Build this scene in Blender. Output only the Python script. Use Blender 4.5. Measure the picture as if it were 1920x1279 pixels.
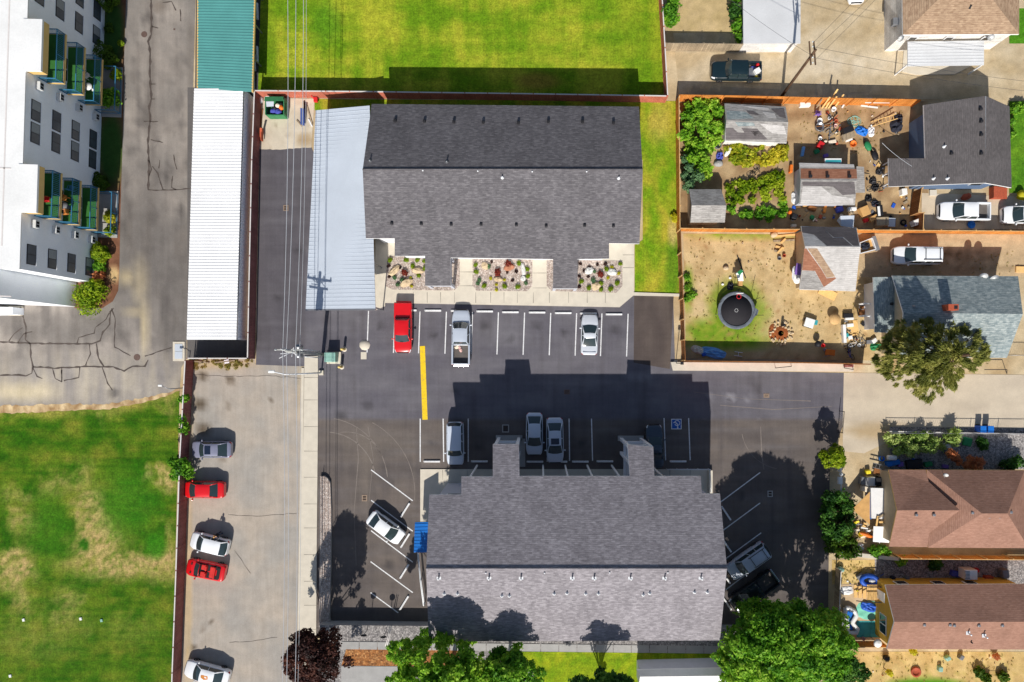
import bpy, bmesh, math, random
import numpy as np
from mathutils import Vector, Matrix, noise
for _o in list(bpy.data.objects): bpy.data.objects.remove(_o)
SC = bpy.context.scene
COL = SC.collection
# ---------------------------------------------------------------- camera, sky, sun, exposure
CAM_H = 72.0          # metres above the car park
FPX = 1280.0          # focal length in photograph pixels (24 mm equivalent)
NX, NY = 1012.0, 677.0  # the pixel straight below the drone
cd = bpy.data.cameras.new('drone_camera'); cam = bpy.data.objects.new('drone_camera', cd); COL.objects.link(cam)
cam.location = (0, 0, CAM_H); cd.sensor_width = 36; cd.lens = 24; cd.clip_end = 2000; cd.clip_start = .5
cd.shift_x = (960 - NX) / 1920; cd.shift_y = (NY - 639.5) / 1920
SC.camera = cam
SUN_EL = math.radians(40.5); SHADOW_AZ = math.radians(6.0)     # shadows fall north, a little east
W = bpy.data.worlds.new('World'); SC.world = W; W.use_nodes = True
nt = W.node_tree; bg = nt.nodes['Background']
sky = nt.nodes.new('ShaderNodeTexSky'); sky.sky_type = 'NISHITA'; sky.sun_disc = False
sky.sun_elevation = SUN_EL; sky.sun_rotation = math.pi + SHADOW_AZ
nt.links.new(sky.outputs[0], bg.inputs[0]); bg.inputs[1].default_value = 0.078
sd = bpy.data.lights.new('sun', 'SUN'); sun = bpy.data.objects.new('sun', sd); COL.objects.link(sun)
sd.energy = 4.6; sd.angle = math.radians(.5); sd.color = (1.0, .955, .885)
_d = Vector((math.sin(SHADOW_AZ)*math.cos(SUN_EL), math.cos(SHADOW_AZ)*math.cos(SUN_EL), -math.sin(SUN_EL)))
sun.rotation_euler = _d.to_track_quat('-Z', 'Y').to_euler(); sun.location = (-10, -60, 60)
SC.view_settings.view_transform = 'Standard'; SC.view_settings.look = 'None'
SC.view_settings.exposure = 0.12; SC.view_settings.gamma = 1.0

# ---------------------------------------------------------------- helpers
R = random.Random(7)
def P(px, py, z=0.0):
    s = (CAM_H - z) / FPX
    return Vector(((px - NX) * s, (NY - py) * s, z))
def onplane(px, py, p0, n):
    o = Vector((0, 0, CAM_H)); d = P(px, py, 0) - o
    t = (p0 - o).dot(n) / d.dot(n)
    return o + d * t
def lin(c):
    return tuple(((v/255)/12.92 if v/255 <= .04045 else ((v/255+.055)/1.055)**2.4) for v in c)
def rot2(x, y, a):
    c, s = math.cos(a), math.sin(a); return x*c - y*s, x*s + y*c

class MB:
    def __init__(s): s.v = []; s.f = []; s.m = []; s.s = []
    def add(s, verts, faces, mi=0, smooth=False):
        b = len(s.v); s.v += [tuple(v) for v in verts]
        for f in faces: s.f.append(tuple(i + b for i in f)); s.m.append(mi); s.s.append(smooth)
        return s
    def box(s, c, size, rz=0.0, mi=0, tilt=None):
        x, y, z = size[0]/2, size[1]/2, size[2]/2
        vs = [Vector((i*x, j*y, k*z)) for k in (-1, 1) for j in (-1, 1) for i in (-1, 1)]
        if tilt: 
            m = Matrix.Rotation(tilt[1], 3, tilt[0]); vs = [m @ v for v in vs]
        m = Matrix.Rotation(rz, 3, 'Z'); c = Vector(c)
        vs = [m @ v + c for v in vs]
        return s.add(vs, [(0,2,3,1),(4,5,7,6),(0,1,5,4),(2,6,7,3),(1,3,7,5),(0,4,6,2)], mi)
    def bx(s, x0, x1, y0, y1, z0, z1, mi=0):
        return s.box(((x0+x1)/2, (y0+y1)/2, (z0+z1)/2), (abs(x1-x0), abs(y1-y0), abs(z1-z0)), 0, mi)
    def rbox(s, c, size, rz=0.0, mi=0, bev=.03, smooth=True):
        # box with bevelled edges (rounded-corner prism with chamfered top)
        x, y, z = size[0]/2, size[1]/2, size[2]/2; b = min(bev, x*.9, y*.9, z*.9)
        ring = []
        for cx, cy, a0 in ((x-b, y-b, 0), (-x+b, y-b, 90), (-x+b, -y+b, 180), (x-b, -y+b, 270)):
            for k in (0, 45, 90):
                a = math.radians(a0+k); ring.append((cx+b*math.cos(a), cy+b*math.sin(a)))
        n = len(ring); vs = []
        for (zz, sc) in ((-z, 0), (z-b, 0), (z-b*.3, b*.35), (z, b)):
            for (px, py) in ring:
                f = 1 - sc/max(x, y) if sc else 1
                vs.append((px*(1-sc/x if sc else 1), py*(1-sc/y if sc else 1), zz))
        m = Matrix.Rotation(rz, 3, 'Z'); c = Vector(c); vs = [m @ Vector(v) + c for v in vs]
        fs = [(k*n+i, k*n+(i+1) % n, (k+1)*n+(i+1) % n, (k+1)*n+i) for k in range(3) for i in range(n)]
        fs.append(tuple(range(3*n, 4*n))); fs.append(tuple(reversed(range(n))))
        return s.add(vs, fs, mi, False)
    def prism(s, poly, z0, z1, mi=0, mi_side=None):
        poly = [(p[0], p[1]) for p in poly]
        a = sum(poly[i][0]*poly[(i+1) % len(poly)][1]-poly[(i+1) % len(poly)][0]*poly[i][1] for i in range(len(poly)))
        if a < 0: poly = poly[::-1]
        n = len(poly); vs = [(x, y, z0) for x, y in poly] + [(x, y, z1) for x, y in poly]
        s.add(vs, [tuple(range(n, 2*n)), tuple(reversed(range(n)))], mi)
        b = len(s.v) - 2*n
        for i in range(n):
            j = (i+1) % n; s.f.append((b+i, b+j, b+n+j, b+n+i)); s.m.append(mi if mi_side is None else mi_side); s.s.append(False)
        return s
    def slab(s, pts, t, mi=0, mi_side=None):
        pts = [Vector(p) for p in pts]
        nrm = sum(((pts[i]-pts[0]).cross(pts[(i+1) % len(pts)]-pts[0]) for i in range(len(pts))), Vector())
        if nrm.z < 0: pts = pts[::-1]
        n = len(pts); vs = [p - Vector((0, 0, t)) for p in pts] + pts
        s.add(vs, [tuple(range(n, 2*n)), tuple(reversed(range(n)))], mi)
        b = len(s.v) - 2*n
        for i in range(n):
            j = (i+1) % n; s.f.append((b+i, b+j, b+n+j, b+n+i)); s.m.append(mi if mi_side is None else mi_side); s.s.append(False)
        return s
    def tube(s, pts, r, n=6, mi=0, r2=None, cap=True, smooth=True):
        pts = [Vector(p) for p in pts]; k = len(pts); r2 = r if r2 is None else r2
        vs = []; up = Vector((0, 0, 1)); prev = None
        for i, p in enumerate(pts):
            d = (pts[min(i+1, k-1)] - pts[max(i-1, 0)]); d = d.normalized() if d.length > 1e-9 else up
            a = d.cross(up)
            if a.length < .05: a = d.cross(Vector((1, 0, 0)))
            if prev is not None:
                q = prev - d*prev.dot(d)
                if q.length > .05: a = q
            a.normalize(); prev = a; b = d.cross(a); rr = r + (r2-r)*i/max(1, k-1)
            vs += [p + (a*math.cos(2*math.pi*j/n) + b*math.sin(2*math.pi*j/n))*rr for j in range(n)]
        fs = [(i*n+j, i*n+(j+1) % n, (i+1)*n+(j+1) % n, (i+1)*n+j) for i in range(k-1) for j in range(n)]
        if cap: fs += [tuple(reversed(range(n))), tuple(range((k-1)*n, k*n))]
        return s.add(vs, fs, mi, smooth)
    def bar(s, a, b, w, h=None, mi=0):
        # square beam between two points
        a, b = Vector(a), Vector(b); h = w if h is None else h; d = b - a; L = d.length; d.normalize()
        x = d.cross(Vector((0, 0, 1)))
        if x.length < .05: x = Vector((1, 0, 0))
        x.normalize(); y = x.cross(d)
        vs = [p + x*i*w/2 + y*j*h/2 for p in (a, b) for i, j in ((-1, -1), (1, -1), (1, 1), (-1, 1))]
        return s.add(vs, [(0,1,2,3),(7,6,5,4),(0,4,5,1),(1,5,6,2),(2,6,7,3),(3,7,4,0)], mi)
    def lathe(s, prof, c=(0, 0, 0), n=16, mi=0, smooth=True, sx=1, sy=1, cap=True):
        c = Vector(c); k = len(prof)
        vs = [c + Vector((r*sx*math.cos(2*math.pi*j/n), r*sy*math.sin(2*math.pi*j/n), z)) for r, z in prof for j in range(n)]
        fs = [(i*n+j, i*n+(j+1) % n, (i+1)*n+(j+1) % n, (i+1)*n+j) for i in range(k-1) for j in range(n)]
        if cap and prof[0][0] > 1e-4: fs.append(tuple(reversed(range(n))))
        if cap and prof[-1][0] > 1e-4: fs.append(tuple(range((k-1)*n, k*n)))
        return s.add(vs, fs, mi, smooth)
    def ell(s, c, r, nu=12, nv=7, mi=0, rz=0, jit=0, seed=0):
        rr = random.Random(seed); c = Vector(c); vs = []; m = Matrix.Rotation(rz, 3, 'Z')
        for i in range(nv+1):
            t = math.pi*i/nv - math.pi/2
            for j in range(nu):
                p = 2*math.pi*j/nu; q = 1 + jit*(rr.random()-.5)
                vs.append(c + m @ Vector((r[0]*math.cos(t)*math.cos(p)*q, r[1]*math.cos(t)*math.sin(p)*q, r[2]*math.sin(t)*q)))
        fs = [(i*nu+j, i*nu+(j+1) % nu, (i+1)*nu+(j+1) % nu, (i+1)*nu+j) for i in range(nv) for j in range(nu)]
        return s.add(vs, fs, mi, True)
    def build(s, name, mats, parent=None, loc=None, label=None, cat=None, group=None, kind=None):
        if not isinstance(mats, (list, tuple)): mats = [mats]
        if parent is not None: off = Vector(parent.location) + (Vector(parent.parent.location) if parent.parent else Vector())
        elif loc is not None: off = Vector(loc)
        elif kind == 'structure': off = Vector()
        else:
            a = np.array(s.v); off = Vector(((a[:, 0].min()+a[:, 0].max())/2, (a[:, 1].min()+a[:, 1].max())/2, a[:, 2].min()))
        me = bpy.data.meshes.new(name)
        me.from_pydata([(x-off.x, y-off.y, z-off.z) for x, y, z in s.v], [], s.f)
        for m in mats: me.materials.append(M[m] if isinstance(m, str) else m)
        me.polygons.foreach_set('material_index', s.m); me.polygons.foreach_set('use_smooth', s.s)
        uvl = me.uv_layers.new(name='UVMap'); uv = np.zeros((len(me.loops), 2), np.float32)
        vs = me.vertices; lv = [0]*len(me.loops); me.loops.foreach_get('vertex_index', lv)
        co = np.array(s.v)
        for p in me.polygons:
            n = p.normal
            if abs(n.z) > .9995 or n.length < .5: u = Vector((1, 0, 0)); v = Vector((0, 1, 0))
            else: u = Vector((0, 0, 1)).cross(n).normalized(); v = n.cross(u)
            for li in p.loop_indices:
                q = co[lv[li]]; uv[li] = (u.x*q[0]+u.y*q[1]+u.z*q[2], v.x*q[0]+v.y*q[1]+v.z*q[2])
        uvl.data.foreach_set('uv', uv.ravel())
        me.update()
        o = bpy.data.objects.new(name, me); COL.objects.link(o)
        if parent is not None: o.parent = parent
        else: o.location = off
        tag(o, label, cat, group, kind)
        return o
def tag(o, label=None, cat=None, group=None, kind=None):
    if label: o['label'] = label
    if cat: o['category'] = cat
    if group: o['group'] = group
    if kind: o['kind'] = kind
    return o
def thing(name, label, cat, loc=(0, 0, 0), group=None):
    o = bpy.data.objects.new(name, None); COL.objects.link(o); o.location = loc; o.empty_display_size = .3
    return tag(o, label, cat, group)
CH = {}
def dup(o, loc=None, rz=None, label=None, group=None, parent=None, sc=None):
    c = o.copy(); COL.objects.link(c)
    if parent is not None: c.parent = parent
    if loc is not None: c.location = loc
    if rz is not None: c.rotation_euler = (0, 0, rz)
    if sc is not None: c.scale = sc
    if label: c['label'] = label
    if group: c['group'] = group
    for ch in o.children: dup(ch, parent=c)
    return c
ORD = ['first', 'second', 'third', 'fourth', 'fifth', 'sixth', 'seventh', 'eighth', 'ninth', 'tenth', 'eleventh', 'twelfth', 'thirteenth', 'fourteenth', 'fifteenth']
def nth(i, n):
    return 'leftmost' if i == 0 else ('rightmost' if i == n-1 else ORD[i] + ' from left')

# ---------------------------------------------------------------- materials
M = {}
class NT:
    def __init__(s, name):
        s.m = bpy.data.materials.new(name); s.m.use_nodes = True; s.t = s.m.node_tree
        s.b = s.t.nodes['Principled BSDF']; s.tc = s.t.nodes.new('ShaderNodeTexCoord'); M[name] = s.m
    def n(s, t, **kw):
        o = s.t.nodes.new(t)
        for k, v in kw.items(): setattr(o, k, v)
        return o
    def l(s, a, b): s.t.links.new(a, b)
    def noise(s, scale, detail=3, rough=.55, co='Object', stretch=None, dist=0):
        o = s.n('ShaderNodeTexNoise'); o.inputs['Scale'].default_value = scale; o.inputs['Detail'].default_value = detail
        o.inputs['Roughness'].default_value = rough; o.inputs['Distortion'].default_value = dist
        c = s.tc.outputs[co]
        if stretch:
            mp = s.n('ShaderNodeMapping'); mp.inputs['Scale'].default_value = stretch; s.l(c, mp.inputs[0]); c = mp.outputs[0]
        s.l(c, o.inputs['Vector']); return o.outputs['Fac']
    def ramp(s, fac, stops):
        o = s.n('ShaderNodeValToRGB'); e = o.color_ramp.elements
        while len(e) < len(stops): e.new(.5)
        for i, (p, c) in enumerate(stops): e[i].position = p; e[i].color = tuple(c)+(1,) if len(c) == 3 else c
        s.l(fac, o.inputs[0]); return o.outputs[0]
    def rng(s, fac, a, b, c, d):
        o = s.n('ShaderNodeMapRange'); 
        for i, v in enumerate((a, b, c, d)): o.inputs[i+1].default_value = v
        s.l(fac, o.inputs[0]); return o.outputs[0]
    def mix(s, f, a, b, mode='MIX'):
        o = s.n('ShaderNodeMix', data_type='RGBA', blend_type=mode)
        for k, v in ((0, f), (6, a), (7, b)):
            if isinstance(v, (int, float)): o.inputs[k].default_value = v
            elif isinstance(v, tuple): o.inputs[k].default_value = v + (1,)
            else: s.l(v, o.inputs[k])
        return o.outputs[2]
    def mul(s, col, fac):   # colour times scalar
        o = s.n('ShaderNodeVectorMath', operation='SCALE'); 
        if isinstance(col, tuple): o.inputs[0].default_value = col
        else: s.l(col, o.inputs[0])
        s.l(fac, o.inputs['Scale']); return o.outputs[0]
    def out(s, col, rough=.8, metal=0, spec=.3, bump=None, bs=.3, bd=.02, coat=0):
        if isinstance(col, tuple): s.b.inputs['Base Color'].default_value = col + (1,)
        else: s.l(col, s.b.inputs['Base Color'])
        s.b.inputs['Roughness'].default_value = rough; s.b.inputs['Metallic'].default_value = metal
        s.b.inputs['Specular IOR Level'].default_value = spec
        if coat: s.b.inputs['Coat Weight'].default_value = coat; s.b.inputs['Coat Roughness'].default_value = .05
        if bump is not None:
            o = s.n('ShaderNodeBump'); o.inputs['Strength'].default_value = bs; o.inputs['Distance'].default_value = bd
            s.l(bump, o.inputs['Height']); s.l(o.outputs[0], s.b.inputs['Normal'])
        return s.m
def plain(name, c, rough=.6, metal=0, var=.12, vs=2.5, fine=.06, fs=25, spec=.3, coat=0, bump=0):
    t = NT(name); c = lin(c)
    a = t.noise(vs, 4); k = t.rng(a, .3, .7, 1-var, 1+var); col = t.mul(c, k)
    f = None
    if fine:
        f = t.noise(fs, 2); col = t.mul(col, t.rng(f, .25, .75, 1-fine, 1+fine))
    return t.out(col, rough, metal, spec, f if bump else None, bump, .02, coat)
def paint(name, c, metal=0.0):
    return plain(name, c, .28, metal, .03, 1.5, .015, 60, .5, .6)
def shingle(name, cols, row=.17, wid=.34, patch=None, mottled=1.0):
    # asphalt shingle: random tabs in three tones, each course's shadow painted in as a dark line
    t = NT(name); u = t.tc.outputs['UV']
    br = t.n('ShaderNodeTexBrick'); t.l(u, br.inputs['Vector'])
    br.inputs['Scale'].default_value = 1; br.inputs['Mortar Size'].default_value = 0; br.inputs['Brick Width'].default_value = wid
    br.inputs['Row Height'].default_value = row; br.inputs['Mortar Smooth'].default_value = .3; br.inputs['Bias'].default_value = 0
    br.inputs['Color1'].default_value = (0, 0, 0, 1); br.inputs['Color2'].default_value = (1, 1, 1, 1); br.inputs['Mortar'].default_value = (.1, .1, .1, 1)
    br.offset = .37
    a = t.noise(1.9, 3, .75, 'UV', (1, 4.4, 1)); b = t.noise(.35, 3, .5, 'UV'); f = t.noise(14, 2, .6, 'UV')
    m1 = t.mix(.66, br.outputs['Color'], t.ramp(a, [(.3, (0, 0, 0)), (.7, (1, 1, 1))]))
    col = t.ramp(m1, [(0.0, lin(cols[0])), (.5, lin(cols[1])), (1.0, lin(cols[2]))])
    if patch: 
        pn = t.noise(.5, 1, .5, 'UV'); col = t.mix(t.rng(pn, .47, .53, 0, .9), col, lin(patch))
    col = t.mul(col, t.rng(b, .3, .7, .9, 1.1)); col = t.mul(col, t.rng(f, .2, .8, .86, 1.14))
    sx = t.n('ShaderNodeSeparateXYZ'); t.l(u, sx.inputs[0]); dv = t.n('ShaderNodeMath', operation='DIVIDE'); t.l(sx.outputs[1], dv.inputs[0]); dv.inputs[1].default_value = row
    fr = t.n('ShaderNodeMath', operation='FRACT'); t.l(dv.outputs[0], fr.inputs[0]); col = t.mul(col, t.rng(fr.outputs[0], 0, .3, .74, 1.05))
    st = t.noise(.9, 3, .6, 'UV', (1, .14, 1)); col = t.mul(col, t.rng(st, .3, .7, .94, 1.06))
    return t.out(col, .95, 0, .1, m1, .35, .02)
def planks(name, cols, wid=.14, row=40, dirx=True, rough=.85):
    t = NT(name); mp = t.n('ShaderNodeMapping'); t.l(t.tc.outputs['UV'], mp.inputs[0])
    mp.inputs['Rotation'].default_value = (0, 0, math.pi/2 if dirx else 0)
    br = t.n('ShaderNodeTexBrick'); t.l(mp.outputs[0], br.inputs['Vector']); br.inputs['Scale'].default_value = 1
    br.inputs['Mortar Size'].default_value = .008; br.inputs['Brick Width'].default_value = row; br.inputs['Row Height'].default_value = wid
    br.inputs['Color1'].default_value = lin(cols[0])+(1,); br.inputs['Color2'].default_value = lin(cols[1])+(1,)
    br.inputs['Mortar'].default_value = tuple(v*.25 for v in lin(cols[0]))+(1,)
    g = t.noise(6, 4, .6, 'UV', (1, 1, 1)); b = t.noise(.8, 3)
    col = t.mul(br.outputs['Color'], t.rng(g, .25, .75, .8, 1.2)); col = t.mul(col, t.rng(b, .3, .7, .8, 1.2))
    return t.out(col, rough, 0, .15)
def foliage(name, cols, trans=.38, rough=.6):
    t = NT(name); g = t.n('ShaderNodeNewGeometry'); a = t.noise(.6, 3, .65)
    o = t.n('ShaderNodeMath', operation='MULTIPLY_ADD'); t.l(g.outputs['Random Per Island'], o.inputs[0]); o.inputs[1].default_value = .42
    r2 = t.rng(a, .34, .66, -.08, .66); t.l(r2, o.inputs[2])
    k = len(cols); col = t.ramp(o.outputs[0], [(i/(k-1), lin(c)) for i, c in enumerate(cols)])
    t.out(col, rough, 0, .25)
    tr = t.n('ShaderNodeBsdfTranslucent'); t.l(col, tr.inputs[0]); ms = t.n('ShaderNodeMixShader'); ms.inputs[0].default_value = trans
    t.l(t.b.outputs[0], ms.inputs[1]); t.l(tr.outputs[0], ms.inputs[2]); t.l(ms.outputs[0], t.t.nodes['Material Output'].inputs[0])
    return t.m
def attr_ground(name, fs=9, famt=.25, ms=1.6, mamt=.12, rough=.95, bump=.3, speck=None, streak=None):
    # colour comes from the sheet's own colour layer (dry patches, worn areas), grain from noise
    t = NT(name); at = t.n('ShaderNodeAttribute'); at.attribute_name = 'Col'
    f = t.noise(fs, 5, .7); m = t.noise(ms, 4, .6); col = t.mul(at.outputs['Color'], t.rng(f, .25, .75, 1-famt, 1+famt))
    col = t.mul(col, t.rng(m, .3, .7, 1-mamt, 1+mamt))
    if streak:
        for st in streak[1]:
            k = t.noise(streak[0], 3, .6, 'Object', st); col = t.mul(col, t.rng(k, .3, .7, 1-streak[2], 1+streak[2]))
    if speck:
        k = t.noise(speck[0], 2, .5); col = t.mix(t.rng(k, speck[1], speck[1]+.06, 0, speck[3]), col, lin(speck[2]))
    return t.out(col, rough, 0, .15, f, bump, .03)
# ---------------------------------------------------------------- material list
attr_ground('grass', 6, .5, 1.7, .22, bump=.7, streak=(1.0, [(5, .35, 1), (.4, 4, 1)], .08))
attr_ground('asphalt', 13, .13, .9, .07, streak=(1.0, [(3.2, .12, 1), (.2, 2.4, 1)], .05), speck=(38, .69, (150, 146, 145), .45))
attr_ground('asphalt_old', 10, .13, .8, .1, streak=(1.0, [(2.2, .15, 1)], .07), speck=(30, .68, (200, 192, 180), .35))
attr_ground('earth', 8, .18, 1.1, .14, speck=(16, .66, (120, 96, 66), .5))
attr_ground('concrete_ground', 9, .09, .7, .07, rough=.9, speck=(22, .68, (140, 130, 118), .3))
plain('concrete', (208, 199, 182), .9, 0, .07, 1.2, .07, 18)
plain('concrete_joint', (140, 132, 120), .9)
plain('concrete_grey', (165, 163, 160), .9, 0, .09, 1.2, .08, 18)
plain('crack_tar', (84, 75, 70), .85, 0, .2, 3)
def worn(name, c):
    t = NT(name); a = t.noise(7, 4, .7); b = t.noise(26, 2, .6); k = t.n('ShaderNodeMath', operation='ADD'); t.l(a, k.inputs[0]); t.l(b, k.inputs[1])
    col = t.mix(t.rng(k.outputs[0], 1.08, 1.22, 0, .75), lin(c), lin((112, 108, 110))); col = t.mul(col, t.rng(t.noise(2, 3), .3, .7, .88, 1.05)); return t.out(col, .75, 0, .2)
worn('line_white', (232, 232, 232)); worn('line_yellow', (246, 206, 36))
plain('sign_blue', (40, 92, 170), .6, 0, .04)
plain('steel_cover', (112, 92, 84), .6, .3, .15, 12)
plain('grate_bar', (150, 130, 112), .6, .2, .15, 12)
plain('grate_gap', (70, 58, 52), .8)
def pebble(name, cols, sc=9):
    t = NT(name); v = t.n('ShaderNodeTexVoronoi'); v.inputs['Scale'].default_value = sc; t.l(t.tc.outputs['Object'], v.inputs['Vector'])
    sp = t.n('ShaderNodeSeparateColor'); t.l(v.outputs['Color'], sp.inputs[0])
    col = t.ramp(sp.outputs[0], [(i/(len(cols)-1), lin(c)) for i, c in enumerate(cols)])
    d = t.rng(v.outputs['Distance'], .05, .65, 1.08, .55); col = t.mul(col, d)
    col = t.mul(col, t.rng(t.noise(1.2, 3), .3, .7, .88, 1.12))
    return t.out(col, .9, 0, .2, v.outputs['Distance'], -.8, .04)
pebble('river_gravel', [(176, 156, 144), (204, 186, 174), (222, 208, 196), (190, 170, 158), (232, 220, 210)], 8)
pebble('grey_gravel', [(120, 116, 116), (165, 160, 158), (196, 190, 186), (146, 140, 138)], 7)
pebble('bark_mulch', [(150, 96, 58), (198, 134, 78), (168, 108, 62), (214, 156, 100), (120, 76, 48)], 6)

# ---------------------------------------------------------------- ground sheets
def fbm(x, y, s=0.0, o=4): return noise.fractal(Vector((x, y, s)), 1.0, 2.0, o, noise_basis='PERLIN_ORIGINAL')
def blob(px, py, cx, cy, rx, ry, soft=.35):
    d = math.hypot((px-cx)/rx, (py-cy)/ry)
    return max(0.0, min(1.0, (1+soft-d)/(2*soft)))
def mixc(a, b, f): return tuple(a[i]+(b[i]-a[i])*f for i in range(3))
def sheet(name, poly, z, mat, step=.6, colf=None, extra=None, kind='structure', thick=0, label=None, cat=None):
    bm = bmesh.new(); pts = [P(x, y, 0) for x, y in poly]
    a = sum(pts[i].x*pts[(i+1) % len(pts)].y-pts[(i+1) % len(pts)].x*pts[i].y for i in range(len(pts)))
    if a < 0: pts = pts[::-1]
    bm.faces.new([bm.verts.new((p.x, p.y, z)) for p in pts])
    bm.normal_update(); bmesh.ops.triangulate(bm, faces=bm.faces[:])
    if step and colf:
        xs = [p.x for p in pts]; ys = [p.y for p in pts]
        for ax, lo, hi in ((0, min(xs), max(xs)), (1, min(ys), max(ys))):
            c = lo + step
            while c < hi:
                co = [0, 0, 0]; no = [0, 0, 0]; co[ax] = c; no[ax] = 1
                bmesh.ops.bisect_plane(bm, geom=bm.verts[:]+bm.edges[:]+bm.faces[:], plane_co=co, plane_no=no, dist=1e-5)
                c += step
    if thick:
        ed = [e for e in bm.edges if e.is_boundary]; r = bmesh.ops.extrude_edge_only(bm, edges=ed)
        for v in r['geom']:
            if isinstance(v, bmesh.types.BMVert): v.co.z -= thick
    if extra:
        for vs, fs in extra:
            nv = [bm.verts.new(v) for v in vs]
            for f in fs: bm.faces.new([nv[i] for i in f]).material_index = 1
    me = bpy.data.meshes.new(name); bm.to_mesh(me); bm.free()
    for m in (mat if isinstance(mat, (list, tuple)) else [mat]): me.materials.append(M[m])
    if colf:
        at = me.color_attributes.new('Col', 'FLOAT_COLOR', 'POINT'); buf = np.ones((len(me.vertices), 4), np.float32)
        for i, v in enumerate(me.vertices):
            px = v.co.x*FPX/CAM_H + NX; py = NY - v.co.y*FPX/CAM_H
            buf[i, :3] = lin(tuple(max(0, min(255, c)) for c in colf(px, py)))
        at.data.foreach_set('color', buf.ravel())
    o = bpy.data.objects.new(name, me); COL.objects.link(o)
    return tag(o, label, cat, None, kind)
def strip(pts, w, z):
    # flat ribbon along a polyline in photo pixels -> (verts, faces)
    q = [P(x, y, 0) for x, y in pts]; vs = []; n = len(q)
    for i, p in enumerate(q):
        d = q[min(i+1, n-1)] - q[max(i-1, 0)]; d.normalize(); s = Vector((-d.y, d.x, 0))*w*(.5 + .25*math.sin(i*2.3+p.x))
        vs += [(p.x+s.x, p.y+s.y, z), (p.x-s.x, p.y-s.y, z)]
    return vs, [(2*i+1, 2*i+3, 2*i+2, 2*i) for i in range(n-1)]
def wob(pts, amp=2.0, k=5, seed=0):
    r = random.Random(seed); out = []
    for i in range(len(pts)-1):
        (x0, y0), (x1, y1) = pts[i], pts[i+1]; n = max(1, int(math.hypot(x1-x0, y1-y0)/k))
        for j in range(n):
            t = j/n; out.append((x0+(x1-x0)*t + (r.uniform(-amp, amp) if j else 0), y0+(y1-y0)*t + (r.uniform(-amp, amp) if j else 0)))
    out.append(pts[-1]); return out

# one earth sheet out to the horizon; bare tan soil inside the plots
def c_earth(px, py):
    n = fbm(px*.02, py*.02, 3); c = (190, 170, 136)
    c = mixc(c, (216, 200, 168), max(0, n)); c = mixc(c, (168, 138, 96), max(0, -n*1.2)); return c
far = 40000
MBg = MB(); MBg.add([(-900, -900, -.02), (900, -900, -.02), (900, 900, -.02), (-900, 900, -.02)], [(0, 1, 2, 3)])
plain('far_earth', (176, 158, 122), .95, 0, .2, .05, .1, 3); MBg.build('ground', 'far_earth', kind='structure')
sheet('earth', [(-120, -80), (2050, -80), (2050, 1380), (-120, 1380)], 0, 'earth', 1.2, c_earth)

# north lawn: bright, yellow-green, mown both ways
def c_nlawn(px, py):
    n = fbm(px*.012, py*.012, 1); m = fbm(px*.05, py*.008, 5)*.5 + fbm(px*.008, py*.05, 9)*.5
    c = mixc((98, 134, 18), (160, 164, 44), max(0, min(1, .5+n*.9+m*.8)))
    c = mixc(c, (80, 130, 22), blob(px, py, 612, 45, 26, 40)*.6)
    c = mixc(c, (150, 120, 50), blob(px, py, 1010, 152, 40, 16)*.7)
    c = mixc(c, (92, 130, 18), blob(px, py, 505, 90, 15, 60)*.6); c = mixc(c, (96, 132, 18), blob(px, py, 1180, 60, 50, 90, .9)*.35)
    return c
sheet('lawn_north', [(490, -40), (1242, -40), (1249, 182), (484, 172)], .035, 'grass', .35, c_nlawn)
def c_elawn(px, py):
    n = fbm(px*.03, py*.02, 2); c = mixc((104, 142, 20), (166, 158, 48), max(0, min(1, .45+n)))
    c = mixc(c, (70, 118, 22), blob(px, py, 1262, 500, 14, 60)*.6); c = mixc(c, (176, 160, 80), blob(px, py, 1236, 230, 20, 40)*.5)
    return mixc(c, (190, 165, 110), blob(px, py, 1262, 435, 9, 26)*.8)
sheet('lawn_east', [(590, 186), (1272, 190), (1277, 555), (1190, 552), (1190, 460), (1205, 450), (1205, 300), (650, 300), (590, 205)], .035, 'grass', .35, c_elawn)
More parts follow.
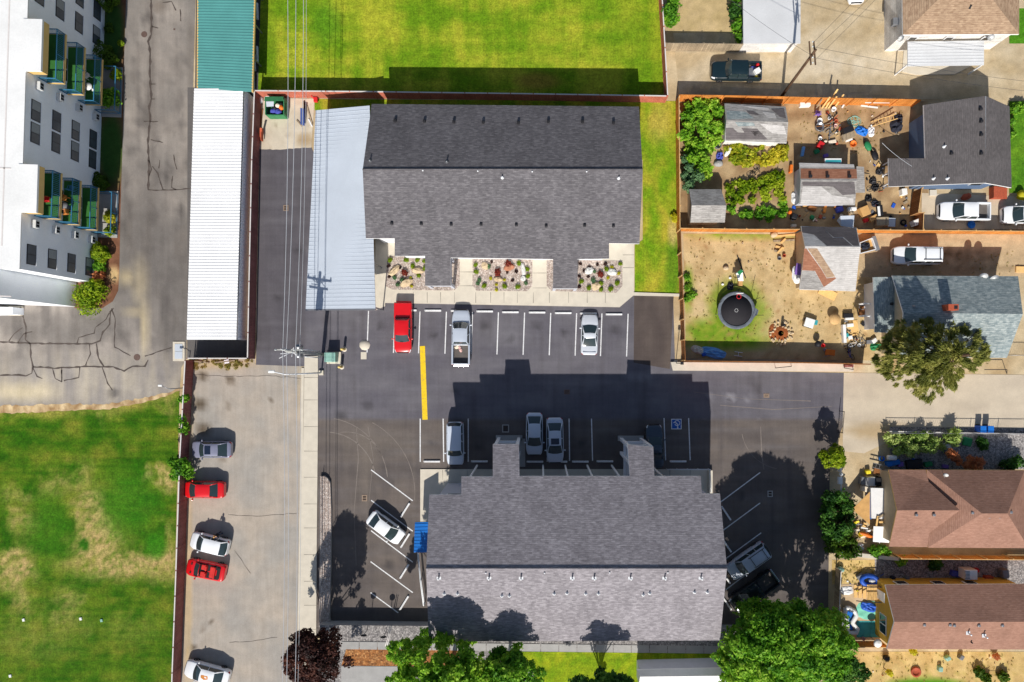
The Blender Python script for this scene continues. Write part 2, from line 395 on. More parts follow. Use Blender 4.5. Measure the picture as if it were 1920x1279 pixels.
# west lawn with dry patches
DRY = [(105, 912, 34, 26, .6), (160, 905, 28, 40, .6), (168, 960, 26, 50, .9), (182, 1016, 46, 54, 1.05), (240, 1060, 112, 26, 1), (310, 1054, 36, 36, 1),
       (275, 886, 16, 16, .8), (318, 902, 17, 24, 1), (38, 978, 30, 26, .7), (30, 1068, 38, 44, 1), (40, 1125, 26, 30, .7), (135, 1128, 36, 16, .6),
       (318, 1000, 14, 26, .5), (30, 930, 40, 14, .5), (185, 770, 8, 26, .4), (315, 760, 12, 26, .5), (120, 1150, 40, 50, .5), (60, 1200, 90, 40, .3), (250, 1180, 60, 30, .25)]
def c_wlawn(px, py):
    n = fbm(px*.025, py*.025, 4); n2 = fbm(px*.1, py*.1, 8); m = fbm(px*.004, py*.12, 2)
    c = mixc((42, 88, 4), (90, 114, 24), max(0, min(1, .42+n*.8+m*.5)))
    d = 0
    for x, y, rx, ry, k in DRY: d = max(d, k*blob(px+n*22+n2*8, py+n2*10+n*12, x, y, rx, ry, .45))
    d = min(1, d)*max(0, min(1, .8+n2*.6+fbm(px*.3, py*.3, 6)*.5)); c = mixc(c, (178, 154, 100), d)
    c = mixc(c, (128, 124, 44), max(0, fbm(px*.018, py*.03, 17))*.9*(1-d))
    c = mixc(c, (48, 100, 16), blob(px, py, 158, 1021, 10, 11, .12)); c = mixc(c, (50, 112, 18), blob(px+n*15, py, 245, 945, 55, 60, .5)*.6)
    c = mixc(c, (48, 112, 14), blob(px, py, 292, 1022, 20, 24, .3)*.9); c = mixc(c, (52, 104, 14), blob(px+n*10, py, 92, 990, 38, 62, .4)*.7)
    c = mixc(c, (170, 150, 84), max(0, min(1, (785-py+n*14-max(0, px-230)*.28)/16))*.5)
    return c
sheet('lawn_west', wob([(-60, 776), (40, 775), (110, 770), (200, 768), (260, 757), (310, 744), (337, 733)], 1.5, 6, 2) + [(322, 1310), (-60, 1310)], .035, 'grass', .35, c_wlawn)

# old patched asphalt round the white apartment block
CR = [[(283,-5),(284,20),(284,65),(278,78),(282,100),(281,140),(284,185),(280,200),(282,225),(278,262),(279,300),(279,330),(278,356)],
 [(0,641),(38,643),(57,644),(145,645),(172,645),(188,639),(193,623),(206,608),(207,585),(213,578)], [(42,589),(49,612),(48,637),(56,644)],
 [(17,640),(27,626),(43,614)], [(34,643),(45,626),(61,622)], [(57,644),(58,669),(62,687),(60,700),(49,705),(36,703),(0,704)],
 [(62,688),(91,689),(102,691),(116,689),(138,689),(159,687),(193,688),(213,688),(233,696),(249,687),(272,687),(278,675)],
 [(99,691),(104,710),(116,716),(116,694)], [(168,646),(170,664),(161,685)], [(181,644),(185,671),(195,687)], [(192,689),(202,719),(211,732)],
 [(209,578),(216,596),(215,651),(245,667)], [(145,644),(148,633),(177,625),(179,614),(199,599),(205,587)], [(272,668),(322,652)],
 [(278,356),(300,357),(330,356),(356,354)], [(279,300),(284,318),(280,330)], [(286,312),(296,325),(302,345),(306,356)], [(326,290),(328,305),(332,318)],
 [(324,330),(322,352),(330,356)], [(305,5),(322,3),(330,20)], [(338,18),(339,40)], [(285,50),(297,53)], [(270,228),(297,228)], [(283,262),(306,268)], [(300,300),(298,316)],
 [(116,689),(116,716)], [(150,688),(148,708),(120,714)], [(62,690),(70,706),(80,710)], [(283,158),(292,158)], [(284,186),(291,186)]]
_ex = [strip(wob(c, .7, 7, i), (.2 if i == 0 else .15 if i in (1, 2, 5, 6, 9) else .1), .034) for i, c in enumerate(CR)]
def c_old(px, py):
    n = fbm(px*.015, py*.015, 6); n2 = fbm(px*.06, py*.012, 7)
    c = mixc((132, 126, 120), (160, 151, 142), max(0, min(1, .5+n)))
    dk = max(.0, blob(px, py, 270, 470, 60, 130, .5), blob(px, py, 330, 560, 40, 140, .4), blob(px, py, 100, 612, 130, 26, .4)*(.7+.5*n2), blob(px, py, 235, 440, 14, 120, .4))
    c = mixc(c, (112, 107, 103), min(1, dk*.9)); c = mixc(c, (112, 105, 99), max(0, n2)*.75); c = mixc(c, (96, 91, 88), max(0, fbm(px*.04, py*.02, 44)-.05)*1.1); c = mixc(c, (92, 86, 82), blob(px+n2*6, py, 281, 180, 5, 190, .7)*.45)
    if py > 660: c = mixc(c, mixc((140, 134, 130), (176, 166, 150), max(0, min(1, .5+n2))), blob(px, py, 180, 720, 230, 50, .6))
    c = mixc(c, (196, 178, 140), max(blob(px, py, 262, 530, 14, 40, .6)*.5, blob(px, py, 255, 585, 22, 9, .6)*.5, blob(px, py, 272, 610, 6, 60, .5)*.7, blob(px, py, 237, 520, 16, 14, .7)*.7))
    c = mixc(c, (212, 196, 160), blob(px, py, 40, 735, 60, 16, .6)*.7); c = mixc(c, (88, 84, 82), blob(px, py, 214, 736, 10, 9, .4)*.7)
    c = mixc(c, (120, 110, 100), blob(px, py, 298, 12, 12, 12, .5)*.8); c = mixc(c, (104, 96, 90), blob(px, py, 284, 150, 4, 220, .6)*.35)
    return c
sheet('old_asphalt', [(-60, -40), (368, -40), (362, 170), (350, 640), (350, 672), (340, 690), (337, 735), (310, 741), (260, 752), (200, 762), (110, 764), (-60, 768)], .02,
      ['asphalt_old', 'crack_tar'], .5, c_old, _ex)
def c_edge(px, py):
    n = fbm(px*.08, py*.08, 3); return mixc((206, 182, 142), (150, 120, 84), max(0, min(1, .4+n)))
sheet('dirt_edge', wob([(-60, 762), (110, 758), (200, 757), (260, 748), (310, 737), (337, 728)], 2, 6, 5) + wob([(337, 735), (310, 748), (260, 760), (200, 771), (110, 773), (-60, 779)], 2, 6, 6), .028, 'earth', .4, c_edge)

# pale asphalt lot on the west, new black asphalt in the middle
def c_wlot(px, py):
    n = fbm(px*.012, py*.012, 11); c = mixc((176, 164, 150), (160, 154, 146), max(0, min(1, .5+n*1.2)))
    for x, y, r in ((380, 705, 8), (430, 712, 7), (378, 758, 11), (386, 805, 12), (425, 762, 4), (416, 865, 4), (372, 945, 3), (395, 1168, 3), (378, 1178, 4), (366, 1212, 4), (560, 745, 3), (508, 748, 3)):
        c = mixc(c, (88, 76, 62), blob(px+n*6, py, x, y, r, r*.9, .6)*.9)
    return mixc(c, (214, 176, 110), max(blob(px, py, 400, 682, 70, 10, .5)*.35, blob(px, py, 352, 760, 9, 120, .5)*.5, blob(px, py, 352, 1100, 5, 200, .6)*.6, blob(px, py, 568, 720, 5, 60, .6)*.6))
_ex = [strip(wob(c, 1.2, 9, i+50), .03, .034) for i, c in enumerate(([(360, 702), (420, 706), (500, 704), (565, 710)], [(428, 965), (480, 968), (560, 962)], [(430, 1205), (470, 1203), (520, 1195)], [(470, 1075), (440, 1032)]))]
sheet('gravel_lot', [(344, 676), (478, 672), (478, 682), (600, 686), (592, 1310), (332, 1310)], .018, ['asphalt_old', 'crack_tar'], .45, c_wlot, _ex)
OIL = [(715, 612, 7), (811, 628, 6), (909, 612, 8), (957, 635, 6), (1008, 610, 7), (1057, 622, 7), (1152, 618, 8), (810, 830, 6), (735, 905, 7), (730, 1060, 8), (900, 838, 7), (1090, 830, 7), (1390, 930, 7), (560, 470, 8), (520, 560, 7), (640, 780, 9), (1420, 730, 6), (690, 760, 8), (850, 730, 6)]
def c_new(px, py):
    n = fbm(px*.01, py*.03, 13); n2 = fbm(px*.05, py*.05, 14)
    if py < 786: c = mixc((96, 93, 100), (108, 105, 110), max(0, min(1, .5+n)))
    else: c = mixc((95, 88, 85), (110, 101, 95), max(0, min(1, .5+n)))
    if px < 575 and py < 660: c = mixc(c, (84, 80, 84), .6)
    if py > 786 and px < 800:
        a = blob(px+n2*10, py, 690, 870, 14, 70, .6); c = mixc(c, (122, 112, 102), a*.5); c = mixc(c, (112, 104, 96), blob(px, py, 720, 830, 80, 20, .8)*.45)
    c = mixc(c, (134, 122, 112), blob(px, py, 800, 866, 22, 9, .6)*.5)
    for x in (628, 645, 668, 756, 772): c = mixc(c, (110, 102, 94), blob(px+n2*4, py, x, 960, 2.4, 150, .6)*.35)
    c = mixc(c, (205, 205, 210), blob(px+n2*12, py+n2*6, 1372, 749, 30, 5, .7)*max(0, n2*2+.3)*.8); c = mixc(c, (70, 68, 72), blob(px, py, 1410, 716, 26, 7, .8)*.5)
    c = mixc(c, (170, 172, 178), blob(px+n2*10, py, 1200, 706, 22, 5, .7)*.4)
    for ox, oy, orr in OIL: c = mixc(c, (58, 56, 58), blob(px+n2*5, py+n2*5, ox, oy, orr, orr*.8, .7)*.6)
    c = mixc(c, (126, 124, 128), max(0, fbm(px*.006, py*.09, 51))*.35); c = mixc(c, (74, 70, 72), max(0, fbm(px*.09, py*.006, 52)-.1)*.5)
    if abs(py-786) < 2.2: c = mixc(c, (122, 118, 118), .5)
    return c
plain('tyre_mark', (128, 119, 112), .95, 0, .12, 3, .1, 30)
def arc(cx, cy, r, a0, a1): return [(cx+r*math.cos(math.radians(a0+(a1-a0)*k/14)), cy+r*math.sin(math.radians(a0+(a1-a0)*k/14))) for k in range(15)]
TYRE = [strip(p, w, .0225) for p, w in ((arc(610, 905, 95, -85, -10), .1), (arc(605, 905, 122, -80, -5), .08), (arc(650, 880, 70, -100, -20), .07), (arc(628, 925, 150, -62, 5), .06), (arc(1470, 800, 80, 100, 170), .05), ([(668, 800), (672, 860), (664, 960), (668, 1060)], .06), ([(690, 800), (700, 860), (692, 940)], .06), ([(1426, 800), (1428, 850), (1432, 880)], .1), ([(1300, 735), (1400, 748), (1520, 752)], .05), ([(1350, 760), (1450, 768), (1560, 762)], .05))]
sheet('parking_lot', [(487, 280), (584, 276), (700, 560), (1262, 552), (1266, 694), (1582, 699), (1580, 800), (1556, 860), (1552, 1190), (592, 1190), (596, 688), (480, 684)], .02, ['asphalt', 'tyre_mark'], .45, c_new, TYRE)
def c_pad(px, py):
    n = fbm(px*.05, py*.01, 15); return mixc((80, 71, 68), (96, 86, 80), max(0, min(1, .5+n)))
sheet('asphalt_patch', [(1189, 555), (1263, 556), (1256, 692), (1188, 680)], .026, 'asphalt', .45, c_pad)

def c_conc(px, py):
    n = fbm(px*.03, py*.03, 21); n2 = fbm(px*.1, py*.1, 22); c = mixc((214, 202, 182), (196, 184, 164), max(0, min(1, .5+n)))
    return mixc(c, (150, 134, 112), max(0, n2-.25)*.9)
sheet('dumpster_pad', wob([(487, 280), (525, 281), (555, 278), (584, 277)], .8, 6, 3) + [(590, 186), (486, 182)], .03, 'concrete_ground', .5, lambda x, y: mixc(c_conc(x, y), (168, 144, 110), blob(x, y, 571, 262, 14, 12, .5)*.9))
def c_drive(px, py):
    n = fbm(px*.012, py*.04, 23); c = mixc((204, 190, 168), (190, 176, 156), max(0, min(1, .5+n))); n2 = fbm(px*.06, py*.06, 24)
    c = mixc(c, (172, 148, 112), blob(px+n2*20, py, 1645, 808, 50, 16, .5)*.8); return c
sheet('driveway', [(1582, 699), (2000, 704), (2000, 830), (1670, 826), (1620, 850), (1580, 846), (1580, 800)], .024, 'concrete_ground', .6, c_drive, None)
def c_alley(px, py):
    n = fbm(px*.014, py*.03, 25); n2 = fbm(px*.05, py*.05, 26); c = mixc((198, 182, 154), (180, 160, 126), max(0, min(1, .5+n)))
    c = mixc(c, (210, 196, 172), blob(px, py, 1590, 120, 120, 26, .7)*.8); return mixc(c, (164, 142, 106), max(0, n2)*.5)
sheet('alley', [(1252, -40), (2000, -40), (2000, 188), (1274, 182)], .016, 'earth', .6, c_alley)
def c_yard(px, py):
    n = fbm(px*.03, py*.03, 27); n2 = fbm(px*.09, py*.09, 28); c = mixc((208, 182, 136), (186, 158, 112), max(0, min(1, .5+n)))
    g = max(blob(px+n*16, py+n2*10, 1380, 585, 52, 56, .35), blob(px+n*14, py, 1330, 625, 40, 30, .4), blob(px, py+n*10, 1290, 540, 9, 36, .5), blob(px+n*20, py, 1360, 640, 80, 16, .5), blob(px, py, 1400, 442, 90, 6, .7)*.7, blob(px, py, 1345, 436, 12, 8, .4))
    c = mixc(c, mixc((98, 138, 26), (138, 152, 46), max(0, min(1, .5+n2))), min(1, g*.95)); return mixc(c, (150, 112, 72), max(0, n2-.3)*1.2)
sheet('trampoline_yard', [(1281, 438), (1500, 440), (1640, 440), (1640, 676), (1286, 672)], .02, 'earth', .4, c_yard)
def c_garden(px, py):
    n = fbm(px*.04, py*.04, 29); return mixc((186, 160, 122), (144, 116, 84), max(0, min(1, .5+n)))
sheet('garden_soil', [(1276, 188), (1740, 190), (1740, 428), (1276, 428)], .02, 'earth', .5, c_garden)
def c_drv2(px, py):
    n = fbm(px*.012, py*.06, 31); n2 = fbm(px*.05, py*.05, 32); c = mixc((198, 174, 138), (182, 158, 124), max(0, min(1, .5+n)))
    c = mixc(c, (120, 100, 72), max(blob(px+n2*30, py+n2*8, 1830, 482, 70, 8, .6), blob(px+n2*30, py+n2*8, 1850, 500, 90, 7, .6))*max(0, .5+n2)*.8); return c
sheet('dirt_drive', [(1610, 438), (2000, 440), (2000, 520), (1610, 520)], .026, 'earth', .5, c_drv2)
sheet('paved_drive', [(1728, 362), (2000, 372), (2000, 430), (1728, 430)], .024, 'concrete_ground', .6, lambda x, y: mixc((206, 190, 166), (188, 172, 148), max(0, min(1, .5+fbm(x*.03, y*.03, 33)))))
sheet('gravel_yard', [(1668, 800), (2000, 804), (2000, 880), (1668, 880)], .027, 'grey_gravel', 0, None)
sheet('side_gravel', [(1640, 1046), (2000, 1046), (2000, 1100), (1640, 1100)], .02, 'grey_gravel', 0, None)
sheet('patio', [(1580, 1096), (1662, 1094), (1668, 1200), (1578, 1200)], .02, 'concrete_ground', .6, lambda x, y: mixc((206, 182, 150), (192, 166, 132), max(0, min(1, .5+fbm(x*.05, y*.05, 34)))))
def c_dryyard(px, py):
    n = fbm(px*.04, py*.04, 35); n2 = fbm(px*.12, py*.12, 36); c = mixc((214, 186, 126), (192, 160, 104), max(0, min(1, .5+n))); return mixc(c, (150, 140, 60), max(0, n2-.15)*.8)
sheet('dry_yard', [(1560, 1050), (1640, 1050), (1640, 1092), (1560, 1096)], .018, 'earth', .4, c_dryyard)
sheet('dry_yard_south', [(1560, 1222), (2000, 1222), (2000, 1320), (1560, 1320)], .018, 'earth', .4, lambda x, y: mixc(c_dryyard(x, y), (90, 140, 30), blob(x, y, 1735, 1285, 70, 14, .3)))
sheet('lawn_house', [(1892, 190), (2000, 190), (2000, 362), (1892, 362)], .03, 'grass', .5, lambda x, y: mixc((70, 120, 24), (96, 136, 30), max(0, min(1, .5+fbm(x*.03, y*.03, 37)))))
sheet('lawn_corner', [(1892, 16), (2000, 16), (2000, 82), (1892, 82)], .03, 'grass', .5, lambda x, y: (74, 128, 26))
sheet('shaded_yard', [(1250, -40), (1398, -40), (1398, 62), (1252, 62)], .022, 'earth', .5, lambda x, y: mixc((196, 172, 128), (178, 156, 110), max(0, min(1, .5+fbm(x*.05, y*.05, 38)))))
# planting strip at the white block
def c_bed(px, py):
    n = fbm(px*.05, py*.05, 39); c = mixc((132, 92, 70), (108, 74, 56), max(0, min(1, .5+n)))
    c = mixc(c, (46, 88, 34), max(blob(px, py, 208, 280, 24, 70, .3), blob(px, py, 212, 60, 20, 70, .3))*.9); return mixc(c, (206, 176, 126), blob(px, py, 214, 515, 10, 14, .5))
sheet('planting_strip', [(182, -40), (238, -40), (233, 110), (231, 240), (226, 400), (224, 510), (222, 545), (212, 565), (192, 578), (140, 578), (140, 530), (150, 300)], .03, 'earth', .4, c_bed)

# ---------------------------------------------------------------- raised ground to the south (street level above the car park)
TZ = 1.25
def terr(name, poly, z0, z1, mats, kind='structure'):
    return MB().prism([P(x, y, z1) for x, y in poly], z0, z1, 0, 1 if len(mats) > 1 else None).build(name, mats, kind=kind)
terr('street_bank', [(600, 1172), (1390, 1180), (1390, 1320), (600, 1320)], -.01, TZ, ['grey_gravel', 'concrete_grey'])
tz = TZ+.012
def hsheet(name, poly, z, mat): return MB().add([P(x, y, z) for x, y in poly][::-1], [tuple(range(len(poly)))]).build(name, mat, kind='structure')
mb = MB()
for i in range(22):
    x0 = 640 + i*34; yy = lambda x: 1203 + (x-640)*.012
    mb.prism([P(x0+.4, yy(x0), tz), P(x0+33, yy(x0+33), tz), P(x0+33, yy(x0+33)+14, tz), P(x0+.4, yy(x0)+14, tz)], TZ-.05, TZ+.05)
mb.build('street_pavement', 'concrete_grey', kind='structure')
hsheet('mulch_strip', [(650, 1214), (860, 1216), (860, 1250), (640, 1248)], TZ+.02, 'bark_mulch')
MB().prism([P(x, y, TZ) for x, y in [(640, 1249), (1000, 1251), (1000, 1320), (640, 1320)]], TZ, TZ+.03).build('street', 'concrete_grey', kind='structure')
def c_slawn(px, py): 
    n = fbm(px*.05, py*.05, 41); return mixc((108, 140, 20), (150, 160, 30), max(0, min(1, .5+n)))
_s = sheet('lawn_south', [(950, 1212), (1360, 1216), (1360, 1320), (950, 1320)], 0, 'grass', .4, c_slawn); _s.location.z = TZ+.02
# the gravel bank west of the car park
terr('gravel_strip', [(600, 893), (608, 893), (614, 897), (619, 906), (621, 960), (620, 1060), (618, 1160), (622, 1176), (598, 1176), (600, 1000)], -.01, .35, ['river_gravel', 'concrete_grey'])
# ---------------------------------------------------------------- building materials
shingle('shingle_dark', [(82, 80, 83), (102, 99, 102), (131, 128, 130)])
shingle('shingle_grey', [(110, 106, 110), (139, 134, 138), (173, 168, 172)])
shingle('shingle_house', [(84, 80, 80), (96, 92, 92), (110, 104, 104)], .16, .3)
shingle('shingle_blue', [(96, 112, 118), (140, 150, 150), (188, 194, 190)], .2, .35)
shingle('shingle_brown', [(136, 102, 86), (150, 114, 98), (164, 127, 110)], .18, .3)
shingle('shingle_tan', [(132, 106, 84), (162, 136, 112), (186, 160, 132)], .2, .3)
shingle('shingle_weathered', [(120, 116, 112), (154, 150, 146), (182, 178, 172)], .2, .5)
shingle('shingle_patchdark', [(92, 88, 88), (104, 98, 98), (118, 112, 112)], .2, .5)
shingle('shingle_patchbrown', [(132, 88, 68), (150, 104, 82), (168, 122, 98)], .2, .5)
shingle('shingle_light', [(168, 164, 160), (190, 186, 182), (208, 204, 200)], .2, .5)
plain('wall_white', (226, 228, 232), .85, 0, .04, .7, .04, 12)
plain('wall_stucco', (246, 249, 253), .9, 0, .05, .5, .05, 9)
plain('roof_membrane', (231, 231, 229), .8, 0, .07, .35, .04, 6)
plain('wall_grey', (186, 188, 198), .8, 0, .05)
plain('wall_blue', (92, 112, 140), .8, 0, .06)
plain('wall_yellow', (226, 178, 70), .8, 0, .07)
plain('wall_tan', (196, 178, 150), .85, 0, .07)
plain('trim_white', (238, 238, 238), .6, 0, .03)
plain('trim_tan', (216, 180, 112), .7, 0, .05)
plain('metal_white', (238, 238, 238), .5, 0, .06, .35, .03, 8)
plain('roof_pale', (204, 205, 206), .8, 0, .06, .5, .05, 8)
plain('metal_grey', (190, 198, 208), .5, 0, .05, .35, .03, 8)
plain('metal_green', (88, 152, 148), .5, 0, .07, .5, .03, 8)
plain('metal_blue', (32, 110, 190), .45, 0, .06, .5)
plain('steel', (150, 152, 156), .4, .6, .08)
plain('steel_white', (226, 228, 230), .45, 0, .05)
plain('steel_dark', (48, 48, 52), .5, .3, .1)
plain('rail_blue', (58, 122, 158), .5, 0, .06)
plain('rail_green', (24, 92, 66), .5, 0, .08)
plain('turf_floor', (52, 108, 48), .95, 0, .1, 1.5, .15, 20)
plain('win_glass', (78, 86, 94), .12, 0, .15, 1.5, 0, 1, .6)
plain('glass_dark', (40, 44, 50), .08, 0, .1, 1, 0, 1, .6)
plain('blind', (146, 150, 152), .6, 0, .08, 4)
plain('brick_red', (172, 84, 58), .9, 0, .16, 6, .12, 20)
plain('ac_unit', (206, 208, 208), .6, 0, .05)
planks('vinyl_brown', ((146, 96, 90), (156, 104, 98)), .15)
planks('vinyl_red', ((182, 104, 84), (192, 112, 92)), .15)
planks('wood_orange', ((202, 124, 56), (222, 148, 76)), .13)
planks('wood_old', ((150, 134, 112), (182, 164, 136)), .14)
planks('wood_brown', ((140, 92, 54), (160, 108, 66)), .13)
planks('siding_white', ((224, 220, 214), (236, 233, 228)), .16, 60, False)
plain('wood_post', (208, 168, 114), .85, 0, .12, 5)
plain('wood_new', (230, 188, 122), .85, 0, .1, 5)
plain('cap_white', (214, 208, 204), .6, 0, .05)
plain('interior_dark', (36, 36, 40), .9, 0, .05)

def walls(mb, foot, zf, z0=0.0, mi=0, nseg=10):
    # vertical walls on a footprint [(X,Y)], tops following zf(x,y)
    n = len(foot); a = sum(foot[i][0]*foot[(i+1) % n][1]-foot[(i+1) % n][0]*foot[i][1] for i in range(n))
    if a < 0: foot = foot[::-1]
    for i in range(n):
        (x0, y0), (x1, y1) = foot[i], foot[(i+1) % n]; vs = []
        for k in range(nseg+1):
            x = x0+(x1-x0)*k/nseg; y = y0+(y1-y0)*k/nseg; vs += [(x, y, z0), (x, y, zf(x, y))]
        mb.add(vs, [(2*k, 2*k+2, 2*k+3, 2*k+1) for k in range(nseg)], mi)
def rect(x0, x1, y0, y1): return [(x0, y0), (x1, y0), (x1, y1), (x0, y1)]
def roof_vent(par, p, kind, k):
    mb = MB(); x, y, z = p
    if kind == 'box': mb.rbox((x, y, z+.1), (.27, .27, .26), 0, 0, .05)
    elif kind == 'pipe': mb.lathe([(.17, -.1), (.17, .02), (.07, .1), (.06, .34), (.0, .34)], p, 10)
    elif kind == 'cap': mb.box((x, y, z+.0), (.4, .34, .06)); mb.lathe([(.07, 0), (.06, .5), (.09, .51), (.09, .55), (0, .57)], p, 10)
    elif kind == 'dot': mb.lathe([(.07, -.1), (.07, .14), (0, .16)], p, 8)
    return mb.build('roof_vent', k, par)
# ================================================================ north apartment house
K = .40
zrA = 7.9; YA = (NY-318)*(CAM_H-zrA)/FPX; pA = Vector((0, YA, zrA)); nN = Vector((0, K, 1)); nS = Vector((0, -K, 1))
bA = thing('apartment_house', 'long dark shingled apartment house with two entry porches above the gravel flower beds', 'apartment house', (0, YA, 0))
An = [onplane(x, y, pA, nN) for x, y in ((680, 318), (1205, 319), (1198, 200), (697, 195))]
As = [onplane(x, y, pA, nS) for x, y in ((680, 318), (686, 447), (740, 447), (740, 480), (797, 480), (797, 536), (845, 536), (845, 483), (1037, 486), (1037, 541), (1083, 541), (1083, 486), (1142, 485), (1142, 456), (1199, 457), (1205, 319))]
rA = MB().slab(An, .22, 0, 1).slab(As, .22, 0, 1)
rA.tube([(An[0].x, YA, zrA+.03), (An[1].x, YA, zrA+.03)], .09, 6, 0)
oR = rA.build('roof', ['shingle_dark', 'trim_white'], bA)
zA = lambda x, y: zrA - K*abs(y-YA) - .24
mb = MB(); x0, x1 = As[1].x+.5, As[-2].x-.4; yn, ys = An[2].y-.5, As[1].y+.5
walls(mb, [(x0, yn), (x1, yn), (x1, ys), (As[13].x-.3, ys), (As[12].x-.3, As[12].y+.5), (As[3].x+.3, As[3].y+.5), (As[3].x+.3, ys), (x0, ys)], zA)
mb.build('wall', 'wall_white', bA)
for (a, b, c) in ((5, 6, 4), (9, 10, 8)):        # entry porches: frame posts and beams under the roof tongue
    xa, xb, yf = As[a].x+.15, As[b].x-.15, As[a].y+.25; zt = zA(0, yf)
    m2 = MB()
    for x in (xa, xb): m2.bx(x-.15, x+.15, yf-.15, yf+.15, 0, zt)
    m2.bx(xa, xb, yf-.1, yf+.1, zt-.35, zt-.002); m2.bx(xa, xb, yf-.07, yf+.07, 2.3, 2.5); m2.bx(xa, xb, yf-.04, yf+.04, .9, 1.0)
    for x in (xa, xb): m2.bx(x-.08, x+.08, yf, yf+2.6, 2.3, 2.5); m2.bx(x-.08, x+.08, yf+2.6, yf+2.8, 0, zt)
    m2.build('porch_frame', 'wall_grey', bA)
for px, py in ((741, 227), (796, 228), (851, 229), (906, 230), (972, 231), (1028, 229), (1092, 229), (1150, 231)): roof_vent(oR, onplane(px, py, pA, nN), 'box', 'interior_dark')
for px, py in ((735, 419), (790, 420), (846, 421), (902, 421), (968, 422), (1024, 424), (1096, 423), (1150, 424)): roof_vent(oR, onplane(px, py, pA, nS), 'box', 'steel_dark')
for px, py in ((694, 302), (838, 304)): roof_vent(oR, onplane(px, py, pA, nN), 'pipe', 'steel')
for px, py in ((942, 333), (1160, 334)): roof_vent(oR, onplane(px, py, pA, nS), 'pipe', 'steel_white')
for px, py in ((793, 320), (896, 321), (998, 322), (1100, 322)): roof_vent(oR, onplane(px, py, pA, nS), 'dot', 'steel_white')
# ================================================================ south apartment house
zrB = 11.2; YB = (NY-1066)*(CAM_H-zrB)/FPX; pB = Vector((0, YB, zrB))
bB = thing('apartment_house', 'tall grey shingled apartment house with white roof vents and tree shadows on its south slope', 'apartment house', (0, YB, 0))
Bn = [onplane(x, y, pB, nN) for x, y in ((799, 1066), (1363, 1066), (1350, 926), (1316, 926), (1314, 893), (1227, 893), (1225, 838), (1177, 834), (1181, 893), (974, 893), (973, 833), (924, 833), (924, 894), (865, 894), (865, 928), (805, 928))]
Bs = [onplane(x, y, pB, nS) for x, y in ((799, 1066), (804, 1203), (1350, 1201), (1363, 1066))]
rB = MB().slab(Bn, .24, 0, 1).slab(Bs, .24, 0, 1); rB.tube([(Bn[0].x, YB, zrB+.03), (Bn[1].x, YB, zrB+.03)], .09, 6, 0)
oRB = rB.build('roof', ['shingle_grey', 'trim_white'], bB)
zB = lambda x, y: zrB - K*abs(y-YB) - .26
mb = MB(); x0, x1 = Bn[-1].x+.55, Bn[2].x-.5; yn = Bn[2].y-.55; ys = Bs[1].y+.5; yb = Bn[4].y-1.9
walls(mb, [(x0, yn), (x0, ys), (x1, ys), (x1, yn), (Bn[3].x-.4, yn), (Bn[3].x-.4, yb), (Bn[13].x+.5, yb), (Bn[13].x+.5, yn)], zB)
oWB = mb.build('wall', 'wall_grey', bB)
for (a, b) in ((7, 6), (11, 10)):                # three-storey entry towers: open post frames
    xa, xb, yf, yk = Bn[a].x+.2, Bn[b].x-.2, Bn[a].y-.25, Bn[13].y-.3; zt = zB(0, yf)
    m2 = MB()
    for x in (xa, xb):
        for y in (yf, (yf+yk)/2): m2.bx(x-.15, x+.15, y-.15, y+.15, 0, zB(0, y))
        for z in (2.7, 5.3): m2.bx(x-.09, x+.09, yk-.6, yf, z, z+.3); m2.bx(x-.05, x+.05, yk-.6, yf, z+1.1, z+1.2)
    for z in (2.7, 5.3): m2.bx(xa, xb, yf-.09, yf+.09, z+.002, z+.298); m2.bx(xa, xb, yf-.05, yf+.05, z+1.1, z+1.2)
    m2.bx(xa, xb, yf-.1, yf+.1, zt-.35, zt-.01)
    m2.build('porch_frame', 'wall_white', bB)
    for z in (2.6, 5.2): MB().bx(xa, xb, yk-.6, yf-.1, z, z+.1).build('porch_landing', 'concrete_grey', bB)
    MB().bx(xa-.35, xb+.35, yf-.2, yf+.35, 0, .14).bx(xb-.2, xb+.65, yk, yf, 0, .14).build('entry_slab', 'concrete_grey', bB)
for i, px in enumerate((823, 917, 977, 1073, 1114, 1182, 1246, 1314)): roof_vent(oRB, onplane(px, 1083, pB, nS), 'cap', 'steel_white')
for px, py in ((833, 1113), (858, 1113), (941, 1117), (955, 1117), (1039, 1113), (1063, 1112), (1098, 1113), (1122, 1113), (1206, 1115), (1218, 1112), (1302, 1110), (1326, 1110)): roof_vent(oRB, onplane(px, py, pB, nS), 'pipe', 'steel_white')
for px, py in ((911, 1074), (1021, 1074), (1143, 1073), (1252, 1073)): roof_vent(oRB, onplane(px, py, pB, nS), 'dot', 'steel_white')
for px in (879, 1019, 1066, 1113, 1248, 1165):    # white bracing posts along the gallery
    q = onplane(px, 893, pB, nN); MB().bar((q.x, q.y-.3, q.z-.3), (q.x-.05*(px-1012)/100, q.y-.2, .2), .16).build('gallery_post', 'trim_white', bB)
for (x, y) in ((855, 917), (848, 924), (1302, 922)):
    q = P(x, y, 6.5); MB().box((q.x, yn+.02, 6.6), (1.1, .06, 1.0)).box((q.x, yn+.05, 6.6), (.9, .04, .8), 0, 1).build('window', ['trim_white', 'glass_dark'], bB)
def win(par, x, y, z, s, w=1.5, h=1.2):   # window on an east-west wall facing s (-1 south, 1 north)
    MB().box((x, y+s*.02, z), (w, .06, h)).box((x-w*.235, y+s*.035, z), (w*.42, .06, h-.2), 0, 1).box((x+w*.235, y+s*.035, z), (w*.42, .06, h-.2), 0, 1).build('window', ['trim_white', 'glass_dark'], par)
